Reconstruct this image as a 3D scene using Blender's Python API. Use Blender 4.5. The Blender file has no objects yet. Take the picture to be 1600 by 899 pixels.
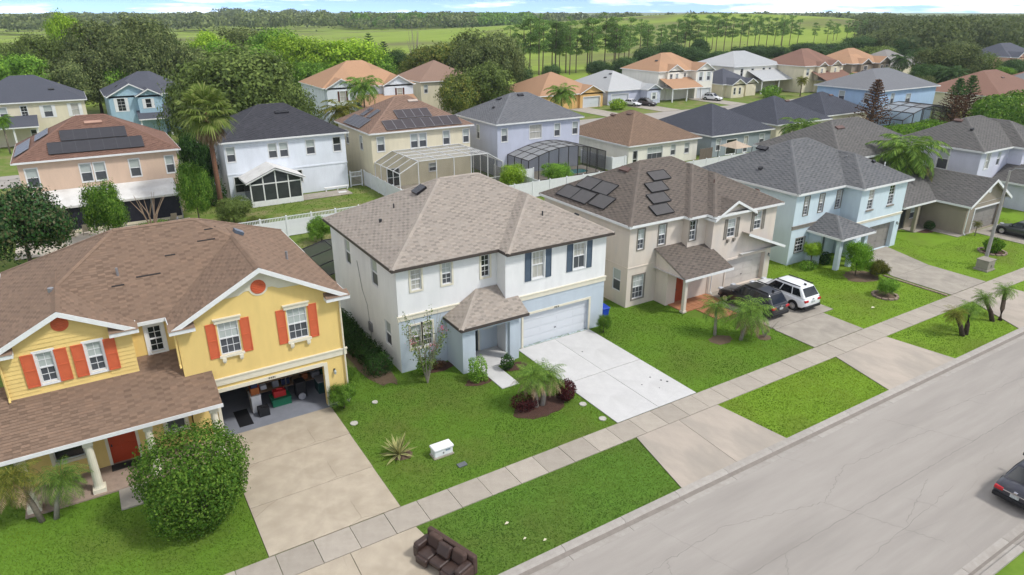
import bpy, math, random
import numpy as np
from mathutils import Vector
R = math.radians
random.seed(7)
rng = np.random.default_rng(7)
S = bpy.context.scene
C = S.collection

# ------------------------------------------------------------------ camera
cam = bpy.data.cameras.new('camera'); camo = bpy.data.objects.new('camera', cam); C.objects.link(camo)
camo.location = (0, 0, 20); camo.rotation_euler = (R(90 - 22.02), 0, R(57.97 - 90))
cam.sensor_width = 36; cam.lens = 24.01; cam.clip_start = .5; cam.clip_end = 30000
S.camera = camo
# ------------------------------------------------------------------ sky
SUN_AZ, SUN_EL = -48, 52      # street coordinates: 0 is along the street, away from the viewer
w = bpy.data.worlds.new('World'); S.world = w; w.use_nodes = True
nt = w.node_tree; nt.nodes.clear(); N = nt.nodes.new; L = nt.links.new
out = N('ShaderNodeOutputWorld'); bg = N('ShaderNodeBackground'); sky = N('ShaderNodeTexSky')
sky.sky_type = 'NISHITA'; sky.sun_disc = False; sky.sun_elevation = R(SUN_EL); sky.sun_rotation = R(90 - SUN_AZ)
sky.air_density = .2; sky.dust_density = 0; sky.ozone_density = 4.0; sky.altitude = 20
tc = N('ShaderNodeTexCoord'); mp = N('ShaderNodeMapping'); mp.inputs['Scale'].default_value = (2.2, 2.2, 22); mp.inputs['Location'].default_value = (17, 9, 3)
nz = N('ShaderNodeTexNoise'); nz.inputs['Scale'].default_value = 2.3; nz.inputs['Detail'].default_value = 9; nz.inputs['Roughness'].default_value = .6
rp = N('ShaderNodeValToRGB'); rp.color_ramp.elements[0].position = .46; rp.color_ramp.elements[1].position = .66
mx = N('ShaderNodeMix'); mx.data_type = 'RGBA'; mx.inputs['B'].default_value = (14, 14.1, 14.3, 1)
L(tc.outputs['Generated'], mp.inputs['Vector']); L(mp.outputs[0], nz.inputs['Vector']); L(nz.outputs['Fac'], rp.inputs[0])
L(rp.outputs[0], mx.inputs['Factor']); L(sky.outputs[0], mx.inputs['A']); L(mx.outputs['Result'], bg.inputs['Color'])
bg.inputs['Strength'].default_value = .12
L(bg.outputs[0], out.inputs[0])
# ------------------------------------------------------------------ sun (bright, hazy day: soft shadows)
sl = bpy.data.lights.new('sun', 'SUN'); slo = bpy.data.objects.new('sun', sl); C.objects.link(slo)
sl.energy = 1.55; sl.angle = R(8); sl.color = (1, .975, .94)
d = Vector((math.cos(R(SUN_EL)) * math.cos(R(SUN_AZ)), math.cos(R(SUN_EL)) * math.sin(R(SUN_AZ)), math.sin(R(SUN_EL))))
slo.rotation_euler = d.to_track_quat('Z', 'Y').to_euler(); slo.location = (0, 0, 60)
S.view_settings.view_transform = 'Standard'; S.view_settings.look = 'None'; S.view_settings.gamma = 1
S.view_settings.exposure = .9
S.cycles.max_bounces = 6; S.cycles.diffuse_bounces = 3; S.cycles.glossy_bounces = 2; S.cycles.transparent_max_bounces = 12
S.cycles.transmission_bounces = 3; S.cycles.use_denoising = True

# ------------------------------------------------------------------ materials
MATS = {}
def s2l(c):
    if isinstance(c, str):
        c = [int(c[i:i + 2], 16) / 255 for i in (0, 2, 4)]
    return tuple((v / 12.92 if v <= .04045 else ((v + .055) / 1.055) ** 2.4) for v in c)
def mat(name, c1, c2=None, scale=2., rough=.8, bump=0., bscale=60., island=0., objrand=0., metal=0., spec=.3,
        c3=None, s3=.3, t3=(.5, .7), stretch=(1, 1, 1), transl=0., alpha=1., detail=6, coat=0.):
    """c1..c3 linear albedo; noise mix c1-c2, large patches of c3, per-piece value jitter (island / objrand)"""
    if name in MATS: return MATS[name]
    m = bpy.data.materials.new(name); MATS[name] = m; m.use_nodes = True
    t = m.node_tree; n = t.nodes; l = t.links; b = n['Principled BSDF']
    b.inputs['Roughness'].default_value = rough; b.inputs['Metallic'].default_value = metal
    b.inputs['Specular IOR Level'].default_value = spec
    if coat: b.inputs['Coat Weight'].default_value = coat; b.inputs['Coat Roughness'].default_value = .05
    co = n.new('ShaderNodeTexCoord'); ma = n.new('ShaderNodeMapping'); ma.inputs['Scale'].default_value = stretch
    l.new(co.outputs['Object'], ma.inputs['Vector'])
    c2 = c2 or tuple(v * .82 for v in c1)
    ns = n.new('ShaderNodeTexNoise'); ns.inputs['Scale'].default_value = scale; ns.inputs['Detail'].default_value = detail
    ns.inputs['Roughness'].default_value = .65
    l.new(ma.outputs[0], ns.inputs['Vector'])
    r = n.new('ShaderNodeValToRGB'); r.color_ramp.elements[0].position = .32; r.color_ramp.elements[1].position = .68
    r.color_ramp.elements[0].color = (*c1, 1); r.color_ramp.elements[1].color = (*c2, 1)
    l.new(ns.outputs['Fac'], r.inputs[0]); colr = r.outputs[0]
    if c3:
        n3 = n.new('ShaderNodeTexNoise'); n3.inputs['Scale'].default_value = s3; n3.inputs['Detail'].default_value = 5; n3.inputs['Roughness'].default_value = .6
        l.new(ma.outputs[0], n3.inputs['Vector'])
        r3 = n.new('ShaderNodeValToRGB'); r3.color_ramp.elements[0].position = t3[0]; r3.color_ramp.elements[1].position = t3[1]
        l.new(n3.outputs['Fac'], r3.inputs[0])
        x = n.new('ShaderNodeMix'); x.data_type = 'RGBA'; x.inputs['B'].default_value = (*c3, 1)
        l.new(r3.outputs[0], x.inputs['Factor']); l.new(colr, x.inputs['A']); colr = x.outputs['Result']
    for amt, src in ((island, 'i'), (objrand, 'o')):
        if not amt: continue
        if src == 'i': rn = n.new('ShaderNodeNewGeometry').outputs['Random Per Island']
        else: rn = n.new('ShaderNodeObjectInfo').outputs['Random']
        mr = n.new('ShaderNodeMapRange'); mr.inputs['To Min'].default_value = 1 - amt; mr.inputs['To Max'].default_value = 1 + amt
        l.new(rn, mr.inputs['Value'])
        hs = n.new('ShaderNodeHueSaturation'); l.new(mr.outputs[0], hs.inputs['Value']); l.new(colr, hs.inputs['Color']); colr = hs.outputs[0]
    l.new(colr, b.inputs['Base Color'])
    if bump:
        nb = n.new('ShaderNodeTexNoise'); nb.inputs['Scale'].default_value = bscale; nb.inputs['Detail'].default_value = 4
        l.new(co.outputs['Object'], nb.inputs['Vector'])
        bp = n.new('ShaderNodeBump'); bp.inputs['Strength'].default_value = bump; bp.inputs['Distance'].default_value = .02
        l.new(nb.outputs['Fac'], bp.inputs['Height']); l.new(bp.outputs[0], b.inputs['Normal'])
    sh = b.outputs[0]; o = n['Material Output']
    if transl:
        tr = n.new('ShaderNodeBsdfTranslucent'); l.new(colr, tr.inputs['Color'])
        ms = n.new('ShaderNodeMixShader'); ms.inputs[0].default_value = transl
        l.new(sh, ms.inputs[1]); l.new(tr.outputs[0], ms.inputs[2]); sh = ms.outputs[0]
    if alpha < 1:
        tr = n.new('ShaderNodeBsdfTransparent'); ms = n.new('ShaderNodeMixShader'); ms.inputs[0].default_value = alpha
        l.new(tr.outputs[0], ms.inputs[1]); l.new(sh, ms.inputs[2]); sh = ms.outputs[0]
    l.new(sh, o.inputs['Surface'])
    return m
def stucco(name, hexc, k=1.0, dirt=.9, patch=None):
    c = tuple(v * k for v in s2l(hexc))
    return mat(name, c, tuple(v * dirt for v in c), scale=.9, rough=.9, bump=.25, bscale=45, c3=patch or tuple(v * .84 for v in c), s3=.5, t3=(.5, .8), stretch=(1.5, 1.5, .4))
def shingle(name, ca, cb, cd, patch=None):
    m = shingle1(name, ca, tuple(.8 * p + .2 * q for p, q in zip(ca, cb)), cd)
    kk = tuple(q / p for p, q in zip(ca, cb)); m2 = shingle1(name + '_dark', cb, tuple(v * .8 for v in cb), tuple(v * k for v, k in zip(cd, kk))); DARKTAB[m.name] = m2
    return m
DARKTAB = {}
def shingle1(name, ca, cb, cd, patch=None):
    """tab colours: light ca, dark cb chosen per tab, cd weathering patches"""
    if name in MATS: return MATS[name]
    m = mat(name, ca, tuple(v * .85 for v in ca), scale=6, rough=.95, bump=.5, bscale=90, spec=.15, c3=cd, s3=.35, t3=(.45, .8))
    t = m.node_tree; n = t.nodes; l = t.links; b = n['Principled BSDF']
    old = b.inputs['Base Color'].links[0].from_socket
    g = n.new('ShaderNodeNewGeometry'); r = n.new('ShaderNodeValToRGB')
    e = r.color_ramp.elements; e[0].position = 0; e[0].color = (*cb, 1); e[1].position = 1; e[1].color = (1, 1, 1, 1)
    k = [tuple(min(1.5, q / max(p, 1e-4)) for p, q in zip(ca, cb))]
    e[0].color = (*k[0], 1)
    a = r.color_ramp.elements.new(.28); a.color = (*[(v + 1) / 2 * .95 for v in k[0]], 1)
    a = r.color_ramp.elements.new(.5); a.color = (.95, .95, .95, 1)
    a = r.color_ramp.elements.new(.75); a.color = (1.08, 1.06, 1.04, 1)
    l.new(g.outputs['Random Per Island'], r.inputs[0])
    x = n.new('ShaderNodeMix'); x.data_type = 'RGBA'; x.blend_type = 'MULTIPLY'; x.inputs['Factor'].default_value = 1
    l.new(old, x.inputs['A']); l.new(r.outputs[0], x.inputs['B']); l.new(x.outputs['Result'], b.inputs['Base Color'])
    return m
def leafmat(name, cols, transl=.3, rough=.7):
    """leaf colours picked per leaf, shifted a little per plant"""
    if name in MATS: return MATS[name]
    m = bpy.data.materials.new(name); MATS[name] = m; m.use_nodes = True
    t = m.node_tree; n = t.nodes; l = t.links; b = n['Principled BSDF']; b.inputs['Roughness'].default_value = rough
    b.inputs['Specular IOR Level'].default_value = .12
    g = n.new('ShaderNodeNewGeometry'); r = n.new('ShaderNodeValToRGB'); e = r.color_ramp.elements
    for i, c in enumerate(cols):
        p = i / (len(cols) - 1)
        if i == 0: q = e[0]
        elif i == len(cols) - 1: q = e[-1]
        else: q = e.new(p)
        q.position = p; q.color = (*c, 1)
    l.new(g.outputs['Random Per Island'], r.inputs[0])
    oi = n.new('ShaderNodeObjectInfo'); mr = n.new('ShaderNodeMapRange'); mr.inputs['To Min'].default_value = .8; mr.inputs['To Max'].default_value = 1.2
    l.new(oi.outputs['Random'], mr.inputs['Value'])
    hs = n.new('ShaderNodeHueSaturation'); l.new(mr.outputs[0], hs.inputs['Value']); l.new(r.outputs[0], hs.inputs['Color'])
    l.new(hs.outputs[0], b.inputs['Base Color'])
    tr = n.new('ShaderNodeBsdfTranslucent'); l.new(hs.outputs[0], tr.inputs['Color'])
    ms = n.new('ShaderNodeMixShader'); ms.inputs[0].default_value = transl
    l.new(b.outputs[0], ms.inputs[1]); l.new(tr.outputs[0], ms.inputs[2]); l.new(ms.outputs[0], n['Material Output'].inputs['Surface'])
    return m

# ------------------------------------------------------------------ object helpers
def tag(o, label=None, cat=None, group=None, kind=None):
    if label: o['label'] = label
    if cat: o['category'] = cat
    if group: o['group'] = group
    if kind: o['kind'] = kind
    return o
def empty(name, loc, label=None, cat=None, group=None, rz=0):
    o = bpy.data.objects.new(name, None); C.objects.link(o); o.location = loc; o.rotation_euler = (0, 0, rz); o.empty_display_size = .3
    return tag(o, label, cat, group)
def wloc(o):
    v = Vector((0, 0, 0))
    while o: v = v + o.location; o = o.parent
    return v
def link(name, me, m=None, parent=None, loc=(0, 0, 0)):
    o = bpy.data.objects.new(name, me); C.objects.link(o); o.location = loc
    if m and not me.materials: me.materials.append(m)
    if parent: o.parent = parent
    return o
def npmesh(name, v, f, m=None, smooth=False):
    """v (n,3), f (k,3|4) arrays -> mesh"""
    v = np.asarray(v, np.float32); f = np.asarray(f, np.int32); me = bpy.data.meshes.new(name)
    k = f.shape[1]; me.vertices.add(len(v)); me.vertices.foreach_set('co', v.ravel())
    me.loops.add(f.size); me.loops.foreach_set('vertex_index', f.ravel()); me.polygons.add(len(f))
    me.polygons.foreach_set('loop_start', np.arange(0, f.size, k, dtype=np.int32))
    if smooth: me.polygons.foreach_set('use_smooth', np.ones(len(f), bool))
    me.update(calc_edges=True)
    if m: me.materials.append(m)
    return me
class MB:
    def __init__(s): s.v = []; s.f = []
    def poly(s, pts):
        b = len(s.v); s.v += [tuple(p) for p in pts]; s.f.append(tuple(range(b, b + len(pts)))); return s
    def box(s, x0, y0, z0, x1, y1, z1):
        b = len(s.v)
        s.v += [(x, y, z) for z in (z0, z1) for x, y in ((x0, y0), (x1, y0), (x1, y1), (x0, y1))]
        s.f += [tuple(b + i for i in q) for q in ((3, 2, 1, 0), (4, 5, 6, 7), (0, 1, 5, 4), (1, 2, 6, 5), (2, 3, 7, 6), (3, 0, 4, 7))]
        return s
    def bar(s, p, q, w, h, up=(0, 0, 1)):
        """box beam from p to q, width w (sideways), height h"""
        p = Vector(p); q = Vector(q); a = (q - p).normalized(); u = Vector(up)
        if abs(a.dot(u)) > .98: u = Vector((1, 0, 0))
        sd = a.cross(u).normalized(); u = sd.cross(a).normalized(); b = len(s.v)
        for c in (p, q):
            for i, j in ((-1, -1), (1, -1), (1, 1), (-1, 1)): s.v.append(tuple(c + sd * (i * w / 2) + u * (j * h / 2)))
        s.f += [tuple(b + i for i in t) for t in ((3, 2, 1, 0), (4, 5, 6, 7), (0, 1, 5, 4), (1, 2, 6, 5), (2, 3, 7, 6), (3, 0, 4, 7))]
        return s
    def tube(s, pts, rad, n=8, cap=True):
        pts = [Vector(p) for p in pts]; rs = rad if isinstance(rad, (list, tuple)) else [rad] * len(pts); rings = []
        for i, p in enumerate(pts):
            a = (pts[min(i + 1, len(pts) - 1)] - pts[max(i - 1, 0)]).normalized()
            u = Vector((0, 0, 1)) if abs(a.z) < .9 else Vector((1, 0, 0)); sx = a.cross(u).normalized(); sy = a.cross(sx).normalized()
            b = len(s.v); rings.append(b)
            for k in range(n):
                t = 2 * math.pi * k / n; s.v.append(tuple(p + (sx * math.cos(t) + sy * math.sin(t)) * rs[i]))
        for a, b in zip(rings, rings[1:]):
            for k in range(n): s.f.append((a + k, a + (k + 1) % n, b + (k + 1) % n, b + k))
        if cap:
            s.f.append(tuple(rings[0] + k for k in reversed(range(n)))); s.f.append(tuple(rings[-1] + k for k in range(n)))
        return s
    def mesh(s, name, m, origin=(0, 0, 0), smooth=False):
        me = bpy.data.meshes.new(name); ox, oy, oz = origin
        me.from_pydata([(x - ox, y - oy, z - oz) for x, y, z in s.v], [], s.f)
        if smooth: me.polygons.foreach_set('use_smooth', [True] * len(me.polygons))
        me.update()
        if m: me.materials.append(m)
        return me
    def build(s, name, m, parent=None, origin=None, smooth=False, bevel=0, seg=2, subsurf=0):
        """vertices are world coordinates; the object sits at origin (default: the parent's place)"""
        pl = wloc(parent) if parent else Vector((0, 0, 0))
        og = Vector(origin) if origin is not None else pl
        o = link(name, s.mesh(name, m, og, smooth), None, parent, og - pl)
        if bevel:
            b = o.modifiers.new('bevel', 'BEVEL'); b.width = bevel; b.segments = seg; b.limit_method = 'ANGLE'
        if subsurf:
            b = o.modifiers.new('sub', 'SUBSURF'); b.levels = b.render_levels = subsurf
        return o
def copy_tree(o, parent=None):
    c = o.copy(); C.objects.link(c); c.parent = parent
    for ch in o.children: copy_tree(ch, c)
    return c

# ------------------------------------------------------------------ roof geometry: unions of hip / gable / shed volumes
def clip(poly, h):
    a, b, c = h; o = []; n = len(poly)
    for i in range(n):
        p = poly[i]; q = poly[(i + 1) % n]; dp = a * p[0] + b * p[1] + c; dq = a * q[0] + b * q[1] + c
        if dp >= -1e-9: o.append(p)
        if (dp > 1e-9 and dq < -1e-9) or (dp < -1e-9 and dq > 1e-9):
            t = dp / (dp - dq); o.append((p[0] + (q[0] - p[0]) * t, p[1] + (q[1] - p[1]) * t))
    return o
def area(p):
    return abs(sum(p[i][0] * p[(i + 1) % len(p)][1] - p[(i + 1) % len(p)][0] * p[i][1] for i in range(len(p)))) / 2 if len(p) > 2 else 0
class Vol:
    def __init__(s, rect, z, p=.54, sides='NSEW', grp='m', pitches=None):
        s.rect = rect; s.z = z; s.p = p; s.sides = sides; s.grp = grp; x0, y0, x1, y1 = rect
        pp = {k: p for k in 'NSEW'}; pp.update(pitches or {})
        D = {'S': (0, pp['S'], z - pp['S'] * y0), 'N': (0, -pp['N'], z + pp['N'] * y1), 'W': (pp['W'], 0, z - pp['W'] * x0), 'E': (-pp['E'], 0, z + pp['E'] * x1)}
        s.planes = [(k, D[k]) for k in sides]
        s.foot = [(x0, y0), (x1, y0), (x1, y1), (x0, y1)]
        s.half = [(1, 0, -x0), (-1, 0, x1), (0, 1, -y0), (0, -1, y1)]
    def h(s, x, y): return min(a * x + b * y + c for _, (a, b, c) in s.planes)
def roof_faces(vols):
    out = []
    for i, v in enumerate(vols):
        for k, pl in v.planes:
            poly = v.foot
            for k2, p2 in v.planes:
                if k2 != k and poly: poly = clip(poly, tuple(q - p for p, q in zip(pl, p2)))
            if area(poly) < 1e-4: continue
            pieces = [poly]
            for j, w_ in enumerate(vols):
                if j == i or w_.grp != v.grp: continue
                cons = list(w_.half); dead = False
                for _, p2 in w_.planes:
                    dlt = tuple(q - p for p, q in zip(pl, p2))
                    if max(abs(t) for t in dlt) < 1e-6:
                        if j > i: dead = True
                    else: cons.append(dlt)
                if dead: continue
                new = []
                for pc in pieces:
                    ins = pc
                    for cst in cons:
                        o = clip(ins, tuple(-t for t in cst))
                        if area(o) > 1e-4: new.append(o)
                        ins = clip(ins, cst)
                        if area(ins) < 1e-4: break
                pieces = new
            for pc in pieces: out.append((k, pl, pc, v))
    return out
TW, TE = .31, .165
def shingle_tabs(faces, tw=TW, te=TE):
    V = []; F = []; T = []
    for k, (a, b, c), pc, v in faces:
        g = math.hypot(a, b); ux, uy = (-b / g, a / g); vx, vy = a / g, b / g; cs = 1 / math.sqrt(1 + g * g)
        st = te * cs
        U = [p[0] * ux + p[1] * uy for p in pc]; W = [p[0] * vx + p[1] * vy for p in pc]
        w = math.floor(min(W) / st) * st
        r = int(round(w / st))
        while w < max(W):
            lo, hi = w, w + st
            # clip row extents quickly
            off = ((r * 37) % 5) * .012
            u = math.floor((min(U) - off) / tw) * tw + off
            row = clip(clip(pc, (vx, vy, -lo)), (-vx, -vy, hi))
            if area(row) > 1e-5:
                ru = [p[0] * ux + p[1] * uy for p in row]; u0, u1 = min(ru), max(ru)
                while u < u1:
                    if u + tw > u0:
                        t = clip(clip(row, (ux, uy, -u)), (-ux, -uy, u + tw))
                        if area(t) > 2e-4:
                            bse = len(V); lift = .012 + .008 * (((r * 13 + int(u / tw) * 7) % 5) / 5)
                            for x, y in t:
                                f = (x * vx + y * vy - lo) / st
                                V.append((x, y, a * x + b * y + c + .01 + lift * (1 - f)))
                            F.append(tuple(range(bse, bse + len(t)))); T.append(1 if (int(round((u - off) / tw)) + r) % 2 and random.random() < .93 else 0)
                    u += tw
            w += st; r += 1
    return V, F, T
def ridge_caps(vols):
    """folded cap pieces along hips and ridges that stay visible"""
    V = []; F = []
    for i, v in enumerate(vols):
        x0, y0, x1, y1 = v.rect; lines = []
        S_ = set(v.sides)
        if S_ == set('NSEW'):
            hw = min(x1 - x0, y1 - y0) / 2
            if x1 - x0 >= y1 - y0: a, b = (x0 + hw, (y0 + y1) / 2), (x1 - hw, (y0 + y1) / 2); ends = [((x0, y0), a), ((x0, y1), a), ((x1, y0), b), ((x1, y1), b)]
            else: a, b = ((x0 + x1) / 2, y0 + hw), ((x0 + x1) / 2, y1 - hw); ends = [((x0, y0), a), ((x1, y0), a), ((x0, y1), b), ((x1, y1), b)]
            lines = ends + [(a, b)]
        elif S_ == set('EW'): lines = [(((x0 + x1) / 2, y0), ((x0 + x1) / 2, y1))]
        elif S_ == set('SEW'):
            hw = (x1 - x0) / 2; a = (x0 + hw, min(y0 + hw, y1)); lines = [((x0, y0), a), ((x1, y0), a), (a, (a[0], y1))]
        elif S_ == set('SW'): hw = min(x1 - x0, y1 - y0); lines = [((x0, y0), (x0 + hw, y0 + hw))]
        for p, q in lines:
            Ln = math.hypot(q[0] - p[0], q[1] - p[1]); n = max(1, int(Ln / .3))
            if Ln < .05: continue
            dx, dy = (q[0] - p[0]) / Ln, (q[1] - p[1]) / Ln
            for t in range(n):
                a0, a1 = t * Ln / n, (t + 1.15) * Ln / n
                xm, ym = p[0] + dx * (a0 + a1) / 2, p[1] + dy * (a0 + a1) / 2; zm = v.h(xm, ym)
                if any(o is not v and o.grp == v.grp and o.rect[0] < xm < o.rect[2] and o.rect[1] < ym < o.rect[3] and o.h(xm, ym) > zm + .01 for o in vols): continue
                b = len(V)
                for aa, e in ((a0, .05), (a1, .035)):
                    for sd in (-1, 0, 1):
                        x = p[0] + dx * aa - dy * .16 * sd; y = p[1] + dy * aa + dx * .16 * sd
                        z = v.h(p[0] + dx * aa, p[1] + dy * aa) + e if sd == 0 else v.h(x, y) + e
                        V.append((x, y, z))
                F += [(b, b + 1, b + 4, b + 3), (b + 1, b + 2, b + 5, b + 4)]
    return V, F
# ------------------------------------------------------------------ house kit
WHITE = mat('white_trim', (.78, .78, .76), (.70, .70, .68), scale=3, rough=.6, c3=(.6, .59, .55), s3=.8, t3=(.6, .9))
CREAM = mat('cream_trim', (.72, .67, .53), (.66, .61, .48), scale=3, rough=.7)
FRAME = mat('window_frame', (.75, .75, .74), rough=.5, scale=5)
SOFFIT = mat('soffit', (.68, .67, .64), rough=.8)
PANE_BLIND = mat('pane_with_blind', (.46, .49, .46), (.38, .42, .40), scale=1.5, rough=.12, spec=.6, stretch=(.2, .2, 18))
PANE_SCREEN = mat('pane_with_screen', (.085, .09, .10), (.06, .064, .072), scale=2, rough=.35, spec=.4)
PANE_DARK = mat('pane_dark', (.02, .022, .024), (.03, .032, .034), scale=1.2, rough=.06, spec=.6)
PANE_CURTAIN = mat('pane_with_curtain', (.55, .53, .47), (.33, .32, .29), scale=3, rough=.15, spec=.6, stretch=(7, 7, .3))
DARK = mat('dark_metal', (.03, .03, .033), rough=.45, spec=.5)
class FaceMap:
    """maps (u along the wall, w outward, z) to the world for a wall facing S (-Y) or W (-X)"""
    def __init__(s, face, plane): s.face = face; s.pl = plane
    def __call__(s, u, w, z):
        if s.face == 'S': return (u, s.pl - w, z)
        if s.face == 'W': return (s.pl - w, u, z)
        if s.face == 'E': return (s.pl + w, u, z)
        return (u, s.pl + w, z)
def fbox(mb, fm, u0, u1, z0, z1, w0, w1):
    a = fm(u0, w0, z0); b = fm(u1, w1, z1)
    return mb.box(min(a[0], b[0]), min(a[1], b[1]), z0, max(a[0], b[0]), max(a[1], b[1]), z1)
def facade(mb, fm, u0, u1, z0, z1, holes, depth=.12):
    us = sorted({u0, u1, *[min(max(t, u0), u1) for h in holes for t in h[:2]]}); zs = sorted({z0, z1, *[min(max(t, z0), z1) for h in holes for t in h[2:4]]})
    for a, b in zip(us, us[1:]):
        for c, d_ in zip(zs, zs[1:]):
            um, zm = (a + b) / 2, (c + d_) / 2
            if any(h[0] < um < h[1] and h[2] < zm < h[3] for h in holes): continue
            mb.poly([fm(a, 0, c), fm(b, 0, c), fm(b, 0, d_), fm(a, 0, d_)])
    for h in holes:
        a, b, c, d_ = h[:4]; dp = h[4] if len(h) > 4 else depth
        for (p, q) in (((a, c), (b, c)), ((b, c), (b, d_)), ((b, d_), (a, d_)), ((a, d_), (a, c))):
            mb.poly([fm(p[0], 0, p[1]), fm(q[0], 0, q[1]), fm(q[0], -dp, q[1]), fm(p[0], -dp, p[1])])
class House:
    def __init__(s, name, label, x, y, roofmat, tabs=True, group=None, fascia=None, deck=None):
        s.root = empty(name, (x, y, 0), label, 'house', group); s.boxes = []; s.holes = []; s.vols = []; s.rm = roofmat; s.tabs = tabs; s.fascia = fascia or WHITE
        s.late = []
    def box(s, rect, z0, z1, m, sides='SWEN', name='wall', front=None): s.boxes.append((rect, z0, z1, m, sides, name, front or m))
    def vol(s, *a, **k): v = Vol(*a, **k); s.vols.append(v); return v
    def part(s, name, mb, m, parent=None, **k): return mb.build(name, m, parent or s.root, **k)
    def win(s, face, plane, u0, u1, z0, z1, sout=0., up=None, lo=None, cols=1, rows=1, trim=None, tw=.1, sill=False, shutters=None, sw=.42, hood=None, frame=None, split=.5, brackets=False, lcols=None, lrows=None, head=.0, slab=None):
        s.holes.append((face, plane, u0, u1, z0, z1, .14))
        fm = FaceMap(face, plane); up = up or PANE_BLIND; lo = lo or PANE_SCREEN; fr = frame or FRAME
        zc = z0 + (z1 - z0) * split; f = .055; um = (u0 + u1) / 2
        og = fm(um, 0, z0)
        mb = MB()
        for a, b, c, d_ in ((u0, u0 + f, z0, z1), (u1 - f, u1, z0, z1), (u0 + f, u1 - f, z1 - f, z1), (u0 + f, u1 - f, z0, z0 + f)): fbox(mb, fm, a, b, c, d_, -.12, -.03)
        fbox(mb, fm, u0 + f, u1 - f, zc - .03, zc + .03, -.12, -.025)
        wo = mb.build('window', fr, s.root, og)
        for (c, d_, m) in ((zc + .03, z1 - f, up), (z0 + f, zc - .03, lo)):
            MB_ = fbox(MB(), fm, u0 + f, u1 - f, c, d_, -.11, -.085); MB_.build('pane', m, wo, og)
        if cols > 1 or rows > 1:
            mb = MB(); t = .013
            for (c, d_, cc, rr) in ((zc + .03, z1 - f, cols, rows), (z0 + f, zc - .03, lcols or cols, lrows or rows)):
                for k in range(1, cc):
                    u = u0 + f + (u1 - u0 - 2 * f) * k / cc; fbox(mb, fm, u - t, u + t, c, d_, -.084, -.066)
                for k in range(1, rr):
                    z = c + (d_ - c) * k / rr; fbox(mb, fm, u0 + f, u1 - f, z - t, z + t, -.083, -.065)
            mb.build('muntin', fr, wo, og)
        if trim:
            mb = MB()
            for a, b, c, d_ in ((u0 - tw, u0, z0 - tw, z1 + tw), (u1, u1 + tw, z0 - tw, z1 + tw), (u0, u1, z1, z1 + tw), (u0, u1, z0 - tw, z0)): fbox(mb, fm, a, b, c, d_, -.01, .045)
            mb.build('trim', trim, wo, og)
        if hood:
            mb = MB(); fbox(mb, fm, u0 - .12, u1 + .12, z1, z1 + .2, 0, .08); fbox(mb, fm, u0 - .17, u1 + .17, z1 + .2, z1 + .26, 0, .13)
            mb.build('hood', hood, wo, og)
        if sill:
            mb = MB(); fbox(mb, fm, u0 - .1, u1 + .1, z0 - .12, z0, -.01, .12); mb.build('sill', sill, wo, og)
        if brackets:
            for u in (u0 + .08, u1 - .08):
                mb = MB(); fbox(mb, fm, u - .09, u + .09, z0 - .3, z0 - .12, 0, .16); fbox(mb, fm, u - .06, u + .06, z0 - .4, z0 - .3, 0, .1); mb.build('bracket', brackets, wo, og)
        if shutters:
            for a in (u0 - .07 - sw, u1 + .07):
                mb = MB(); fbox(mb, fm, a, a + .055, z0 - .08, z1 + .04, 0, .045 + sout); fbox(mb, fm, a + sw - .055, a + sw, z0 - .08, z1 + .04, 0, .045 + sout)
                for c in (z0 - .08, (z0 + z1) / 2 - .03, z1 - .02): fbox(mb, fm, a + .055, a + sw - .055, c, c + .06, 0, .043 + sout)
                fbox(mb, fm, a + .055, a + sw - .055, z0 - .02, z1 - .02, 0, .026 + sout)
                mb.build('shutter', shutters, s.root, fm(a, 0, z0))
        return wo
    def opening(s, face, plane, u0, u1, z0, z1, depth=.25): s.holes.append((face, plane, u0, u1, z0, z1, depth))
    def garage(s, face, plane, u0, u1, z1, m, trim=None, tw=.14, rows=4, cols=4, depth=.22, z0=.0):
        s.opening(face, plane, u0, u1, z0, z1, depth); fm = FaceMap(face, plane)
        mb = fbox(MB(), fm, u0, u1, z0, z1, -depth - .02, -depth + .01); go = mb.build('garage_door', m, s.root, fm((u0 + u1) / 2, 0, z0))
        h = (z1 - z0) / rows
        for r in range(rows):
            mb = MB(); fbox(mb, fm, u0, u1, z0 + r * h + .012, z0 + (r + 1) * h - .012, -depth + .01, -depth + .035)
            cw = (u1 - u0) / cols
            for k in range(cols): fbox(mb, fm, u0 + k * cw + .12, u0 + (k + 1) * cw - .12, z0 + r * h + .1, z0 + (r + 1) * h - .1, -depth + .035, -depth + .045)
            mb.build('panel', m, go, fm((u0 + u1) / 2, 0, z0 + r * h))
        mb = fbox(MB(), fm, (u0 + u1) / 2 - .06, (u0 + u1) / 2 + .06, z0 + .75, z0 + .79, -depth + .045, -depth + .08); mb.build('handle', DARK, go, fm((u0 + u1) / 2, 0, z0))
        if trim:
            mb = MB(); fbox(mb, fm, u0 - tw, u0, z0, z1 + tw, 0, .05); fbox(mb, fm, u1, u1 + tw, z0, z1 + tw, 0, .05); fbox(mb, fm, u0, u1, z1, z1 + tw, 0, .05)
            mb.build('garage_trim', trim, s.root, fm((u0 + u1) / 2, 0, z0))
        return go
    def door(s, face, plane, u0, u1, z1, m, trim=None, z0=.05, glass=None):
        s.opening(face, plane, u0, u1, z0, z1, .15); fm = FaceMap(face, plane); og = fm((u0 + u1) / 2, 0, z0)
        mb = fbox(MB(), fm, u0, u1, z0, z1, -.16, -.1); do = mb.build('door', m, s.root, og)
        for c, d_ in ((.12, .42), (.48, .92)):
            for k in (0, 1):
                wd = (u1 - u0) / 2; mb = fbox(MB(), fm, u0 + k * wd + .1, u0 + (k + 1) * wd - .1, z0 + (z1 - z0) * c, z0 + (z1 - z0) * d_, -.1, -.085); mb.build('panel', m, do, og)
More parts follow.
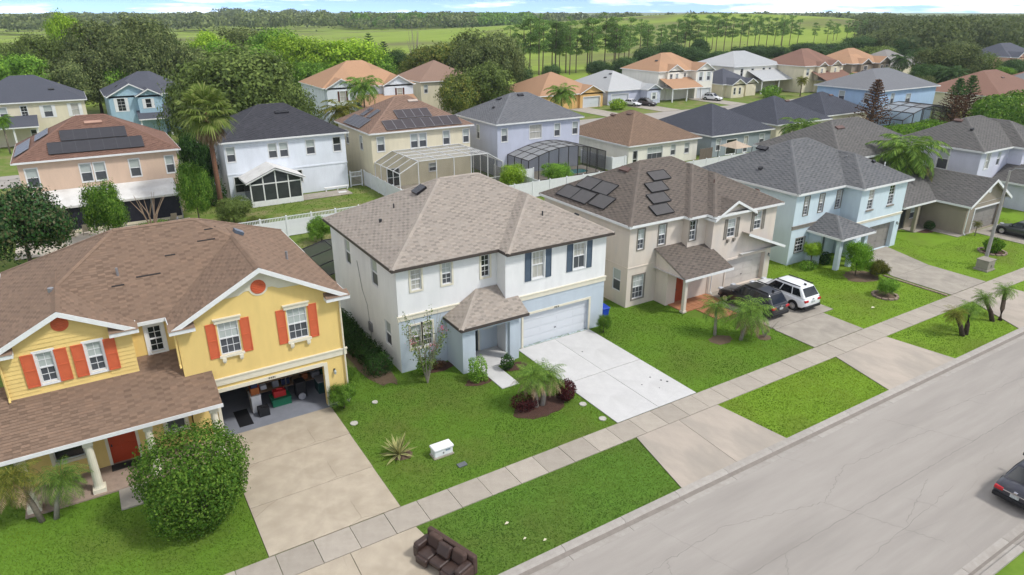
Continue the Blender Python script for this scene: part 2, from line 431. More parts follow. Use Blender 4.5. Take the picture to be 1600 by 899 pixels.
        mb = fbox(MB(), fm, u0 + .07, u0 + .13, z0 + .95, z0 + 1.05, -.1, -.03); mb.build('handle', DARK, do, og)
        if trim:
            mb = MB(); fbox(mb, fm, u0 - .12, u0, z0, z1 + .12, 0, .04); fbox(mb, fm, u1, u1 + .12, z0, z1 + .12, 0, .04); fbox(mb, fm, u0, u1, z1, z1 + .12, 0, .04); mb.build('trim', trim, do, og)
    def band(s, rect, z0, z1, m, e=.06, sides='SW', cap=.04):
        x0, y0, x1, y1 = rect; mb = MB()
        if 'S' in sides:
            mb.box(x0 - e, y0 - e, z0, x1 + e, y0 + .02, z1)
            if cap: mb.box(x0 - e - cap, y0 - e - cap, z1, x1 + e + cap, y0 + .02, z1 + .07)
        if 'W' in sides: mb.box(x0 - e, y0 + .021, z0, x0 + .02, y1, z1)
        return mb.build('band', m, s.root)
    def gable(s, face, plane, u0, u1, v, m, zb, drop=.06, name='gable_wall', board=None):
        """triangular wall under a gable volume v"""
        fm = FaceMap(face, plane); um = (v.rect[0] + v.rect[2]) / 2
        hh = lambda u: v.h(u, max(plane, v.rect[1])) - drop
        mb = MB().poly([fm(u0, 0, zb), fm(u1, 0, zb), fm(u1, 0, hh(u1)), fm(um, 0, hh(um)), fm(u0, 0, hh(u0))])
        return mb.build(name, m, s.root)
    def rake(s, v, m=None, h=.2):
        """sloping white boards on the front end of a gable volume"""
        x0, y0, x1, y1 = v.rect; xm = (x0 + x1) / 2; m = m or s.fascia
        for xa, xb in ((x0, xm), (x1, xm)):
            za, zb = v.z, v.h(xm, y0); mb = MB(); b = 0
            P = [(xa, za), (xb, zb), (xb, zb - h), (xa, za - h)]
            mb.v = [(x, y0 - .035, z + .02) for x, z in P] + [(x, y0 + .01, z + .02) for x, z in P]
            mb.f = [(0, 1, 2, 3), (7, 6, 5, 4), (0, 4, 5, 1), (1, 5, 6, 2), (2, 6, 7, 3), (3, 7, 4, 0)]
            mb.build('rake_board', m, s.root)
            # underside of the overhang
        mb = MB()
        for xa, xb in ((x0, xm), (x1, xm)):
            mb.poly([(xa, y0, v.z - .03), (xb, y0, v.h(xb, y0) - .03), (xb, y0 + .45, v.h(xb, y0) - .03), (xa, y0 + .45, v.z - .03)])
        mb.build('soffit', SOFFIT, s.root)
    def vent(s, x, y, v=None, size=(.55, .4, .12), m=None, name='roof_vent'):
        """low vent box lying on the roof surface"""
        best = v or max((vv for vv in s.vols if vv.rect[0] <= x <= vv.rect[2] and vv.rect[1] <= y <= vv.rect[3]), key=lambda vv: vv.h(x, y))
        k, (a, b, c) = min(best.planes, key=lambda q: q[1][0] * x + q[1][1] * y + q[1][2])
        s.slab(x, y, a, b, c, size[0], size[1], .03, .03 + size[2], m or DARK, name)
    def slab(s, x, y, a, b, c, wu, wv, h0, h1, m, name, parent=None, frame=None):
        n = Vector((-a, -b, 1)).normalized(); g = math.hypot(a, b); ux = Vector((-b / g, a / g, 0)) if g else Vector((1, 0, 0))
        if ux.x < 0 or (abs(ux.x) < 1e-6 and ux.y < 0): ux = -ux
        vx = n.cross(ux); p = Vector((x, y, a * x + b * y + c)); mb = MB(); bs = 0
        for h in (h0, h1):
            for i, j in ((-1, -1), (1, -1), (1, 1), (-1, 1)): mb.v.append(tuple(p + ux * (i * wu / 2) + vx * (j * wv / 2) + n * h))
        mb.f = [(3, 2, 1, 0), (4, 5, 6, 7), (0, 1, 5, 4), (1, 2, 6, 5), (2, 3, 7, 6), (3, 0, 4, 7)]
        o = mb.build(name, m, parent or s.roof, tuple(p))
        if frame:
            mb = MB(); t = .035
            for (i0, j0, i1, j1) in ((-1, -1, 1, -1), (1, -1, 1, 1), (1, 1, -1, 1), (-1, 1, -1, -1)):
                P = p + ux * (i0 * wu / 2) + vx * (j0 * wv / 2) + n * (h1 - .01); Q = p + ux * (i1 * wu / 2) + vx * (j1 * wv / 2) + n * (h1 - .01)
                mb.bar(P, Q, t, .06, n)
            mb.build('frame', frame, o, tuple(p))
        return o
    def solar(s, v, side, u0, wts, wu, wv, n, m, frame, gap=.03, h=.1):
        """row of n panels on plane `side` of v; u0 first centre along the eave, wts distance up from the eave (plan)"""
        a, b, c = dict(v.planes)[side]
        for k in range(n):
            u = u0 + k * (wu + gap)
            x, y = (u, v.rect[1] + wts) if side == 'S' else (v.rect[0] + wts, u)
            s.slab(x, y, a, b, c, wu, wv, h, h + .05, m, 'solar_panel', None, frame)
    def pipe(s, x, y, h=.35, r=.045, m=None):
        z = max(vv.h(x, y) for vv in s.vols if vv.rect[0] <= x <= vv.rect[2] and vv.rect[1] <= y <= vv.rect[3])
        MB().tube([(x, y, z - .05), (x, y, z + h)], r, 8).build('vent_pipe', m or DARK, s.roof, (x, y, z))
    def finish(s):
        groups = {}
        for rect, z0, z1, m, sides, name, front in s.boxes:
            x0, y0, x1, y1 = rect
            for f in sides:
                plane = {'S': y0, 'W': x0, 'E': x1, 'N': y1}[f]; u0, u1 = (x0, x1) if f in 'SN' else (y0, y1)
                hs = [(max(h[2], u0), min(h[3], u1), max(h[4], z0), min(h[5], z1), h[6]) for h in s.holes if h[0] == f and abs(h[1] - plane) < .02 and h[2] < u1 - .01 and h[3] > u0 + .01 and h[4] < z1 - .01 and h[5] > z0 + .01]
                mm = front if f == 'S' else m
                mb = groups.setdefault((name, mm.name), (MB(), mm))[0]
                facade(mb, FaceMap(f, plane), u0, u1, z0, z1, hs)
        for (name, _), (mb, mm) in groups.items(): mb.build(name, mm, s.root)
        faces = roof_faces(s.vols); og = tuple(s.root.location)
        mb = MB()
        for k, (a, b, c), pc, v in faces: mb.poly([(x, y, a * x + b * y + c) for x, y in pc])
        deck = s.rm
        s.roof = mb.build('roof', deck, s.root)
        if s.tabs:
            V, F, T = shingle_tabs(faces); V2, F2 = ridge_caps(s.vols); m2 = MB(); m2.v = V + V2; n = len(V); m2.f = F + [tuple(i + n for i in f) for f in F2]
            so = tag(m2.build('shingles', s.rm, s.roof), kind='stuff'); so.data.materials.append(DARKTAB[s.rm.name]); so.data.polygons.foreach_set('material_index', T + [0] * len(F2)); so.data.update()
        mb = MB(); fb = MB()
        for v in s.vols:
            x0, y0, x1, y1 = v.rect; hasS = 'S' in v.sides; z = v.z
            ys = y0 if (hasS or len(v.sides) > 2) else y0 + .4
            mb.poly([(x0, ys, z - .05), (x1, ys, z - .05), (x1, y1, z - .05), (x0, y1, z - .05)][::-1])
            for k in v.sides:
                a = {'S': (x0 - .03, y0 - .03, x1 + .03, y0 + .005), 'N': (x0 - .03, y1 - .005, x1 + .03, y1 + .03), 'W': (x0 - .03, y0 + .005, x0 + .005, y1 - .005), 'E': (x1 - .005, y0 + .005, x1 + .03, y1 - .005)}[k]
                fb.box(a[0], a[1], z - .17, a[2], a[3], z + .012)
        mb.build('soffit', SOFFIT, s.root); fb.build('fascia', s.fascia, s.root)
        return s
# ------------------------------------------------------------------ setting: ground, meadow, streets
def struct(o, label=None): o['kind'] = 'structure'; (o.__setitem__('label', label) if label else None); return o
GRASS = mat('lawn_ground', (.12, .21, .024), (.17, .26, .038), scale=1.1, rough=.95, bump=.8, bscale=30, c3=(.085, .16, .02), s3=.16, t3=(.45, .62), spec=.1)
YARD = mat('yard_ground', (.11, .17, .03), (.16, .21, .045), scale=.6, rough=.95, bump=.6, bscale=25, c3=(.22, .20, .09), s3=.3, t3=(.48, .66), spec=.1)
MEADOW = mat('meadow_grass', (.19, .27, .035), (.25, .32, .06), scale=.02, rough=1, c3=(.15, .155, .06), s3=.006, t3=(.47, .62), spec=.05, detail=9, stretch=(1, 2.2, 1))
q = 9000
struct(MB().poly([(-q, -q, -.03), (q, -q, -.03), (q, q, -.03), (-q, q, -.03)]).build('ground', YARD))
def hill_z(x, y):
    z = 17.6 * np.exp(-(((x - 520) * .80 - (y - 470) * .60) / 215) ** 2 - (((x - 520) * .60 + (y - 470) * .80) / 190) ** 2)
    z += 6 * np.exp(-((x - 900) / 260) ** 2 - ((y - 700) / 300) ** 2)
    return z * np.clip((y - 185) / 90, 0, 1)
def grid_sheet(name, xs, ys, zf, m, smooth=True):
    X, Y = np.meshgrid(xs, ys); Z = zf(X, Y); v = np.stack([X.ravel(), Y.ravel(), Z.ravel()], 1); nx = len(xs)
    i, j = np.meshgrid(np.arange(nx - 1), np.arange(len(ys) - 1)); a = (j * nx + i).ravel()
    return link(name, npmesh(name, v, np.stack([a, a + 1, a + nx + 1, a + nx], 1), m, smooth))
struct(grid_sheet('meadow', np.linspace(-500, 1500, 81), np.linspace(178, 1500, 60), lambda x, y: hill_z(x, y) + .02, MEADOW), 'bright green meadow rising to a grassy mound behind the houses')

ASPH = mat('old_asphalt', (.335, .305, .272), (.372, .342, .305), scale=1.6, rough=.93, bump=.5, bscale=140, c3=(.285, .26, .232), s3=.45, t3=(.46, .7), spec=.2, stretch=(.12, 1, 1))
def crack_layer(m, scales, width, dark, k=.7):
    """thin wandering cracks: distance to the border of warped cells, broken up by noise"""
    t = m.node_tree; n = t.nodes; l = t.links; b = n['Principled BSDF']; old = b.inputs['Base Color'].links[0].from_socket
    co = n.new('ShaderNodeTexCoord'); wn = n.new('ShaderNodeTexNoise'); wn.inputs['Scale'].default_value = 1.3; wn.inputs['Detail'].default_value = 6
    l.new(co.outputs['Object'], wn.inputs['Vector'])
    ad = n.new('ShaderNodeMix'); ad.data_type = 'VECTOR'; ad.inputs['Factor'].default_value = .22
    l.new(co.outputs['Object'], ad.inputs[4]); l.new(wn.outputs['Color'], ad.inputs[5])
    mp = n.new('ShaderNodeMapping'); mp.inputs['Scale'].default_value = scales; l.new(ad.outputs[1], mp.inputs['Vector'])
    vo = n.new('ShaderNodeTexVoronoi'); vo.feature = 'DISTANCE_TO_EDGE'; vo.inputs['Scale'].default_value = 1; l.new(mp.outputs[0], vo.inputs['Vector'])
    r = n.new('ShaderNodeValToRGB'); r.color_ramp.elements[0].position = width * .4; r.color_ramp.elements[1].position = width
    r.color_ramp.elements[0].color = (1, 1, 1, 1); r.color_ramp.elements[1].color = (0, 0, 0, 1)
    l.new(vo.outputs['Distance'], r.inputs[0])
    nn = n.new('ShaderNodeTexNoise'); nn.inputs['Scale'].default_value = .33; nn.inputs['Detail'].default_value = 3; l.new(co.outputs['Object'], nn.inputs['Vector'])
    r2 = n.new('ShaderNodeValToRGB'); r2.color_ramp.elements[0].position = .45; r2.color_ramp.elements[1].position = .56; l.new(nn.outputs['Fac'], r2.inputs[0])
    mu = n.new('ShaderNodeMath'); mu.operation = 'MULTIPLY'; l.new(r.outputs[0], mu.inputs[0]); l.new(r2.outputs[0], mu.inputs[1])
    mk = n.new('ShaderNodeMath'); mk.operation = 'MULTIPLY'; mk.inputs[1].default_value = k; l.new(mu.outputs[0], mk.inputs[0])
    x = n.new('ShaderNodeMix'); x.data_type = 'RGBA'; x.inputs['B'].default_value = (*dark, 1)
    l.new(mk.outputs[0], x.inputs['Factor']); l.new(old, x.inputs['A']); l.new(x.outputs['Result'], b.inputs['Base Color'])
crack_layer(ASPH, (.12, .2, .2), .0018, (.24, .22, .20), .3)
RY0, RY1 = 8.1, 16.4
road = struct(MB().poly([(-60, RY0, 0), (330, RY0, 0), (330, RY1, 0), (-60, RY1, 0)]).build('road', ASPH))
struct(MB().poly([(-200, 102, .0), (330, 102, 0), (330, 110, 0), (-200, 110, 0)]).build('back_street', ASPH))
SEAM = mat('tar_seam', (.255, .235, .21), rough=.9)
def wander(mb, p, q, n, amp, w, z=.004):
    """thin strip that wanders from p to q"""
    pts = []
    for i in range(n + 1):
        t = i / n; a = amp * (0 if i in (0, n) else 1)
        pts.append((p[0] + (q[0] - p[0]) * t + random.uniform(-a, a), p[1] + (q[1] - p[1]) * t + random.uniform(-a, a)))
    for i in range(n):
        (x0, y0), (x1, y1) = pts[i], pts[i + 1]; dx, dy = x1 - x0, y1 - y0; l_ = math.hypot(dx, dy); ww = w * random.uniform(.5, 1.2)
        ox, oy = -dy / l_ * ww / 2, dx / l_ * ww / 2
        mb.poly([(x0 - ox, y0 - oy, z), (x1 - ox, y1 - oy, z), (x1 + ox, y1 + oy, z), (x0 + ox, y0 + oy, z)])
mb = MB(); wander(mb, (-5, 12.25), (60, 12.2), 260, .03, .028); mb.build('centre_seam', SEAM, road)
for p, q_ in (((12.4, 14.2), (19.6, 14.6)), ((19.6, 14.6), (24.5, 13.3)), ((24.5, 13.3), (27.5, 14.4)), ((27.5, 14.4), (34, 13.9)), ((16.2, 14.5), (15.2, 12.4)), ((24.5, 13.3), (26.5, 9.2)), ((30, 11.8), (26.2, 10.6)),
              ((36, 14.6), (46, 13.8)), ((22, 10.2), (30.5, 10.9)), ((18.5, 10.4), (20.5, 12.2)), ((35, 12.2), (33, 15.8))):
    mb = MB(); wander(mb, p, q_, 30, .07, .02, .005); mb.build('crack', SEAM, road)
# kerbs with gutters, in 3 m lengths
KERB = mat('kerb_concrete', (.40, .37, .33), (.33, .30, .265), scale=2.5, rough=.9, bump=.3, objrand=.06, c3=(.30, .27, .235), s3=.8, t3=(.5, .75))
GUT = mat('gutter_dirt', (.20, .175, .15), (.25, .22, .19), scale=3, rough=.95)
def kerb(name, y_road, sgn, x0, x1, label):
    root = struct(empty(name, (x0, y_road, 0))); root['label'] = label; n = int((x1 - x0) / 3.05); ln = (x1 - x0) / n - .02
    prof = [(0, .004), (.32, -.01), (.52, .03), (.6, .1), (.85, .11), (.85, -.05), (0, -.05)]
    v = []; f = []
    for x in (0, ln):
        v += [(x, sgn * a, z) for a, z in prof]
    k = len(prof); f = [(i, (i + 1) % k, k + (i + 1) % k, k + i) for i in range(k)] + [tuple(range(k))[::-1], tuple(range(k, 2 * k))]
    me = bpy.data.meshes.new('kerb_length'); me.from_pydata(v, [], f); me.update(); me.materials.append(KERB)
    for i in range(n): link('kerb_length', me, None, root, (i * (x1 - x0) / n, 0, 0))
    mb = MB(); a, b = sorted((y_road + sgn * .30, y_road + sgn * .50)); mb.poly([(x0, a, .016 if sgn < 0 else 0), (x1, a, .016 if sgn < 0 else 0), (x1, b, 0 if sgn < 0 else .034), (x0, b, 0 if sgn < 0 else .034)]); mb.build('gutter_line', GUT, root)
kerb('far_kerb', RY1, 1, -15, 110, 'concrete kerb and gutter along the house side of the road')
kerb('near_kerb', RY0, -1, -15, 60, 'concrete kerb and gutter at the lower right edge of the road')
KO = RY1 + .85      # back of the far kerb, 17.25
# sidewalk slabs
CONC = mat('sidewalk_concrete', (.40, .355, .295), (.34, .30, .25), scale=1.8, rough=.92, bump=.35, bscale=80, objrand=.10, c3=(.30, .265, .215), s3=.7, t3=(.5, .72))
SW0, SW1 = 21.42, 22.86
sw = struct(empty('sidewalk', (-12, SW0, 0)), 'concrete sidewalk slabs between the lawns and the grass verges'); me = MB().box(0, 0, -.05, 1.50, SW1 - SW0, .035).mesh('slab', CONC)
for i in range(82): link('slab', me, None, sw, (i * 1.525, 0, random.uniform(-.006, .006)))
GUT2 = mat('joint_dirt', (.07, .065, .04), (.05, .06, .025), scale=5, rough=1)
# driveways: slabs under one structure each
def drive(name, label, m, slabs, z=.04):
    root = struct(empty(name, (slabs[0][0][0], slabs[0][0][1], 0)), label); fl = MB()
    for pts in slabs: fl.poly([(x, y, .012) for x, y in pts])
    fl.build('joint_filler', GUT2, root)
    for k, pts in enumerate(slabs):
        cx = sum(p[0] for p in pts) / len(pts); cy = sum(p[1] for p in pts) / len(pts); mb = MB(); n = len(pts); zz = z + random.uniform(-.005, .005)
        P = [(x + (cx - x) / math.hypot(cx - x, cy - y) * .022, y + (cy - y) / math.hypot(cx - x, cy - y) * .022) for x, y in pts]
        mb.v = [(x, y, -.04) for x, y in P] + [(x, y, zz) for x, y in P]; mb.f = [tuple(range(n))[::-1], tuple(range(n, 2 * n))] + [(i, (i + 1) % n, n + (i + 1) % n, n + i) for i in range(n)]
        mb.build('slab', m, root, (cx, cy, 0))
    return root
DRV = mat('drive_concrete', (.45, .385, .295), (.375, .32, .245), scale=1.2, rough=.92, bump=.35, bscale=70, objrand=.06, c3=(.345, .29, .215), s3=1.1, t3=(.42, .8))
crack_layer(DRV, (.22, .3, .3), .0035, (.17, .14, .10), .55)
DRG = mat('drive_grey', (.40, .36, .30), (.33, .295, .245), scale=1.2, rough=.92, bump=.35, bscale=70, objrand=.06, c3=(.27, .242, .205), s3=1.0, t3=(.42, .8))
crack_layer(DRG, (.2, .3, .3), .004, (.16, .14, .12), .5)
DRW = mat('white_painted_concrete', (.585, .575, .555), (.52, .51, .495), scale=1.5, rough=.7, bump=.2, bscale=60, objrand=.02, c3=(.47, .46, .44), s3=.55, t3=(.5, .85))
crack_layer(DRW, (.2, .3, .3), .003, (.45, .44, .42), .5)
PEACH = mat('apron_concrete', (.45, .385, .32), (.37, .325, .27), scale=.8, rough=.92, bump=.35, bscale=70, objrand=.04, c3=(.33, .295, .25), s3=.4, t3=(.45, .7), stretch=(1, .5, 1))
r4 = lambda x0, y0, x1, y1: [(x0, y0), (x1, y0), (x1, y1), (x0, y1)]
drive('yellow_house_driveway', 'cracked tan driveway in front of the open garage', DRV, [r4(3.0, 22.9, 8.62, 26.2), r4(3.0, 26.2, 8.64, 29.4), r4(3.0, 29.4, 8.66, 32.75)])
drive('yellow_house_apron', 'tan driveway apron under the brown couch', DRV, [[(2.3, KO), (5.7, KO), (5.8, 21.4), (3.0, 21.4)], [(5.7, KO), (9.3, KO), (8.65, 21.4), (5.8, 21.4)]])
drive('white_driveway', 'white painted driveway of the white and blue house', DRW, [r4(20.85, 22.9, 23.75, 27.6), r4(23.75, 22.9, 26.62, 27.6), r4(20.9, 27.6, 23.75, 32.72), r4(23.75, 27.6, 26.62, 32.72)])
drive('white_house_apron', 'pinkish concrete apron between two grass verges', PEACH, [[(19.85, KO), (23.5, KO), (23.75, 21.4), (20.8, 21.4)], [(23.5, KO), (27.2, KO), (26.65, 21.4), (23.75, 21.4)]])
drive('beige_house_driveway', 'grey driveway under the two parked cars', DRG, [r4(37.2, 22.9, 42.5, 26), r4(37.3, 26, 43.7, 32.9)])
drive('beige_house_apron', 'grey concrete apron below the parked cars', PEACH, [[(36.1, KO), (43.3, KO), (42.6, 21.4), (37.2, 21.4)]])
drive('pale_blue_house_driveway', 'tan driveway of the pale blue house', DRG, [r4(53.7, 22.9, 58.9, 27.4), [(53.7, 27.4), (58.9, 27.4), (60.6, 32.2), (55.4, 32.2)]])
drive('pale_blue_house_apron', 'concrete apron beside the verge palms', PEACH, [[(51.4, KO), (59.6, KO), (58.9, 21.4), (53.7, 21.4)]])
drive('tan_house_driveway', 'grey driveway of the tan house with the dark car', DRG, [r4(72, 22.9, 77.5, 30.3)])
for x, nm in ((-6, 'cream'), (12, 'blue'), (92, 'orange roofed single storey'), (107, 'grey roofed'), (128, 'orange roofed two storey')):
    drive('back_driveway', 'pale driveway before the distant %s house' % nm, DRG, [r4(x, 110, x + 5.5, 124)])
# front walks and patios
struct(MB().box(17.55, 29.1, 0, 18.7, 31.6, .05).build('front_walk', DRW)); struct(MB().box(17.0, 31.61, 0, 20.0, 33.8, .09).build('porch_floor', DRW))
PAVR = mat('brick_paver', (.36, .27, .21), (.28, .21, .165), scale=5, rough=.9)
struct(MB().box(-5.2, 30.6, 0, 2.7, 33.0, .08).build('yellow_porch_floor', PAVR)); struct(MB().box(-1.7, 29.05, 0, -.55, 30.59, .06).build('yellow_front_walk', DRG))
TERRA = mat('terracotta_tile', (.42, .19, .095), (.34, .15, .075), scale=3, rough=.7)
tw = struct(empty('terracotta_porch', (35, 31, 0)))
for i in range(8):
    for j in range(5): MB().box(34.1 + i * .5, 31.3 + j * .56, 0, 34.1 + i * .5 + .485, 31.3 + j * .56 + .545, .06).build('tile', TERRA, tw)
for i in range(4):
    for j in range(4): MB().box(35.2 + i * .5, 29.2 + j * .5, 0, 35.2 + i * .5 + .485, 29.2 + j * .5 + .485, .05).build('tile', TERRA, tw)
struct(MB().box(67, 33.2, 0, 71.4, 36, .07).build('tan_house_walk', DRG)); struct(MB().box(69, 30.2, 0, 72, 33.19, .05).build('tan_house_path', DRG))
PATIO = mat('patio_concrete', (.52, .46, .37), (.43, .38, .31), scale=1.5, rough=.9)
struct(MB().box(-7, 70, 0, 8, 76.2, .05).build('peach_house_patio', PATIO)); struct(MB().box(20, 77, 0, 26, 79.5, .05).build('sunroom_patio', DRG))
# ------------------------------------------------------------------ houses of the front row
C_ROOF = shingle('light_brown_shingle', (.40, .35, .298), (.345, .30, .254), (.38, .332, .283))
Y_ROOF = shingle('red_brown_shingle', (.26, .178, .126), (.235, .16, .113), (.222, .152, .108))
B_ROOF = shingle('grey_brown_shingle', (.185, .156, .132), (.148, .125, .106), (.165, .14, .118))
L_ROOF = shingle('slate_grey_shingle', (.185, .187, .187), (.14, .143, .147), (.165, .168, .172))
T_ROOF = shingle('dark_grey_shingle', (.175, .167, .157), (.135, .13, .123), (.155, .149, .14))
WST = stucco('white_stucco', 'ecebe8', .95); BLST = stucco('pale_blue_stucco', 'c2ccd3', .95)
YEL = stucco('yellow_stucco', 'eccd82', .95); BEI = stucco('beige_stucco', 'dccfc0', .95, patch=(.56, .52, .485)); LBL = stucco('ice_blue_stucco', 'd2e1e6', .95); TAN = stucco('tan_stucco', 'a39886', .85)
ORANGE = mat('orange_paint', (.62, .135, .055), (.54, .115, .048), scale=4, rough=.65)
NAVY = mat('slate_blue_paint', (.085, .115, .155), (.07, .097, .132), scale=4, rough=.6)
TAUPE = mat('taupe_paint', (.25, .225, .19), (.21, .19, .16), scale=4, rough=.7)
REDDOOR = mat('red_door_paint', (.46, .06, .02), (.40, .05, .016), scale=3, rough=.35)
BROWNDOOR = mat('brown_red_door', (.32, .06, .022), rough=.4); BLACKDOOR = mat('dark_door', (.035, .04, .04), rough=.4)
GARW = mat('white_garage_door', (.60, .62, .635), (.60, .62, .635), scale=2, rough=.6); GART = mat('taupe_garage_door', (.27, .25, .22), (.24, .22, .195), scale=2, rough=.6); GARB = mat('beige_garage_door', (.56, .52, .47), (.51, .47, .43), scale=2, rough=.6)
SKYL = mat('skylight_glass', (.012, .012, .016), rough=.25, spec=.5); BRVENT = mat('brown_vent', (.16, .10, .085), rough=.7); LEAD = mat('lead_pipe', (.35, .35, .36), rough=.5, metal=.6)
def text_marks(h, x, y, z, n=4, s=.11):
    """house number too small to read: dark strokes on the lintel"""
    mb = MB(); random.seed(int(x * 7))
    for k in range(n):
        u = x + k * s * .9; mb.box(u, y - .07, z, u + .022, y - .055, z + s)
        if random.random() < .7: mb.box(u + .0225, y - .07, z + s * random.choice((0, .45, .8)), u + .06, y - .056, z + s * random.choice((.95, 1)))
    mb.build('house_number', DARK, h.root)
def lamp_on_wall(h, x, y, z):
    mb = MB().box(x - .05, y - .03, z - .1, x + .05, y, z + .12); o = mb.build('wall_lamp', DARK, h.root)
    MB().tube([(x, y - .12, z - .16), (x, y - .12, z), (x, y - .12, z + .1)], [.05, .08, .02], 8).build('lamp_glass', PANE_BLIND, o); MB().bar((x, y - .03, z + .06), (x, y - .14, z + .12), .02, .02).build('arm', DARK, o)
def downpipe(h, x, y, z0, z1, m):
    MB().tube([(x, y, z1), (x, y, z0 + .15), (x, y - .18, z0)], .045, 6).build('downpipe', m, h.root)

# --- white and blue house in the middle
h = House('white_blue_house', 'two storey white and pale blue house with light brown roof and navy shutters', 20.6, 39.5, C_ROOF, fascia=mat('dark_gutter', (.075, .06, .052), rough=.5))
A = (13.45, 33.85, 20.05, 45.3); Bx = (20.05, 32.8, 27.8, 45.3)
h.box(A, 3.5, 6.7, WST, 'SWN'); h.box(Bx, 3.5, 6.7, WST); h.box(A, 0, 3.5, WST, 'SWN', 'lower_wall', BLST); h.box(Bx, 0, 3.5, WST, 'SWEN', 'lower_wall', BLST)
h.band(A, 3.35, 3.6, CREAM, sides='S'); h.band(Bx, 3.3, 3.58, CREAM, sides='S')
kw = dict(trim=CREAM, tw=.11, cols=2, rows=2)
h.win('S', 33.85, 14.34, 15.0, 5.1, 6.36, up=PANE_CURTAIN, lo=PANE_CURTAIN, **kw); h.win('S', 33.85, 16.32, 16.96, 5.05, 6.4, up=PANE_BLIND, **kw)
h.win('S', 33.85, 18.96, 19.56, 4.98, 6.4, up=PANE_DARK, lo=PANE_DARK, **kw)
h.win('S', 33.85, 14.15, 14.83, 1.4, 2.9, **kw); h.win('S', 33.85, 14.92, 15.55, 1.4, 2.9, up=PANE_CURTAIN, **kw)
kw = dict(trim=WHITE, tw=.09, cols=3, rows=2, lcols=2, lrows=1)
h.win('S', 32.8, 21.98, 22.88, 4.6, 6.36, up=PANE_CURTAIN, lo=PANE_CURTAIN, shutters=NAVY, sw=.46, **kw); h.win('S', 32.8, 25.15, 26.1, 4.6, 6.32, up=PANE_CURTAIN, lo=PANE_SCREEN, shutters=NAVY, sw=.46, **kw)
for y0, y1, z0, z1 in ((41.5, 42.5, 4.4, 6.1), (36.75, 37.8, 4.45, 6.2), (35.2, 36.1, 1.1, 2.7)): h.win('W', 13.45, y0, y1, z0, z1)
h.garage('S', 32.8, 21.35, 26.55, 2.25, GARW, trim=CREAM); text_marks(h, 23.7, 32.8, 2.26)
# entrance porch
h.vol((13.1, 33.5, 28.15, 45.65), 6.7); h.vol((20.0, 32.45, 28.15, 45.65), 6.7)
pv = h.vol((16.3, 31.55, 20.95, 33.84), 3.02, .56, 'SW', 'porch')
h.box((16.5, 32.0, 16.7, 33.84), 0, 2.95, BLST, 'WE', 'porch_wall'); h.box((16.5, 31.8, 17.35, 32.0), 0, 2.95, BLST, 'SNEW', 'porch_pier'); MB().box(19.75, 31.8, 0, 20.4, 32.1, 2.95).build('porch_pillar', BLST, h.root)
MB().box(17.35, 31.82, 2.62, 19.75, 32.0, 2.95).build('porch_beam', BLST, h.root)
h.door('S', 33.85, 17.75, 18.65, 2.2, BLACKDOOR, trim=CREAM); h.win('S', 33.85, 19.1, 19.6, 1.6, 2.3, up=PANE_DARK, lo=PANE_DARK, trim=CREAM, tw=.12)
h.finish()
h.vent(17.85, 39.75, size=(.85, .8, .16), m=SKYL, name='skylight'); h.pipe(16.1, 40.0, .3); h.pipe(14.95, 39.5, .2, .1); h.vent(26.4, 34.3, size=(.28, .2, .12)); h.pipe(24.0, 34.7, .3, .05)
# service wires on the side wall
MB().tube([(13.42, 40.2, 5.2), (13.41, 39.6, 3.4), (13.41, 38.9, 2.6), (13.42, 38.6, .4)], .018, 5).build('cable', mat('cable_grey', (.3, .3, .29)), h.root)
MB().box(13.33, 38.3, .9, 13.45, 38.8, 1.5).build('meter_box', LEAD, h.root)

# --- yellow house on the left with its garage open
h = House('yellow_house', 'yellow two storey house with orange shutters, brown roof and open garage', 2.4, 39.5, Y_ROOF)
SID = mat('yellow_siding', tuple(v * .9 for v in s2l('eccd82')), tuple(v * .86 for v in s2l('eccd82')), scale=2, rough=.75, objrand=.03)
CRMY = stucco('low_bounce_cream_stucco', 'e9e2cf', .9); G1 = (1.95, 32.6, 9.8, 45.2); G2 = (-4.95, 33.6, .15, 45.2); MID = (.15, 34.4, 1.95, 45.2)
h.box(G1, 3.3, 6.4, YEL, 'SWN'); h.box(G1, 0, 6.4, CRMY, 'E', 'side_wall'); h.box(MID, 2.9, 6.4, YEL, 'SN'); h.box(G2, 2.9, 6.4, YEL)  # unseen right wall made pale cream to cut yellow bounce on the white house
h.box((2.0, 34.3, 9.75, 45.15), 0, 3.3, YEL, 'N', 'garage_room'); h.box((-4.9, 32.8, 1.9, 45.15), 0, 3.0, YEL, 'SWN', 'lower_wall')
h.box((1.95, 32.6, 9.8, 45.2), 0, 3.3, YEL, 'SW', 'lower_wall')
h.band((2.6, 32.6, 9.8, 45.2), 2.88, 3.2, CREAM, sides='S'); h.band((8.75, 32.6, 9.8, 45.2), .0, .85, CREAM, sides='S', e=.03, cap=.02)
kw = dict(cols=3, rows=2, hood=CREAM, sill=CREAM, shutters=ORANGE, sw=.45, brackets=CREAM)
h.win('S', 32.6, 3.72, 4.68, 4.45, 6.15, **kw); h.win('S', 32.6, 7.0, 8.0, 4.38, 6.12, **kw)
kw = dict(cols=2, rows=2, trim=WHITE, tw=.12, shutters=ORANGE, sw=.48, sout=.05)
h.win('S', 33.6, -3.6, -2.98, 4.66, 6.12, **kw); h.win('S', 33.6, -1.72, -1.08, 4.66, 6.12, **kw)
h.win('S', 34.4, .84, 1.46, 4.62, 5.98, up=PANE_DARK, lo=PANE_DARK, cols=2, rows=2, trim=WHITE, tw=.15)
h.win('S', 32.8, -3.9, -2.7, 1.0, 2.3, trim=CREAM, tw=.14, up=PANE_DARK, lo=PANE_DARK); h.win('S', 32.8, .75, 1.6, 1.0, 2.3, trim=CREAM, tw=.14)
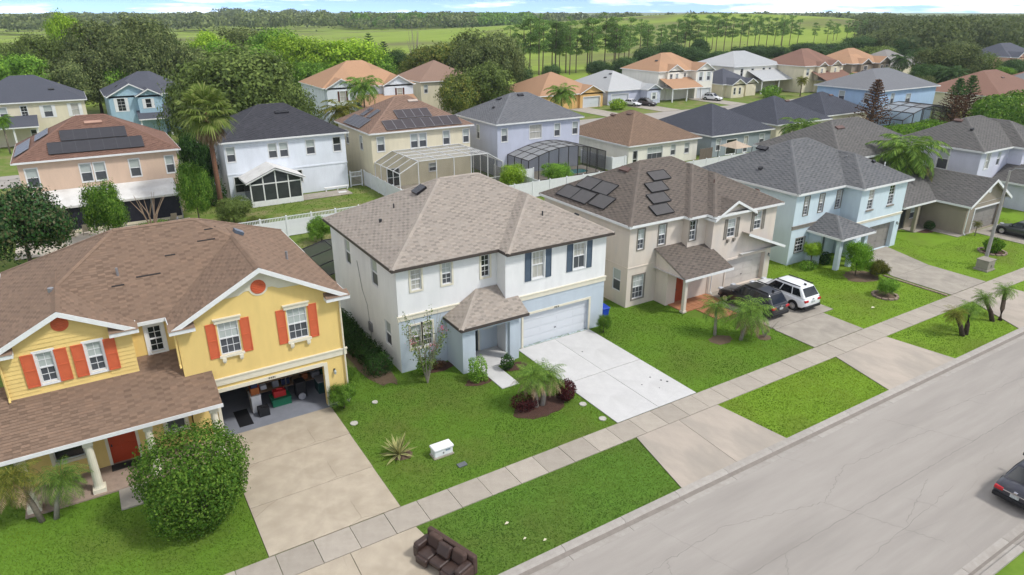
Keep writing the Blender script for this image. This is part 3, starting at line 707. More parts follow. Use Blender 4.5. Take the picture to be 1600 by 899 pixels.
h.door('S', 32.8, -1.75, -.6, 2.3, REDDOOR, trim=CREAM)
h.opening('S', 32.6, 3.25, 8.55, 0, 2.5, .3)
mb = MB(); mb.box(3.1, 32.55, 0, 3.25, 32.6, 2.66); mb.box(8.55, 32.55, 0, 8.75, 32.6, 2.66); mb.box(3.25, 32.55, 2.5, 8.55, 32.6, 2.7); mb.build('garage_trim', CREAM, h.root)
h.vol((-5.3, 34.05, 10.14, 45.55), 6.4)
g1 = h.vol((1.72, 32.2, 10.14, 40), 6.4, .54, 'EW'); g2 = h.vol((-5.25, 33.2, .42, 39), 6.5, .52, 'EW')
h.vol((-5.6, 30.65, 3.15, 34.4), 2.95, .42, 'S', 'porch', None)
h.gable('S', 32.6, 1.95, 9.8, g1, YEL, 6.4); h.gable('S', 33.6, -4.95, .15, g2, YEL, 6.4)
h.rake(g1, h=.24); h.rake(g2, h=.24)
# boxed eave returns at the gable feet
for xa, xb, y, z in ((1.62, 2.75, 32.2, 6.4), (8.95, 10.2, 32.2, 6.4), (-5.35, -4.3, 33.2, 6.5), (-.7, .5, 33.2, 6.5)):
    o = MB().box(xa, y - .06, z - .2, xb, y + .4, z - .02).build('eave_return', WHITE, h.root)
    mb = MB(); mb.poly([(xa, y - .1, z), (xb, y - .1, z), (xb, y + .4, z + .2), (xa, y + .4, z + .2)]); mb.poly([(xa, y - .1, z), (xa, y + .4, z + .2), (xa, y + .4, z)]); mb.poly([(xb, y - .1, z), (xb, y + .4, z), (xb, y + .4, z + .2)]); mb.build('return_roof', Y_ROOF, o)
def disc(mb, x, y, z, r, t, n=24, w0=0.):
    b = len(mb.v)
    for k in range(n): a = 2 * math.pi * k / n; mb.v += [(x + r * math.cos(a), y - w0, z + r * math.sin(a)), (x + r * math.cos(a), y - w0 - t, z + r * math.sin(a))]
    mb.f.append(tuple(b + 2 * k + 1 for k in range(n)))
    for k in range(n): mb.f.append((b + 2 * k, b + 2 * ((k + 1) % n), b + 2 * ((k + 1) % n) + 1, b + 2 * k + 1))
for x, y, z, r in ((5.85, 32.6, 7.62, .36), (-2.42, 33.6, 7.28, .34)):
    mb = MB(); disc(mb, x, y, z, r, .05); o = mb.build('round_gable_vent', ORANGE, h.root)
    for k in range(7):
        zz = z - .27 + k * .09; hw = math.sqrt(max(.01, (r - .05) ** 2 - (zz - z) ** 2)); MB().box(x - hw, y - .075, zz - .015, x + hw, y - .05, zz + .015).build('louvre', ORANGE, o)
    if y < 32.7: mb = MB(); disc(mb, x, y, z, r + .1, .03); mb.build('vent_surround', CREAM, o)
mb = MB(); mb.poly([(3.9, 32.575, 7.3), (4.9, 32.575, 7.35), (5.2, 32.575, 7.5), (6.5, 32.575, 7.5), (6.8, 32.575, 7.35), (7.9, 32.575, 7.3), (5.93, 32.575, 8.38)]); mb.build('gable_panel', CREAM, h.root)
# lap siding boards on the left gable wall, cut round the windows
holes = [(-3.72, -2.86, 4.54, 6.24), (-1.84, -.96, 4.54, 6.24)]
z = 4.15; k = 0
while z < 7.8:
    z1 = z + .2; u0, u1 = -4.97, .17
    if z1 > 6.6: u0 = max(u0, -5.25 + (z1 - 6.44) / .52 + .02); u1 = min(u1, .42 - (z1 - 6.44) / .52 - .02)
    if u1 - u0 > .2:
        segs = [(u0, u1)]
        for a, b, c, e in holes:
            if z < e and z1 > c: segs = [s_ for p, q_ in segs for s_ in (((p, a), (b, q_)) if p < a and q_ > b else ((p, q_),))]
        for p, q_ in segs:
            mb = MB(); mb.v = [(p, 33.6, z), (q_, 33.6, z), (q_, 33.562, z), (p, 33.562, z), (p, 33.6, z1 - .005), (q_, 33.6, z1 - .005), (q_, 33.588, z1 - .005), (p, 33.588, z1 - .005)]
            mb.f = [(0, 1, 2, 3), (7, 6, 5, 4), (3, 2, 6, 7), (0, 3, 7, 4), (2, 1, 5, 6)]; mb.build('siding_board', SID, h.root, (p, 33.6, z))
    z = z1
for x, y in ((2.75, 31.0), (-.05, 31.0), (-2.4, 31.0), (-4.85, 31.0)):
    mb = MB(); mb.box(x - .26, y - .26, .05, x + .26, y + .26, .28); mb.tube([(x, y, .28), (x, y, .4), (x, y, 2.5)], [.23, .19, .155], 14); mb.box(x - .2, y - .2, 2.5, x + .2, y + .2, 2.68); mb.build('porch_column', CREAM, h.root)
MB().box(-5.3, 30.88, 2.66, 3.0, 31.12, 2.9).build('porch_beam', CREAM, h.root); MB().box(-1.85, 32.2, .081, -.45, 32.75, .1).build('doormat', mat('doormat', (.03, .028, .026), rough=1), h.root)
lamp_on_wall(h, 9.1, 32.6, 2.05); text_marks(h, 5.7, 32.6, 2.55); downpipe(h, 1.85, 32.5, 4.4, 6.2, YEL); downpipe(h, 9.72, 32.5, .2, 6.2, CREAM); downpipe(h, -4.9, 33.5, 4.2, 6.3, YEL)
# garage room inside
GFL = mat('garage_floor', (.22, .23, .26), (.18, .19, .215), scale=1.5, rough=.6); GIN = mat('garage_inside', (.30, .28, .25), rough=.9)
MB().box(2.05, 32.4, .0, 9.7, 39.3, .045).build('garage_floor', GFL, h.root)
mb = MB(); mb.box(2.05, 32.75, 0, 2.1, 39.3, 3.2); mb.box(9.65, 32.75, 0, 9.7, 39.3, 3.2); mb.box(2.05, 39.3, 0, 9.7, 39.35, 3.2); mb.box(2.05, 32.75, 3.2, 9.7, 39.3, 3.25); mb.build('garage_lining', GIN, h.root)
MB().box(3.3, 32.95, 2.52, 8.5, 35.0, 2.58).build('raised_garage_door', CREAM, h.root)
h.finish()
RV = dict(m=mat('solar_vent', (.09, .12, .16), rough=.3, spec=.6))
h.vent(6.4, 39.3, size=(.55, .5, .18), **RV); h.pipe(.2, 36.9, .4, .06, LEAD); h.pipe(-2.6, 36.4, .18, .13, LEAD); h.pipe(8.2, 36.2, .5, .07, LEAD); h.pipe(3.6, 40.2, .3, .05, LEAD)
LIFT = mat('missing_shingle', (.035, .03, .028), rough=.95)
pl = dict(h.vols[0].planes)['S']
for x, y, ln in ((1.5, 36.6, 1.1), (.1, 36.3, .55), (4.6, 38.2, .9), (4.9, 38.9, .45), (2.7, 37.6, .5), (5.2, 39.0, .15)): h.slab(x, y, *pl, ln, .09, .02, .035, LIFT, 'missing_shingle')
STAIN = mat('roof_stain', (.075, .05, .042), (.11, .07, .055), scale=2, rough=1)

# --- beige house with solar water panels
h = House('beige_house', 'beige two storey house with grey brown roof, solar panels and red door', 38, 39.5, B_ROOF)
A = (31.1, 34.2, 36.2, 44.7); M_ = (36.2, 33.6, 38.0, 44.7); Gb = (38.0, 32.9, 45.0, 44.7)
for r, sd in ((A, 'SWN'), (M_, 'SWN'), (Gb, 'SWEN')): h.box(r, 0, 6.25, BEI, sd)
mb = MB(); mb.box(31.06, 34.16, 2.98, 36.2, 34.2, 3.06); mb.box(31.06, 34.2, 2.98, 31.1, 44.7, 3.06); mb.build('band', BEI, h.root)
kw = dict(cols=2, rows=2, trim=TAUPE, tw=.07, lcols=2, lrows=2)
h.win('S', 34.2, 31.84, 32.46, 4.3, 5.8, up=PANE_BLIND, **kw); h.win('S', 34.2, 33.82, 34.52, 4.3, 5.82, **kw); h.win('S', 33.6, 36.2 + .1, 36.95, 4.38, 5.88, up=PANE_DARK, **kw)
h.win('S', 34.2, 31.65, 32.72, .55, 2.35, cols=3, rows=2, trim=TAUPE, tw=.1); h.win('W', 31.1, 34.9, 35.8, 1.0, 2.7)
kw = dict(cols=2, rows=2, shutters=TAUPE, sw=.3)
wb = h.win('S', 32.9, 39.56, 40.4, 4.25, 5.68, brackets=TAUPE, **kw); h.win('S', 32.9, 42.5, 43.3, 4.4, 5.82, **kw)
h.garage('S', 32.9, 39.9, 44.3, 2.35, GARB, trim=BEI, depth=.35); text_marks(h, 41.4, 32.9, 2.55)
h.door('S', 32.95, 34.75, 35.6, 2.15, BROWNDOOR)
h.vol((30.8, 33.9, 45.3, 45.05), 6.25); h.vol((35.9, 33.3, 45.3, 45.05), 6.25); h.vol((37.65, 32.55, 45.3, 45.05), 6.25); gb = h.vol((37.7, 32.5, 42.2, 36), 6.0, .5, 'EW')
h.vol((33.5, 30.9, 38.3, 34.19), 2.75, .42, 'S', 'porch'); h.gable('S', 32.9, 37.95, 42.0, gb, BEI, 6.0); h.rake(gb)
h.vol((41.2, 32.2, 45.7, 33.2), 2.75, .35, 'E', 'pent', {'E': .38})
MB().poly([(33.7, 31.1, 2.6), (33.7, 34.15, 2.6), (33.7, 34.15, 3.9)]).build('porch_gable', BEI, h.root)
for x in (34.0,):
    mb = MB(); mb.box(x - .17, 31.15, .06, x + .17, 31.5, .2); mb.box(x - .12, 31.2, .2, x + .12, 31.45, 2.6); mb.build('porch_post', BEI, h.root)
h.box((33.85, 32.95, 38.0, 34.19), 0, 2.75, BEI, 'WS', 'entrance_wall'); MB().box(33.8, 31.2, 2.45, 38.0, 31.4, 2.75).build('porch_beam', BEI, h.root)
lamp_on_wall(h, 44.75, 32.9, 2.0); h.win('S', 32.95, 36.4, 37.2, 1.5, 2.2, up=PANE_DARK, lo=PANE_DARK, trim=TAUPE, tw=.08)
mb = MB(); mb.bar((40.0, 32.86, 6.6), (40.0, 32.86, 6.95), .1, .06); mb.build('gable_bracket', TAUPE, h.root); MB().bar((42.3, 32.7, 5.6), (42.3, 32.5, 6.0), .1, .1).build('gable_bracket', TAUPE, h.root); downpipe(h, 38.25, 32.75, .1, 2.7, WHITE)
MB().bar((41.2, 32.17, 4.42), (45.72, 32.17, 2.7), .05, .2).build('rake_board', WHITE, h.root)
h.finish()
COLL = mat('solar_collector', (.06, .054, .05), (.075, .068, .064), scale=3, rough=.35, spec=.5); CFR = mat('collector_frame', (.02, .02, .021), rough=.4)
v = h.vols[0]
a, b, c = dict(v.planes)['W']
for x, y in ((31.78, 42.3), (31.78, 40.4), (33.05, 41.4), (33.05, 39.45), (31.9, 38.35)): h.slab(x, y, a, b, c, 1.86, 1.3, .04, .12, COLL, 'solar_panel', None, CFR)
a, b, c = dict(v.planes)['S']
for x, y in ((34.4, 34.75), (35.0, 35.75), (35.7, 36.75), (36.8, 37.75)): h.slab(x, y, a, b, c, 1.75, 1.0, .05, .13, COLL, 'solar_panel', None, CFR)
h.vent(35.2, 39.75, size=(1.0, .45, .14), m=BRVENT); h.vent(44.2, 34.4, size=(.3, .25, .2), m=BRVENT); h.pipe(40.5, 35.5, .3, .05, BRVENT)

# --- pale blue house
h = House('pale_blue_house', 'pale blue two storey house with slate grey roof and taupe garage door', 54.5, 39, L_ROOF)
A = (48.6, 33.8, 54.9, 44.4); Gl = (54.9, 32.1, 61.7, 44.4)
for r, sd in ((A, 'SWN'), (Gl, 'SWEN')): h.box(r, 0, 6.25, LBL, sd)
h.band(A, 3.1, 3.35, TAUPE, e=.05, sides='S'); h.band(Gl, 3.0, 3.15, CREAM, e=.05, sides='S')
kw = dict(cols=2, rows=3, trim=TAUPE, tw=.06)
for u0, u1, z0, z1 in ((49.7, 50.3, 4.2, 5.8), (51.7, 52.3, 4.2, 5.76), (54.05, 54.75, 4.2, 5.76)): h.win('S', 33.8, u0, u1, z0, z1, up=PANE_CURTAIN, **kw)
h.win('S', 33.8, 49.35, 50.5, 1.0, 2.25, cols=3, rows=2, trim=TAUPE, tw=.06, up=PANE_DARK, lo=PANE_DARK)
kw = dict(cols=2, rows=3, sill=TAUPE); h.win('S', 32.1, 56.0, 56.8, 4.15, 5.92, up=PANE_CURTAIN, **kw); h.win('S', 32.1, 59.05, 59.9, 4.15, 5.92, up=PANE_DARK, **kw)
h.garage('S', 32.1, 57.1, 60.9, 2.45, GART, depth=.4); h.door('S', 33.8, 52.6, 53.5, 2.2, BLACKDOOR)
h.vol((48.3, 33.45, 62.0, 44.75), 6.25); h.vol((54.55, 31.75, 62.0, 44.75), 6.25); h.vol((50.6, 30.45, 55.2, 33.79), 2.85, .5, 'SEW', 'porch')
h.box((51.0, 32.6, 51.3, 33.79), 0, 2.7, LBL, 'WES', 'porch_wall')
for x in (51.2, 52.9, 54.6): MB().box(x - .2, 30.8, 0, x + .2, 31.15, 2.75).build('porch_post', LBL, h.root)
MB().box(51.0, 30.8, 2.5, 54.8, 31.1, 2.85).build('porch_beam', LBL, h.root); lamp_on_wall(h, 61.3, 32.1, 2.2)
h.finish(); h.vent(52.3, 40.7, size=(1.1, .45, .16), m=SKYL); h.vent(50.0, 38.8, size=(.3, .25, .2)); h.vent(59.2, 34.2, size=(.3, .25, .18)); h.pipe(60.1, 33.6, .35, .05, WHITE); h.pipe(57.6, 35.8, .2, .1, LEAD)

# --- tan house beyond it: two storeys behind, garage wing in front
h = House('tan_house', 'tan house with dark grey roofs and a gabled garage wing in front', 71, 42, T_ROOF)
h.box((63.8, 40.2, 78.6, 50.2), 0, 6.25, TAN); h.box((64.5, 34.5, 69.9, 40.2), 0, 2.85, TAN, 'SW'); h.box((70.1, 30.4, 77.2, 40.2), 0, 2.85, TAN, 'SWE')
h.vol((63.4, 39.85, 79, 50.6), 6.25); gt = h.vol((69.75, 29.95, 77.55, 41), 2.9, .56, 'EW', 'low'); h.vol((64.2, 33.2, 72, 40.5), 2.9, .5, 'SW', 'low')
h.gable('S', 30.4, 70.1, 77.2, gt, TAN, 2.85); h.rake(gt, h=.25)
h.garage('S', 30.4, 71.6, 76.6, 2.3, GART, trim=WHITE, depth=.3); h.door('S', 34.5, 66.4, 67.3, 2.1, BLACKDOOR); h.win('S', 34.5, 68.0, 69.2, .9, 2.2)
MB().box(66.9, 33.3, 0, 67.25, 33.6, 2.9).build('porch_post', TAN, h.root)
mb = MB(); disc(mb, 73.65, 30.4, 3.95, .25, .05, 16); mb.build('round_gable_vent', WHITE, h.root); downpipe(h, 70.0, 30.2, .1, 2.7, WHITE)
h.win('S', 40.2, 77.2, 78.1, 4.2, 5.8); h.win('S', 40.2, 74.5, 75.4, 4.2, 5.8); h.finish(); h.vent(68.6, 44.0, size=(1.2, .45, .14), m=BRVENT); h.vent(76.2, 41.9, size=(1.2, .3, .06))

# --- lavender white house at the right edge
h = House('lavender_white_house', 'pale lavender white two storey house with taupe roof at the right edge', 87, 39, T_ROOF)
LAV = stucco('lavender_white_stucco', 'd9d9e6', .9); h.box((80.7, 35.0, 93, 44), 0, 6.25, LAV); h.vol((80.3, 34.6, 93.4, 44.4), 6.25); h.vol((86.5, 33.2, 94.5, 44.4), 6.25)
h.box((86.8, 33.6, 94.2, 44), 0, 6.25, LAV, 'SWE'); h.vol((84, 30.2, 90, 34.9), 2.9, .5, 'SEW', 'porch'); h.box((84.6, 30.6, 89.4, 34.9), 0, 2.85, LAV, 'SWE')
h.win('W', 80.7, 38.2, 39.4, 3.7, 6.0, trim=WHITE); h.win('S', 35.0, 81.9, 82.7, 4.2, 5.9, trim=WHITE, up=PANE_CURTAIN, lo=PANE_CURTAIN); h.win('S', 35.0, 84.4, 85.1, 4.3, 5.8); h.win('S', 33.6, 87.6, 88.6, 4.2, 5.8, up=PANE_DARK, lo=PANE_DARK, cols=2, rows=2)
h.finish(); h.vent(84.5, 39.9, size=(.9, .4, .14), m=BRVENT); h.vent(83.3, 37.7, size=(.3, .25, .2))
# ------------------------------------------------------------------ houses of the back row (their backs face us)
def plain_roof(name, c, k=.8):
    return shingle(name, c, tuple(v * k for v in c), tuple(v * .88 for v in c))
CHAR = plain_roof('charcoal_shingle', (.075, .075, .085)); MIDG = plain_roof('mid_grey_shingle', (.20, .205, .215)); BRN = plain_roof('brown_shingle', (.27, .185, .13)); NVY = plain_roof('blue_black_shingle', (.095, .10, .12)); ORR = plain_roof('orange_shingle', (.44, .265, .16)); PALE = plain_roof('pale_grey_shingle', (.44, .45, .45)); RDB = plain_roof('red_brown_back_shingle', (.25, .145, .108)); CRB = plain_roof('tan_brown_shingle', (.30, .20, .15)); GRN = plain_roof('grey_tan_shingle', (.27, .255, .235))
PEA = stucco('peach_stucco', 'e0c3ab', .9); WHB = stucco('bluish_white_stucco', 'e6ebf2', .95); CRM = stucco('cream_stucco', 'e6dcc0', .92); LVS = stucco('lavender_stucco', 'c9cddc', .92); OWH = stucco('off_white_stucco', 'eeeadd', .95); SKB = stucco('sky_blue_stucco', 'a9c6d4', .92); PBL = stucco('powder_blue_stucco', 'b5d0ea', .92); GBL = stucco('grey_blue_stucco', '9fa9ad', .85); ORS = stucco('orange_stucco', 'e2b878', .9); PKS = stucco('pink_stucco', 'e6b79d', .9)
PV = mat('photovoltaic', (.022, .021, .026), (.03, .028, .034), scale=2, rough=.3, spec=.5); PVB = mat('photovoltaic_brown', (.055, .043, .045), (.045, .035, .037), scale=2, rough=.3, spec=.5); PVF = mat('panel_frame', (.30, .30, .31), rough=.4, metal=.5)
PVD = mat('panel_frame_dark', (.07, .07, .075), rough=.4); WK = dict(trim=WHITE, tw=.07)
# peach house with solar panels
h = House('peach_house', 'peach two storey house with reddish brown roof and two rows of black solar panels', 1.4, 85, RDB)
h.box((-5.7, 79.6, 8.2, 90.8), 0, 6.7, PEA); h.vol((-6.1, 79.2, 8.6, 91.3), 6.7)
for u0, u1 in ((-5.2, -4.2), (-.7, .28), (.5, 1.5), (3.65, 4.6), (7.0, 7.8)): h.win('S', 79.6, u0, u1, 4.2, 6.0, **WK)
h.finish(); v = h.vols[0]; h.solar(v, 'S', -1.15, 3.1, 1.14, 1.68, 5, PV, PVD); h.solar(v, 'S', -2.35, 1.42, 1.16, 1.8, 7, PV, PVD)
h.solar(v, 'W', 81.6, 1.0, 1.3, 1.5, 5, PV, PVF); h.solar(v, 'W', 84.0, 2.8, 1.3, 1.4, 3, PV, PVF); h.vent(1.4, 84.0, size=(1.6, .4, .14), m=mat('pinkish_vent', (.45, .27, .2)))
aw = mat('awning_aluminium', (.70, .69, .66), (.60, .585, .55), scale=1, rough=.6, c3=(.5, .48, .44), s3=.6, t3=(.5, .75))
mb = MB(); mb.poly([(-5.9, 76.1, 2.75), (7.4, 76.1, 2.75), (7.4, 79.58, 3.7), (-5.9, 79.58, 3.7)]); mb.poly([(-5.9, 76.1, 2.55), (-5.9, 79.58, 3.5), (7.4, 79.58, 3.5), (7.4, 76.1, 2.55)]); mb.poly([(-5.9, 76.1, 2.55), (7.4, 76.1, 2.55), (7.4, 76.1, 2.75), (-5.9, 76.1, 2.75)]); mb.build('patio_awning', aw, h.root)
SCR = mat('black_screen', (.012, .013, .02), (.02, .02, .03), scale=4, rough=.6)
for k in range(6):
    x = -5.8 + k * 2.64
    if k < 5: MB().box(x + .06, 76.4, .35, x + 2.58, 76.43, 2.5).build('screen', SCR, h.root)
    MB().box(x - .05, 76.36, .05, x + .06, 76.46, 2.6).build('screen_post', LEAD, h.root)
MB().box(-5.8, 76.38, .05, 7.4, 76.44, .35).build('knee_wall', CRM, h.root)
# white house with sunroom
h = House('white_sunroom_house', 'white two storey house with charcoal roof and a glazed sunroom behind', 20, 85, CHAR)
h.box((13.0, 80.3, 26.7, 91.0), 0, 6.75, WHB); h.vol((12.6, 79.9, 27.1, 91.4), 6.75)
MB().box(12.95, 80.24, 3.05, 26.75, 80.3, 3.2).build('band', WHB, h.root)
for u0, u1 in ((13.2, 14.1), (17.7, 18.65), (18.95, 19.9), (22.0, 23.0)): h.win('S', 80.3, u0, u1, 4.5, 6.15, **WK)
h.win('S', 80.3, 25.2, 26.15, 4.5, 6.2, up=PANE_DARK, **WK); h.win('S', 80.3, 13.6, 14.6, 1.0, 2.8, up=PANE_DARK, lo=PANE_DARK, **WK); h.win('S', 80.3, 20.6, 21.2, 1.4, 2.8, up=PANE_DARK, **WK)
sr = h.vol((14.1, 76.5, 20.5, 80.29), 2.75, .42, 'EW', 'sun'); h.rm2 = aw
h.finish(); h.vent(20.6, 84.0, size=(1.6, .4, .14), m=SKYL)
mb = MB()     # pale metal roof sheet over the sunroom
for xa in (14.05, 20.55): mb.poly([(xa, 76.4, 2.82), (17.3, 76.4, 4.2), (17.3, 80.28, 4.2), (xa, 80.28, 2.82)])
mb.build('sunroom_roof', aw, h.root); h.rake(sr, h=.16)
SG = mat('sunroom_glass', (.03, .034, .04), (.05, .055, .06), scale=1.5, rough=.08, spec=.6)
for k in range(4):
    x0, x1 = 14.55 + k * 1.37, 14.55 + (k + 1) * 1.37
    MB().box(x0 + .06, 76.82, .62, x1 - .06, 76.86, 2.4).build('sunroom_pane', SG, h.root)
    ha, hb = [2.45 + .42 * (3.2 - abs(t - 17.3)) for t in (x0 + .06, x1 - .06)]
    MB().poly([(x0 + .06, 76.84, 2.52), (x1 - .06, 76.84, 2.52), (x1 - .06, 76.84, hb), (x0 + .06, 76.84, ha)]).build('gable_pane', SG, h.root)
for k in range(5): x = 14.55 + k * 1.37; MB().box(x - .06, 76.78, 0, x + .06, 76.9, 2.45 + .42 * (3.2 - abs(x - 17.3))).build('sunroom_post', WHITE, h.root)
mb = MB(); mb.box(14.5, 76.8, 0, 20.1, 76.88, .62); mb.build('knee_wall', WHITE, h.root); MB().box(14.5, 76.79, 2.4, 20.1, 76.89, 2.52).build('sunroom_rail', WHITE, h.root)
MB().box(14.5, 76.88, 0, 14.56, 80.28, .62).build('knee_wall', WHITE, h.root); MB().box(14.5, 76.88, 2.4, 14.56, 80.28, 2.7).build('sunroom_rail', WHITE, h.root)
for k in range(3): MB().box(14.52, 76.95 + k * 1.12, .62, 14.55, 77.98 + k * 1.12, 2.4).build('sunroom_pane', SG, h.root)
# cream house with solar panels and white pool cage
h = House('cream_solar_house', 'cream two storey house with tan brown roof, solar panels and white pool cage', 35.5, 83, CRB)
h.box((28.9, 77.4, 42.1, 89), 0, 6.75, CRM); h.vol((28.5, 77.0, 42.5, 89.4), 6.75)
for u0, u1 in ((29.6, 30.5), (33.9, 34.85), (35.05, 36.0), (38.3, 39.2), (41.1, 41.95)): h.win('S', 77.4, u0, u1, 4.5, 6.2, **WK)
h.win('W', 28.9, 80.4, 81.3, 4.3, 6.0, **WK); h.win('W', 28.9, 85.4, 86.3, 4.3, 6.0, **WK); h.win('S', 77.4, 36.2, 37.2, 1.4, 2.4, **WK); h.win('S', 77.4, 30.6, 32.2, .1, 2.3, up=PANE_DARK, lo=PANE_DARK, **WK)
h.finish(); v = h.vols[0]; h.solar(v, 'S', 33.7, 2.75, 1.1, 1.65, 4, PVB, PVF); h.solar(v, 'S', 31.5, 1.02, 1.22, 1.8, 8, PVB, PVF); h.solar(v, 'W', 81.1, 1.0, 1.1, 1.8, 5, PV, PVF); h.solar(v, 'W', 82.0, 2.7, 1.1, 1.65, 1, PV, PVF); h.solar(v, 'W', 84.2, 2.7, 1.1, 1.65, 1, PV, PVF)
h.vent(36.5, 82.0, size=(1.3, .4, .14), m=mat('pale_vent', (.5, .42, .36))); h.vent(31.5, 84.0, size=(.9, .4, .12), m=BRVENT)
# lavender house with bronze cage
h = House('lavender_grey_house', 'lavender grey two storey house with mid grey roof and dark domed pool cage', 51.5, 81, MIDG)
h.box((45.1, 75.6, 58.2, 86), 0, 6.75, LVS); h.vol((44.7, 75.2, 58.6, 86.4), 6.75)
for u0, u1 in ((45.7, 46.6), (54.0, 54.9), (57.0, 57.9)): h.win('S', 75.6, u0, u1, 4.4, 6.1, **WK)
h.win('S', 75.6, 50.0, 51.9, 4.4, 6.2, up=PANE_CURTAIN, lo=PANE_CURTAIN, cols=2, **WK); h.win('W', 45.1, 80.2, 81.0, 4.2, 6.0, **WK)
h.finish(); h.vent(51.5, 80.2, size=(.9, .4, .14), m=SKYL); h.vent(48.9, 81.4, size=(.9, .4, .14), m=SKYL); h.vent(47.2, 80, size=(.3, .25, .2))
def bungalow(name, label, rect, wallm, roofm, wins=(), tabs=True, z=3.2, p=.5, vents=(), extra=None, group=None):
    x0, y0, x1, y1 = rect; h = House(name, label, (x0 + x1) / 2, (y0 + y1) / 2, roofm, tabs, group); h.box((x0 + .4, y0 + .4, x1 - .4, y1 - .4), 0, z, wallm); h.vol(rect, z, p)
    if extra: extra(h)
    for u0, u1, z0, z1, st in wins: h.win('S', y0 + .4, u0, u1, z0, z1, **{**WK, **st})
    h.finish()
    for vx, vy in vents: h.vent(vx, vy, size=(1.0, .4, .14), m=BRVENT)
    return h
D2 = dict(up=PANE_DARK, lo=PANE_DARK)
bungalow('brown_roof_bungalow', 'off white single storey house with large plain brown hip roof', (62.0, 69.6, 75.8, 84.5), OWH, BRN, [(63.2, 64.0, .1, 2.4, D2), (65.8, 68.6, .9, 2.6, dict(cols=3)), (70.2, 71.1, 1.1, 2.6, {}), (72.9, 73.8, 1.1, 2.6, {})], vents=((68.0, 76.6), (67.2, 79.3), (68, 81)))
bungalow('slate_bungalow', 'grey blue single storey house with blue black hip roof beside a gazebo', (77.6, 69.3, 91.4, 83.5), GBL, NVY, [(79, 79.9, .9, 2.6, {}), (81.2, 83.4, .1, 2.3, D2), (85, 85.9, .1, 2.5, dict(up=PANE_CURTAIN)), (88.5, 89.6, 1.0, 2.5, {})], vents=((86.2, 75.5),))
bungalow('dark_roof_bungalow', 'cream single storey house with dark roof right of the gazebo house', (94.4, 71.2, 108.6, 85), CRM, NVY, [(96.5, 97.4, .9, 2.4, {}), (103, 104, .9, 2.4, {})], vents=((103, 76.5),))
bungalow('charcoal_roof_bungalow', 'single storey house with charcoal roof in front of the powder blue house', (110, 73.5, 123.5, 86), CRM, NVY, [], vents=((118, 78.5),))
h = House('powder_blue_house', 'powder blue two storey house with grey roof behind the dead conifers', 134, 80, MIDG, False)
h.box((124.5, 73, 143, 86), 0, 6.7, PBL); h.vol((124, 72.5, 143.5, 86.5), 6.7, .45); h.win('W', 124.5, 80, 81.2, 4.2, 6, **WK); h.win('W', 124.5, 75, 76, 4.2, 6, **WK); h.win('S', 73, 128, 129, 4.2, 6, **WK); h.win('S', 73, 133, 134.5, 4, 5.6, cols=2, **WK); h.finish(); h.vent(131, 81, size=(1.2, .5, .2))
# ------------------------------------------------------------------ houses across the back street, facing us
def far_house(name, label, rect, z, wallm, roofm, wins=(), gables=(), porch=None, garage=None, p=.54, vents=(), gz=None):
    x0, y0, x1, y1 = rect; h = House(name, label, (x0 + x1) / 2, (y0 + y1) / 2, roofm, False); h.box((x0 + .4, y0 + .4, x1 - .4, y1 - .4), 0, z, wallm); h.vol(rect, z, p)
    for g0, g1, out_ in gables:
        v = h.vol((g0, y0 - out_, g1, y0 + (g1 - g0) / 2 + 1.5), z - .05, p, 'EW'); yw = y0 - out_ + .4
        if out_ > .3: h.box((g0 + .3, yw, g1 - .3, y0 + .4), 0, z, wallm, 'SWE')
        h.gable('S', yw if out_ > .3 else y0 + .38, g0 + .3, g1 - .3, v, wallm, z - .3); h.rake(v, WHITE)
    for u0, u1, z0, z1, pl, st in wins: h.win('S', pl, u0, u1, z0, z1, **{**WK, **st})
    if porch:
        a, b, c, zz = porch; h.vol((a, y0 - c, b, y0 + .39), zz, .4, 'S', 'porch')
        for x in (a + .3, (a + b) / 2, b - .3): MB().box(x - .12, y0 - c + .3, 0, x + .12, y0 - c + .55, zz).build('porch_post', WHITE, h.root)
    if garage: h.garage('S', garage[3], garage[0], garage[1], garage[2], GARW, trim=WHITE)
    h.finish()
    for vx, vy in vents: h.vent(vx, vy, size=(.8, .4, .14))
    return h
SHW = dict(shutters=WHITE, sw=.4); DW = dict(cols=2, rows=2, **D2); BSH = dict(shutters=mat('dark_red_shutter', (.12, .04, .03)), sw=.35, up=PANE_CURTAIN, lo=PANE_CURTAIN)
far_house('cream_shutter_house', 'cream two storey house with white shutters at the far left edge', (-14.5, 134.6, 2.1, 148), 6.7, CRM, NVY, [(-10, -9, 4.2, 6, 135, {}), (-7.2, -6.3, 4.4, 6.1, 135, DW), (-4.2, -3.0, 4.2, 6, 135, SHW), (-.4, .7, 4.2, 6.1, 135, dict(SHW, up=PANE_CURTAIN, lo=PANE_CURTAIN)), (-6.6, -5.8, 1, 2.4, 135, D2)], porch=(-12, -5.2, 3.0, 3.3), vents=((-2.5, 137.4),))
h = far_house('sky_blue_house', 'sky blue two storey house with white gable boards and dark red door', (4.7, 137.6, 19, 150), 6.7, SKB, NVY, [(6.4, 7.6, 4.2, 6.3, 136.3, dict(SHW, **DW)), (10.6, 11.5, 4.6, 6.1, 135.4, dict(SHW, **D2)), (14.0, 14.8, 4.7, 6.0, 138, DW)], gables=((4.9, 12.4, 1.7), (9.2, 13.4, 2.6)), porch=(9, 18.5, 4.2, 3.0), vents=((7, 140.5),))
far_house('white_orange_roof_house', 'white two storey house with orange roof and dark shutters behind two queen palms', (39.9, 130.3, 58.8, 146), 6.7, WHB, ORR, [(43.0, 44.1, 4.2, 6.0, 129.9, BSH), (54.6, 55.7, 4.2, 6.0, 129.9, BSH)], gables=((40.3, 46.5, .8), (51.6, 58.2, .8)), porch=(46, 58, 4.5, 3.1))
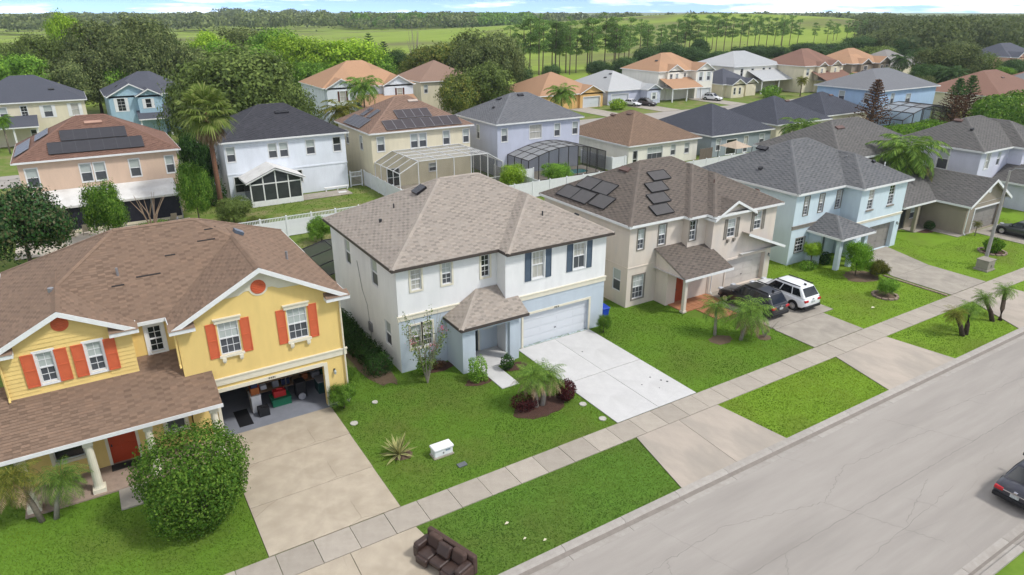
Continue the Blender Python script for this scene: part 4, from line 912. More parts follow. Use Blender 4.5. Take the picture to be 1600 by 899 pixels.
far_house('taupe_roof_house', 'pale house with taupe roof half hidden behind the big tree', (60.5, 132, 74, 146), 6.7, CRM, CRB, [(61.6, 62.4, 4.4, 6, 132.4, {})])
far_house('orange_bungalow', 'orange single storey house with orange roof and garage', (84.5, 124, 102, 141), 3.2, ORS, ORR, [], gables=((95, 102, .5),), garage=(96.2, 100.8, 2.3, 123.9), p=.48)
far_house('grey_roof_bungalow', 'grey blue single storey house with pale grey roof', (103.5, 124.4, 118.3, 142), 3.2, LVS, PALE, [(115.2, 116.2, .9, 2.4, 122.3, SHW)], gables=((113.2, 118, 2.5),), garage=(105, 110, 2.3, 124.8), p=.5, vents=((108, 131), (109.5, 131)))
far_house('white_orange_gable_house', 'white two storey house with orange roof, two front gables and porch', (119.2, 125, 136.5, 139), 6.7, OWH, ORR, [(122.9, 123.7, 4.3, 6, 124.9, DW), (124.8, 125.6, 4.3, 6, 124.9, {}), (131.2, 132.3, 4.2, 6.2, 123.4, SHW), (133.9, 135, 4.2, 6.2, 123.4, SHW), (128, 128.7, 4.4, 6, 125.4, DW)], gables=((121.8, 127.4, .5), (129.8, 136.3, 2.0)), porch=(120, 130, 4.5, 3.1), garage=(131, 135.6, 2.4, 123.4), vents=((123, 130),))
far_house('dark_roof_cottage', 'low cream house with dark roof beside the parked white vehicle', (137.2, 121, 149.5, 133), 3.2, CRM, NVY, [(139.5, 140.2, .8, 2.4, 119.4, D2), (141.4, 142.1, .8, 2.4, 119.4, D2)], gables=((138.4, 143.6, 2.0), (145, 149.4, .8)))
far_house('grey_hip_roof_house', 'white two storey house with wide pale grey hip roof', (146.5, 126, 166, 141), 6.7, OWH, PALE, [(149.5, 150.4, 4, 6.1, 126.4, D2), (153.6, 154.6, 4.6, 6, 126.4, D2), (158, 159, 4.6, 6, 126.4, D2), (160.5, 161.4, 4.6, 6, 126.4, D2)], porch=(152, 166, 5, 3.4), p=.45)
far_house('red_brown_roof_house', 'cream two storey house with red brown roof and small gables', (163.5, 117.5, 181, 132), 6.7, CRM, RDB, [(165, 166, 4.3, 6, 117.9, {}), (169.6, 170.3, 4.4, 5.9, 116.9, {}), (175.4, 176, 4.4, 5.9, 116.9, {}), (178.4, 179.4, 4.4, 5.9, 117.9, DW)], gables=((168.2, 172, 1.0), (173.4, 178, 1.0)), porch=(167, 180.5, 4.6, 3.2))
far_house('tan_orange_roof_house', 'tan two storey house with orange roof and two gables', (182.5, 116.5, 199, 130), 6.7, TAN, ORR, [(187, 188.6, 4.3, 6, 115.9, DW), (194.2, 195.2, 4.3, 6, 115.4, DW), (196.6, 197.6, 4.3, 6, 115.4, DW)], gables=((185.4, 190.4, 1.0), (192.8, 199, 1.5)), porch=(183, 199, 3, 3.2))
far_house('grey_tan_roof_house', 'pale house with grey tan roof left of the dark round tree', (204, 118, 221, 133), 5.2, CRM, GRN, [(208, 209, 3, 4.6, 118.4, {})], vents=((212, 123),))
far_house('grey_garage_house', 'pale blue grey house with small garage beside the black pickup', (222, 121.5, 237, 134), 3.4, PBL, GRN, [], garage=(224, 229, 2.5, 121.9))
bungalow('red_brown_roof_bungalow', 'single storey house with red brown roof behind the dead conifers', (166, 71, 190, 89), CRM, RDB, (), False, vents=((178, 77),))
bungalow('blue_grey_roof_bungalow', 'single storey house with pale blue grey roof at the right edge', (192, 67, 218, 87), CRM, MIDG, (), False, vents=((206, 74),))
bungalow('tan_wall_bungalow', 'tan single storey house with brown roof at the far right edge', (226, 78, 250, 96), OWH, RDB, (), False)
far_house('pink_house', 'pink two storey house with dark roof among the far trees', (251, 108, 272, 122), 6.7, PKS, NVY, [(254, 255.4, 3.8, 6, 106.4, {})], gables=((252, 258, 2),), porch=(252, 262, 4, 3.2))
# ------------------------------------------------------------------ vegetation
BARK = mat('bark', (.16, .12, .09), (.10, .078, .06), scale=5, rough=.95, stretch=(1, 1, .3)); PBARK = mat('pine_bark', (.17, .12, .09), (.11, .08, .062), scale=4, rough=.95, stretch=(1, 1, .25)); PALMB = mat('palm_trunk', (.26, .215, .17), (.16, .13, .10), scale=6, rough=.95, stretch=(.4, .4, 3)); REDB = mat('red_palm_trunk', (.22, .105, .06), (.14, .075, .05), scale=6, rough=.95, stretch=(.4, .4, 3)); GREYB = mat('grey_bark', (.34, .30, .25), (.24, .21, .175), scale=6, rough=.95)
LM = {
 'g': leafmat('leaf_green', [(0.075, 0.160, 0.024), (0.162, 0.322, 0.041), (0.306, 0.497, 0.064)]),
 'b': leafmat('leaf_bright', [(0.125, 0.226, 0.023), (0.263, 0.427, 0.034), (0.494, 0.664, 0.072)], .35),
 'o': leafmat('leaf_olive', [(0.070, 0.105, 0.030), (0.151, 0.213, 0.051), (0.263, 0.338, 0.090)]),
 'k': leafmat('leaf_oak', [(0.062, 0.093, 0.033), (0.141, 0.184, 0.059), (0.262, 0.300, 0.107)]),
 'd': leafmat('leaf_dark', [(0.034, 0.068, 0.024), (0.074, 0.138, 0.043), (0.135, 0.230, 0.068)]),
 'm': leafmat('leaf_mixed', [(0.061, 0.101, 0.024), (0.142, 0.193, 0.041), (0.304, 0.284, 0.061)]),
 'p': leafmat('needle_green', [(0.093, 0.176, 0.051), (0.185, 0.302, 0.077), (0.285, 0.430, 0.108)]),
 'fic': leafmat('leaf_ficus', [(0.045, 0.115, 0.014), (0.089, 0.189, 0.022), (0.126, 0.243, 0.027), (0.223, 0.338, 0.054)], .3),
 'fan': leafmat('fan_leaf', [(.13, .20, .035), (.22, .30, .06), (.36, .40, .12)], .35),
 'far': leafmat('leaf_far_wood', [(.085, .12, .045), (.14, .18, .06), (.20, .235, .08)], .3),
 'lime': leafmat('leaf_lime', [(.06, .15, .01), (.13, .27, .02), (.22, .38, .04)], .35),
 'brown': leafmat('leaf_dead_brown', [(.06, .03, .018), (.13, .065, .035), (.21, .13, .075)], .1),
 'red': leafmat('leaf_dark_red', [(.03, .008, .01), (.075, .016, .018), (.13, .035, .03)], .2),
 'mag': leafmat('leaf_magnolia', [(0.022, 0.067, 0.018), (0.054, 0.136, 0.032), (0.154, 0.136, 0.067)], .15, .35),
 'frond': leafmat('frond_green', [(0.065, 0.136, 0.028), (0.144, 0.250, 0.041), (0.260, 0.385, 0.068)]),
 'yfrond': leafmat('frond_yellow', [(.06, .09, .015), (.14, .16, .025), (.28, .25, .05)]),
 'tan': leafmat('frond_dead', [(.16, .10, .055), (.27, .19, .11), (.38, .29, .18)], .15),
 'dark_hedge': leafmat('leaf_hedge', [(0.015, 0.038, 0.010), (0.034, 0.083, 0.017), (0.067, 0.147, 0.028)]),
}
def leaf_quads(P, Nr, size, asp=.55):
    n = len(P); Nr = Nr / np.linalg.norm(Nr, axis=1, keepdims=True); r = rng.normal(size=(n, 3)); t = np.cross(Nr, r); t /= np.linalg.norm(t, axis=1, keepdims=True) + 1e-9
    b = np.cross(Nr, t); s = np.asarray(size).reshape(-1, 1) * np.ones((n, 1)); fold = Nr * s * .12
    v = np.stack([P - t * s * .5, P - b * s * asp * .5 + fold, P + t * s * .5, P + b * s * asp * .5 + fold], 1).reshape(-1, 3)
    return v, np.arange(4 * n).reshape(n, 4)
def crown_mesh(name, seed, n=6500, lobes=11, size=.1, flat=.75, spread=.55, lob=(.36, .55), clump=.16, asp=.6, bottom=-.55):
    """leaf faces gathered in sub-clumps over the outer shells of several lobes; crown radius about 1"""
    g = np.random.default_rng(seed); cs = []; 
    for k in range(lobes):
        a = 2 * math.pi * (k / lobes * 2.4 + g.random() * .3); z = g.uniform(-.35, .75); rr = spread * math.sqrt(max(.05, 1 - (z * .8) ** 2)) * g.uniform(.6, 1.1)
        cs.append((rr * math.cos(a), rr * math.sin(a), z * .6, g.uniform(*lob)))
    cs.append((0, 0, .1, .6)); cs = np.array(cs); nc = max(60, n // 45); ci = g.integers(0, len(cs), nc); d = g.normal(size=(nc, 3)); d[:, 2] += .25; d /= np.linalg.norm(d, axis=1, keepdims=True)
    sub = cs[ci, :3] + d * cs[ci, 3:4] * g.uniform(.85, 1.08, (nc, 1))
    li = g.integers(0, nc, n); off = g.normal(size=(n, 3)) * clump * .5; P = sub[li] + off; Nr = d[li] * 1.1 + off / clump * .6 + g.normal(size=(n, 3)) * .45
    P[:, 2] = np.maximum(P[:, 2], bottom + g.normal(size=n) * .07); P[:, 2] *= flat
    v, f = leaf_quads(P, Nr, size * g.uniform(.6, 1.35, n), asp); return npmesh(name, v, f)
CR = [crown_mesh('crown', 10 + k, 17000, lobes=10 + k % 4, size=.062, flat=.78 + .08 * (k % 3), lob=(.32, .52)) for k in range(5)]
def limb_mesh(seed, h=1.0, n=5):
    """tapered trunk with spreading limbs, unit size"""
    g = random.Random(seed); mb = MB(); top = .55
    mb.tube([(0, 0, -.02), (g.uniform(-.02, .02), g.uniform(-.02, .02), .25), (g.uniform(-.03, .03), 0, top)], [.075, .055, .045], 8)
    for k in range(n):
        a = 2 * math.pi * k / n + g.uniform(-.4, .4); r = g.uniform(.3, .55); z = g.uniform(.7, 1.0)
        mb.tube([(0, 0, .35 + .18 * k / n), (math.cos(a) * r * .5, math.sin(a) * r * .5, (.5 + z) / 2), (math.cos(a) * r, math.sin(a) * r, z)], [.04, .026, .008], 6)
    return mb
TRUNKS = [limb_mesh(k).mesh('trunk', BARK, smooth=True) for k in range(3)]
def use_mat(o, m):
    if not o.data.materials: o.data.materials.append(m)
    o.material_slots[0].link = 'OBJECT'; o.material_slots[0].material = m
def tree(name, label, x, y, h, r, kind, group=None, cat='tree', var=None, base=.42):
    t = empty(name, (x, y, 0), label, cat, group, random.uniform(0, 6.28)); k = random.randrange(5) if var is None else var
    tr = link('trunk', TRUNKS[k % 3], None, t); tr.scale = (r * .8, r * .8, h * .8)
    c = link('crown', CR[k], None, t, (0, 0, h * (1 - base))); use_mat(c, LM[kind]); hz = h * base * 1.18; c.scale = (r, r, hz); return t
KW = {'g': 'green leafy tree', 'o': 'olive green oak', 'b': 'bright green leafy tree', 'k': 'dark grey green oak', 'd': 'dark shrubby tree', 'm': 'mixed olive and yellow tree'}
WOODS = [(-7.4, 160, 13.3, 5.3, 'g'), (-2.4, 172, 16.5, 5.7, 'o'), (2.2, 215, 19.1, 4.8, 'b'), (7.3, 166, 19.1, 6.9, 'k'), (15.3, 172, 20.2, 8.4, 'k'), (17.9, 160, 17.2, 4.8, 'k'), (1.4, 157, 12.3, 5.7, 'k'), (8.0, 157, 11.4, 3.8, 'g'), (11.9, 159, 14.0, 6.2, 'k'), (-6.3, 153, 10.6, 3.7, 'g'), (4.5, 160, 14.6, 5.8, 'k'), (-9.1, 175, 15.1, 5.1, 'o'), (30.9, 190, 16.5, 5.8, 'b'), (23.4, 162, 14.5, 5.6, 'k'), (21.3, 168, 15.0, 4.7, 'd'), (30.9, 172, 14.4, 4.6, 'g'), (43.9, 205, 16.8, 8.2, 'k'), (47.7, 190, 17.0, 7.7, 'g'), (48.0, 172, 14.4, 7.2, 'b'), (36.2, 162, 14.1, 5.5, 'g'), (57.4, 186, 11.4, 7.1, 'g'), (59.7, 172, 14.8, 9.8, 'b'), (64.8, 168, 11.3, 6.7, 'g'), (48.6, 163, 10.0, 5.1, 'g'), (71.2, 168, 12.0, 5.3, 'd'), (71.6, 152, 13.2, 5.6, 'm'), (76.4, 150, 14.8, 7.7, 'm'), (82.1, 142, 17.3, 7.5, 'k'), (77.5, 138, 14.5, 6.5, 'k'), (74.2, 152, 8.0, 6.8, 'm'), (72.1, 158, 9.5, 5.1, 'm'), (93.6, 152, 14.2, 5.2, 'k'),
 (136.7, 168, 6.9, 5.4, 'd'), (144.4, 164, 7.9, 6.1, 'd'), (163.4, 178, 9.5, 5.9, 'd'), (177.2, 182, 9.8, 8.3, 'd'), (194.8, 188, 8.8, 6.5, 'd'), (201.8, 182, 7.1, 7.6, 'd'), (229.3, 190, 8.4, 9.5, 'd'), (244.7, 190, 7.6, 8.5, 'd'), (269.8, 195, 7.4, 10.4, 'd'), (282.8, 192, 8.2, 9.1, 'd'), (297.7, 190, 9.6, 9.3, 'd'), (311.2, 190, 12.0, 9.4, 'k'), (322.3, 188, 13.6, 10.1, 'k'), (102.8, 158, 6.0, 3.4, 'd'), (116.0, 165, 6.0, 3.3, 'd'), (227.2, 215, 10.1, 5.3, 'd'), (350.7, 195, 15.4, 12.3, 'k'), (329.6, 172, 13.2, 10.7, 'o'), (365.9, 182, 14.9, 12.8, 'k'), (363.6, 172, 13.4, 11.3, 'o'), (402.9, 182, 14.6, 13.5, 'k'), (384.4, 165, 13.3, 11.4, 'k'), (425.0, 230, 15.9, 14.7, 'o'), (494.8, 240, 17.0, 18.3, 'k'), (522.0, 230, 16.9, 18.5, 'o'), (284.8, 160, 10.2, 7.6, 'd'), (238.0, 128, 9.6, 6.9, 'd')]
ORD = ['first', 'second', 'third', 'fourth', 'fifth', 'sixth', 'seventh', 'eighth']
def region(x, y): return ('behind the cream and sky blue houses at left' if x < 25 and y < 260 else 'left of the open meadow behind the charcoal roof' if x < 70 else 'in the clump behind the cream solar house' if x < 98 else 'in the thicket along the meadow behind the far houses' if x < 318 else 'in the woods at the upper right')
RANK = {}
for x, y, hh, r, k in sorted(WOODS, key=lambda q_: q_[0] / q_[1]): RANK.setdefault((k, region(x, y)), []).append((x, y))
for x, y, hh, r, k in WOODS:
    lst = RANK[(k, region(x, y))]; od = '' if not 1 < len(lst) < 9 else ', %s from left' % ORD[lst.index((x, y))]
    reg = ('behind the cream and sky blue houses at left' if x < 25 and y < 260 else 'left of the open meadow behind the charcoal roof' if x < 70 else 'in the clump behind the cream solar house' if x < 98 else 'in the thicket along the meadow behind the far houses' if x < 318 else 'in the woods at the upper right')
    tree({'g': 'leafy_tree', 'o': 'oak_tree', 'b': 'leafy_tree', 'k': 'oak_tree', 'd': 'thicket_tree', 'm': 'leafy_tree'}[k], KW[k] + ' ' + reg + od, x, y, hh, r * (1.12 if k != 'd' else .9), k, group=KW[k] + 's ' + reg, base=.46 if k != 'd' else .5)
tree('oak_tree', 'broad olive oak standing right behind the white sunroom house', 22.5, 114, 14.5, 10.5, 'o', base=.5); tree('oak_tree', 'small olive oak between the sunroom house and the queen palms', 26.8, 106, 11.2, 5, 'o', base=.55); tree('oak_tree', 'olive oak behind the tall fan palm crown', 15.5, 116, 13, 5, 'o', base=.55)
tree('oak_tree', 'dense olive tree right above the lavender grey house', 70.5, 124, 11.5, 7.2, 'o', base=.55); tree('leafy_tree', 'yellowing tree left of the dense olive tree', 64.0, 122, 9.5, 5, 'm', base=.55)
tree('round_tree', 'large rounded green tree in front of the pink house', 200.1, 100, 12.5, 9, 'k', base=.5); tree('dark_round_tree', 'dark tree above the black pickup', 186, 98, 8.2, 5, 'd', base=.5); tree('oak_tree', 'olive tree right of the large rounded tree', 216.4, 101, 9.1, 5.4, 'o', base=.5); tree('dark_round_tree', 'dark green tree at the right edge before the pink house', 245.2, 103, 7.2, 5.6, 'd', base=.5); tree('leafy_tree', 'small pale green tree beside the pink house', 229.9, 100, 5.6, 3.5, 'g', base=.5)
for x, y, hh, r, k, lb in ((152, 97, 5.5, 2.6, 'g', 'round green tree on the back street verge behind the dark bungalows'), (164, 99, 6.5, 3.0, 'o', 'olive street tree before the red brown roof house'), (143, 95, 4.0, 2.0, 'b', 'small bright street tree before the cottage'), (187, 108, 6.5, 3.0, 'd', 'dark tree before the tan orange roof house'), (206, 110, 7, 3.2, 'g', 'green tree before the grey tan roof house'), (160, 92, 5, 2.6, 'd', 'dark tree behind the powder blue house'), (176, 93, 6, 3.2, 'k', 'grey green tree behind the red brown bungalow'), (246, 90, 7, 4, 'k', 'grey green tree by the tan bungalow'), (236, 128, 8, 5, 'k', 'oak beside the grey garage house'), (120, 92, 4.5, 2.2, 'g', 'green tree behind the charcoal roof bungalow'),
    (262, 128, 10, 7, 'k', 'oak behind the pink house'), (280, 118, 10, 7, 'd', 'dark tree right of the pink house'), (205, 140, 9, 6, 'd', 'dark tree behind the grey tan roof house'), (232, 140, 10, 7, 'o', 'olive tree behind the grey garage house'), (186, 140, 8, 6, 'd', 'dark tree behind the tan orange roof house'), (168, 142, 8, 5, 'k', 'oak behind the red brown roof house'), (66, 97, 5, 2.2, 'b', 'small bright tree behind the brown roof bungalow'), (24, 96, 7, 3.2, 'g', 'green tree behind the charcoal roof ridge')):
    tree('street_tree', lb, x, y, hh, r, k, base=.5)
# pines along the meadow
def pine_mesh(seed):
    g = np.random.default_rng(seed); P = []; Nn = []
    for k in range(34):
        z = g.uniform(.4, 1.0); rr = .17 * math.sin(math.pi * min(1, (1.04 - z) / .72)) ** .6 + .015; a = g.uniform(0, 6.28); c = np.array([rr * g.uniform(.4, 1) * math.cos(a), rr * g.uniform(.4, 1) * math.sin(a), z])
        q_ = c + g.normal(size=(95, 3)) * np.array([.03, .03, .015]); P.append(q_); Nn.append(g.normal(size=(95, 3)) + np.array([0, 0, .6]))
    v, f = leaf_quads(np.concatenate(P), np.concatenate(Nn), g.uniform(.016, .032, 34 * 95), .5); return npmesh('crown', v, f, LM['p'])
PN = [pine_mesh(50 + k) for k in range(4)]
def pine_trunk(seed):
    g = random.Random(seed); mb = MB(); mb.tube([(0, 0, -.02), (.006, 0, .3), (g.uniform(-.012, .012), .004, .7), (0, 0, .97)], [.0125, .010, .0075, .003], 7)
    for k in range(9): z = .5 + .05 * k; a = g.uniform(0, 6.28); r = .13 * (1.1 - z) / .5 + .02; mb.tube([(0, 0, z), (math.cos(a) * r, math.sin(a) * r, z + .02)], [.003, .001], 4)
    return mb.mesh('trunk', PBARK)
PTR = [pine_trunk(k) for k in range(3)]
PINES = [(130.7, 201.6, 17.7), (132.5, 200.4, 18.1), (135.1, 198.8, 18.8), (139.0, 202.3, 17.6), (143.2, 202.8, 18.2), (142.8, 200.0, 16.8), (147.3, 200.3, 18.0), (145.3, 195.4, 17.2), (155.2, 198.5, 18.8), (154.8, 195.5, 17.6), (163.8, 199.6, 19.2), (166.9, 197.6, 18.4), (168.1, 196.9, 16.3), (187.5, 213.7, 17.7), (200.5, 222.2, 16.7), (203.1, 220.6, 14.8), (234.4, 239.6, 15.2), (236.9, 238.0, 16.8), (246.7, 242.9, 17.8), (248.7, 241.7, 18.9), (251.8, 239.8, 17.3), (270.6, 251.9, 18.3), (283.4, 257.0, 18.8), (286.7, 254.9, 19.4), (290.0, 252.8, 18.2), (302.9, 258.6, 18.8), (306.1, 256.6, 17.6), (319.6, 262.9, 18.1), (324.9, 259.6, 18.1), (328.4, 257.4, 16.8), (332.0, 255.2, 17.5), (346.9, 261.6, 18.1), (350.5, 259.3, 16.7), (370.9, 263.4, 13.9), (377.3, 259.4, 15.3), (394.1, 266.9, 13.7), (400.7, 262.8, 15.8), (419.8, 270.3, 14.2), (441.0, 277.8, 15.5), (181.7, 209.6, 15.1), (151.9, 200.5, 15.5), (218.5, 229.3, 13.5), (208.3, 226.2, 16.1)]
_g = random.Random(9); PINES += [(x + _g.uniform(-6, 6), y + _g.uniform(4, 14), hh + _g.uniform(-2.5, 0)) for x, y, hh in PINES[::4]]
for i, (x, y, hh) in enumerate(PINES):
    z0 = float(hill_z(np.array(x), np.array(y))); lab = 'slender pine by the meadow, ' + ('left part of the row above the orange bungalow' if x < 190 else 'middle of the row above the grey hip roof' if x < 310 else 'right part of the row above red brown roofs')
    t = empty('pine_tree', (x, y, z0), lab, 'tree', lab.replace('slender pine', 'pines'), random.uniform(0, 6.28))
    a = link('trunk', PTR[i % 3], None, t); b = link('crown', PN[i % 4], None, t); s_ = hh - z0
    for o in (a, b): o.scale = (s_ * 1.05, s_ * 1.05, s_)
# far woods: one mass of crowns
def far_wood(name, label, pts, m, n=150, ls=(.25, .5)):
    V = []; F = []; k = 0
    for x, y, z, r, hh in pts:
        d_ = rng.normal(size=(n, 3)); d_[:, 2] = np.abs(d_[:, 2]) * .9 - .25; d_ /= np.linalg.norm(d_, axis=1, keepdims=True)
        P = np.array([x, y, z + hh * .5]) + d_ * np.array([r, r, hh * .5]) * rng.uniform(.75, 1.05, (n, 1)); v, f = leaf_quads(P, d_ + rng.normal(size=(n, 3)) * .5, r * rng.uniform(*ls, n), .7); V.append(v); F.append(f + k); k += len(v)
    return tag(link(name, npmesh(name, np.concatenate(V), np.concatenate(F), m)), label, 'woods', kind='stuff')
def ray_pt(px, D):
    """place along the compass direction px (deg right of the view axis) at range D"""
    a = R(57.97 - px); return D * math.cos(a), D * math.sin(a)
pts = []
for i in range(430):
    a = random.uniform(-38, -1); D = random.uniform(760, 1500); x, y = ray_pt(a, D); pts.append((x, y, 0, random.uniform(9, 16), random.uniform(12, 20) + (6 if -22 < a < -14 and D > 1100 else 0)))
far_wood('distant_wood', 'far dark woods on the horizon at upper left', pts, LM['k'], 200, (.18, .34))
pts = []
for i in range(300):
    a = random.uniform(-13, 1.5); D = random.uniform(820, 1250); x, y = ray_pt(a, D); pts.append((x, y, 0, random.uniform(9, 15), random.uniform(11, 19)))
far_wood('distant_wood', 'far green woods edging the open meadow', pts, LM['g'], 200, (.18, .34))
pts = []
for i in range(520):
    a = random.uniform(25.5, 40); D = random.uniform(330, 900) if a > 27.5 else random.uniform(520, 950); x, y = ray_pt(a, D)
    if y > 150: pts.append((x, y, 0, random.uniform(7, 12), random.uniform(11, 18)))
far_wood('distant_wood', 'dense woods filling the upper right background', pts, LM['far'], 520, (.09, .2))
pts = []
for i in range(120):
    a = random.uniform(1, 28); D = random.uniform(950, 1500); x, y = ray_pt(a, D); pts.append((x, y, 0, random.uniform(9, 15), random.uniform(13, 20)))
far_wood('distant_wood', 'thin line of trees on the skyline behind the mound', pts, LM['k'], 110)
# ---- palms
def frond(g, L_, e0, droop, nl, ll, wl, az, base):
    """feather frond: rachis plus two rows of leaflets, quads"""
    V = []; t = np.linspace(0, 1, nl); el = e0 - droop * t ** 1.3; ds = L_ / (nl - 1)
    x = np.concatenate([[0], np.cumsum(np.cos(el[:-1]) * ds)]); z = np.concatenate([[0], np.cumsum(np.sin(el[:-1]) * ds)]); ca, sa = math.cos(az), math.sin(az)
    P = np.stack([x * ca, x * sa, z], 1) + base; T = np.stack([np.cos(el) * ca, np.cos(el) * sa, np.sin(el)], 1); Sd = np.array([-sa, ca, 0.])
    for i in range(nl - 1): w_ = .025 * L_ * (1 - t[i]) * .5 + .006; V.append([P[i] - Sd * w_, P[i + 1] - Sd * w_ * .8, P[i + 1] + Sd * w_ * .8, P[i] + Sd * w_])
    for i in range(2, nl):
        l_ = ll * math.sin(math.pi * min(1, .12 + .88 * t[i]) ** .8) + ll * .12
        for s_ in (-1, 1):
            dr = Sd * s_ * .8 + T[i] * .55 + np.array([0, 0, -.25 + g.uniform(-.25, .2)]); dr /= np.linalg.norm(dr); l2 = l_ * g.uniform(.8, 1.1); mid = P[i] + dr * l2 * .5; tip = P[i] + dr * l2 + np.array([0, 0, -.18 * l2]); wv = T[i] * wl
            V.append([P[i] - wv * .5, mid - wv, tip, mid + wv])
    return np.array(V)
def palm_crown(seed, n, L_, nl, ll, wl, emin=-.5, emax=1.25, droop=1.3, kinds=None):
    g = random.Random(seed); V = []
    for k in range(n):
        u = k / n; e = emax - (emax - emin) * u ** .8 + g.uniform(-.1, .1); V.append(frond(g, L_ * g.uniform(.85, 1.1), e, droop * g.uniform(.8, 1.2), nl, ll, wl, k * 2.4 + g.uniform(-.2, .2), np.array([0, 0, 0.])))
    V = np.concatenate(V); return npmesh('crown', V.reshape(-1, 3), np.arange(4 * len(V)).reshape(-1, 4))
def trunk_curve(mb, pts, r0, r1): n = len(pts); mb.tube(pts, [r0 + (r1 - r0) * i / (n - 1) for i in range(n)], 9); return mb
def palm(name, label, x, y, h, crown, cm, tm=PALMB, lean=(0, 0), r=.13, dead=None, group=None, cs=1.):
    t = empty(name, (x, y, 0), label, 'palm', group); top = (x + lean[0], y + lean[1], h)
    mb = MB(); trunk_curve(mb, [(x, y, -.05), (x + lean[0] * .3, y + lean[1] * .3, h * .4), (x + lean[0] * .75, y + lean[1] * .75, h * .78), top], r * 1.25, r * .85); mb.build('trunk', tm, t, smooth=True)
    c = link('crown', crown, None, t, (lean[0], lean[1], h)); use_mat(c, cm); c.rotation_euler = (0, 0, random.uniform(0, 6)); c.scale = (cs,) * 3
    if dead: d_ = link('dead_fronds', dead, None, t, (lean[0], lean[1], h - .05)); use_mat(d_, LM['tan']); d_.scale = (cs,) * 3
    return t
PYG = [palm_crown(70 + k, 40, 1.2, 24, .32, .012, -.5, 1.3, 1.6) for k in range(2)]; PYD = palm_crown(80, 26, 1.2, 20, .24, .016, -1.0, .0, 1.1); QUE = [palm_crown(90 + k, 34, 3.4, 34, .85, .055, -.45, 1.25, 1.8) for k in range(2)]; QUD = palm_crown(99, 9, 3.1, 26, .75, .05, -.5, .2, 1.3)
FAR_Q = QUE
palm('date_palm', 'small date palm with drooping fronds at the left picture edge', -4.6, 30.1, 2.3, PYG[0], LM['yfrond'], lean=(-.55, .3), r=.1, dead=PYD, cs=1.15); palm('date_palm', 'small date palm with full green head beside the porch column', -4.1, 30.0, 1.75, PYG[1], LM['frond'], GREYB, lean=(.55, .15), r=.09, cs=1.1)
t = palm('date_palm', 'shaggy clump of date palms in the bed by the white driveway', 18.15, 26.5, 2.0, PYG[0], LM['frond'], GREYB, lean=(-.25, .1), r=.13, dead=PYD, cs=1.1)
palm('date_palm', 'second date palm leaning right in the same mulch bed', 18.5, 26.45, 1.75, PYG[1], LM['frond'], GREYB, lean=(.45, .15), r=.13, dead=PYD, cs=1.05)
palm('date_palm', 'date palm on the lawn of the beige house nearer the door', 33.2, 27.6, 1.9, PYG[1], LM['frond'], GREYB, lean=(.1, .2), r=.09, cs=1.15); palm('date_palm', 'larger drooping date palm beside the dark vehicle', 34.1, 26.2, 2.0, PYG[0], LM['frond'], GREYB, lean=(.5, -.1), r=.1, dead=PYD, cs=1.5)
DKB = mat('dark_palm_trunk', (.09, .065, .045), (.05, .038, .028), scale=9, rough=1, bump=1, bscale=30)
for (x, y, lx, ly, h_, lb) in ((47.1, 18.8, -.5, .5, 1.5, 'yellowish leaning palm at the left end of the verge'), (47.5, 18.8, .7, .4, 1.6, 'leaning palm second on the verge by the pale blue house apron'), (51.3, 18.9, -.4, .7, 1.6, 'palm leaning back beside the concrete apron'), (51.9, 18.7, .9, .5, 1.9, 'tallest verge palm leaning right over the apron')):
    palm('verge_palm', lb, x, y, h_, PYG[random.randrange(2)], LM['yfrond' if x < 47.3 else 'frond'], DKB, lean=(lx, ly), r=.13, cs=.82)
palm('queen_palm', 'queen palm with yellowing fronds above the tan house roof', 71.4, 37.8, 6.7, QUE[0], LM['frond'], PALMB, r=.2, dead=None, cs=1.3); palm('queen_palm', 'yellow hanging queen palm beside the tan house garage roof', 72.2, 37.3, 5.6, QUD, LM['yfrond'], PALMB, r=.12, cs=.95)
palm('queen_palm', 'queen palm left of the cream solar house roof', 33.5, 101, 6.3, QUE[1], LM['yfrond'], cs=1.15); palm('queen_palm', 'taller queen palm in front of the white house with orange roof', 45.5, 124, 7.4, QUE[0], LM['frond'], cs=1.3)
palm('queen_palm', 'queen palm in front of the orange bungalow', 84.5, 116, 4.6, QUE[1], LM['frond'], cs=1.2); palm('queen_palm', 'thin palm by the grey tan roof house', 198, 112, 7.5, QUE[0], LM['d'], cs=1.2, r=.2); palm('queen_palm', 'wide dark palm in front of the large rounded tree', 186, 92, 5.6, QUE[1], LM['d'], cs=1.4, r=.2)
palm('queen_palm', 'low palm behind the dark roofed bungalow', 94, 66.5, 3.2, QUE[1], LM['frond'], cs=1.2); palm('queen_palm', 'small bare stemmed palm before the red brown roof house', 157, 113, 4, QUE[0], LM['yfrond'], cs=.6); palm('yellow_palm', 'little yellow palm by the cream shutter house porch', -9.5, 128, 5.0, QUE[0], LM['lime'], cs=.55, r=.1)
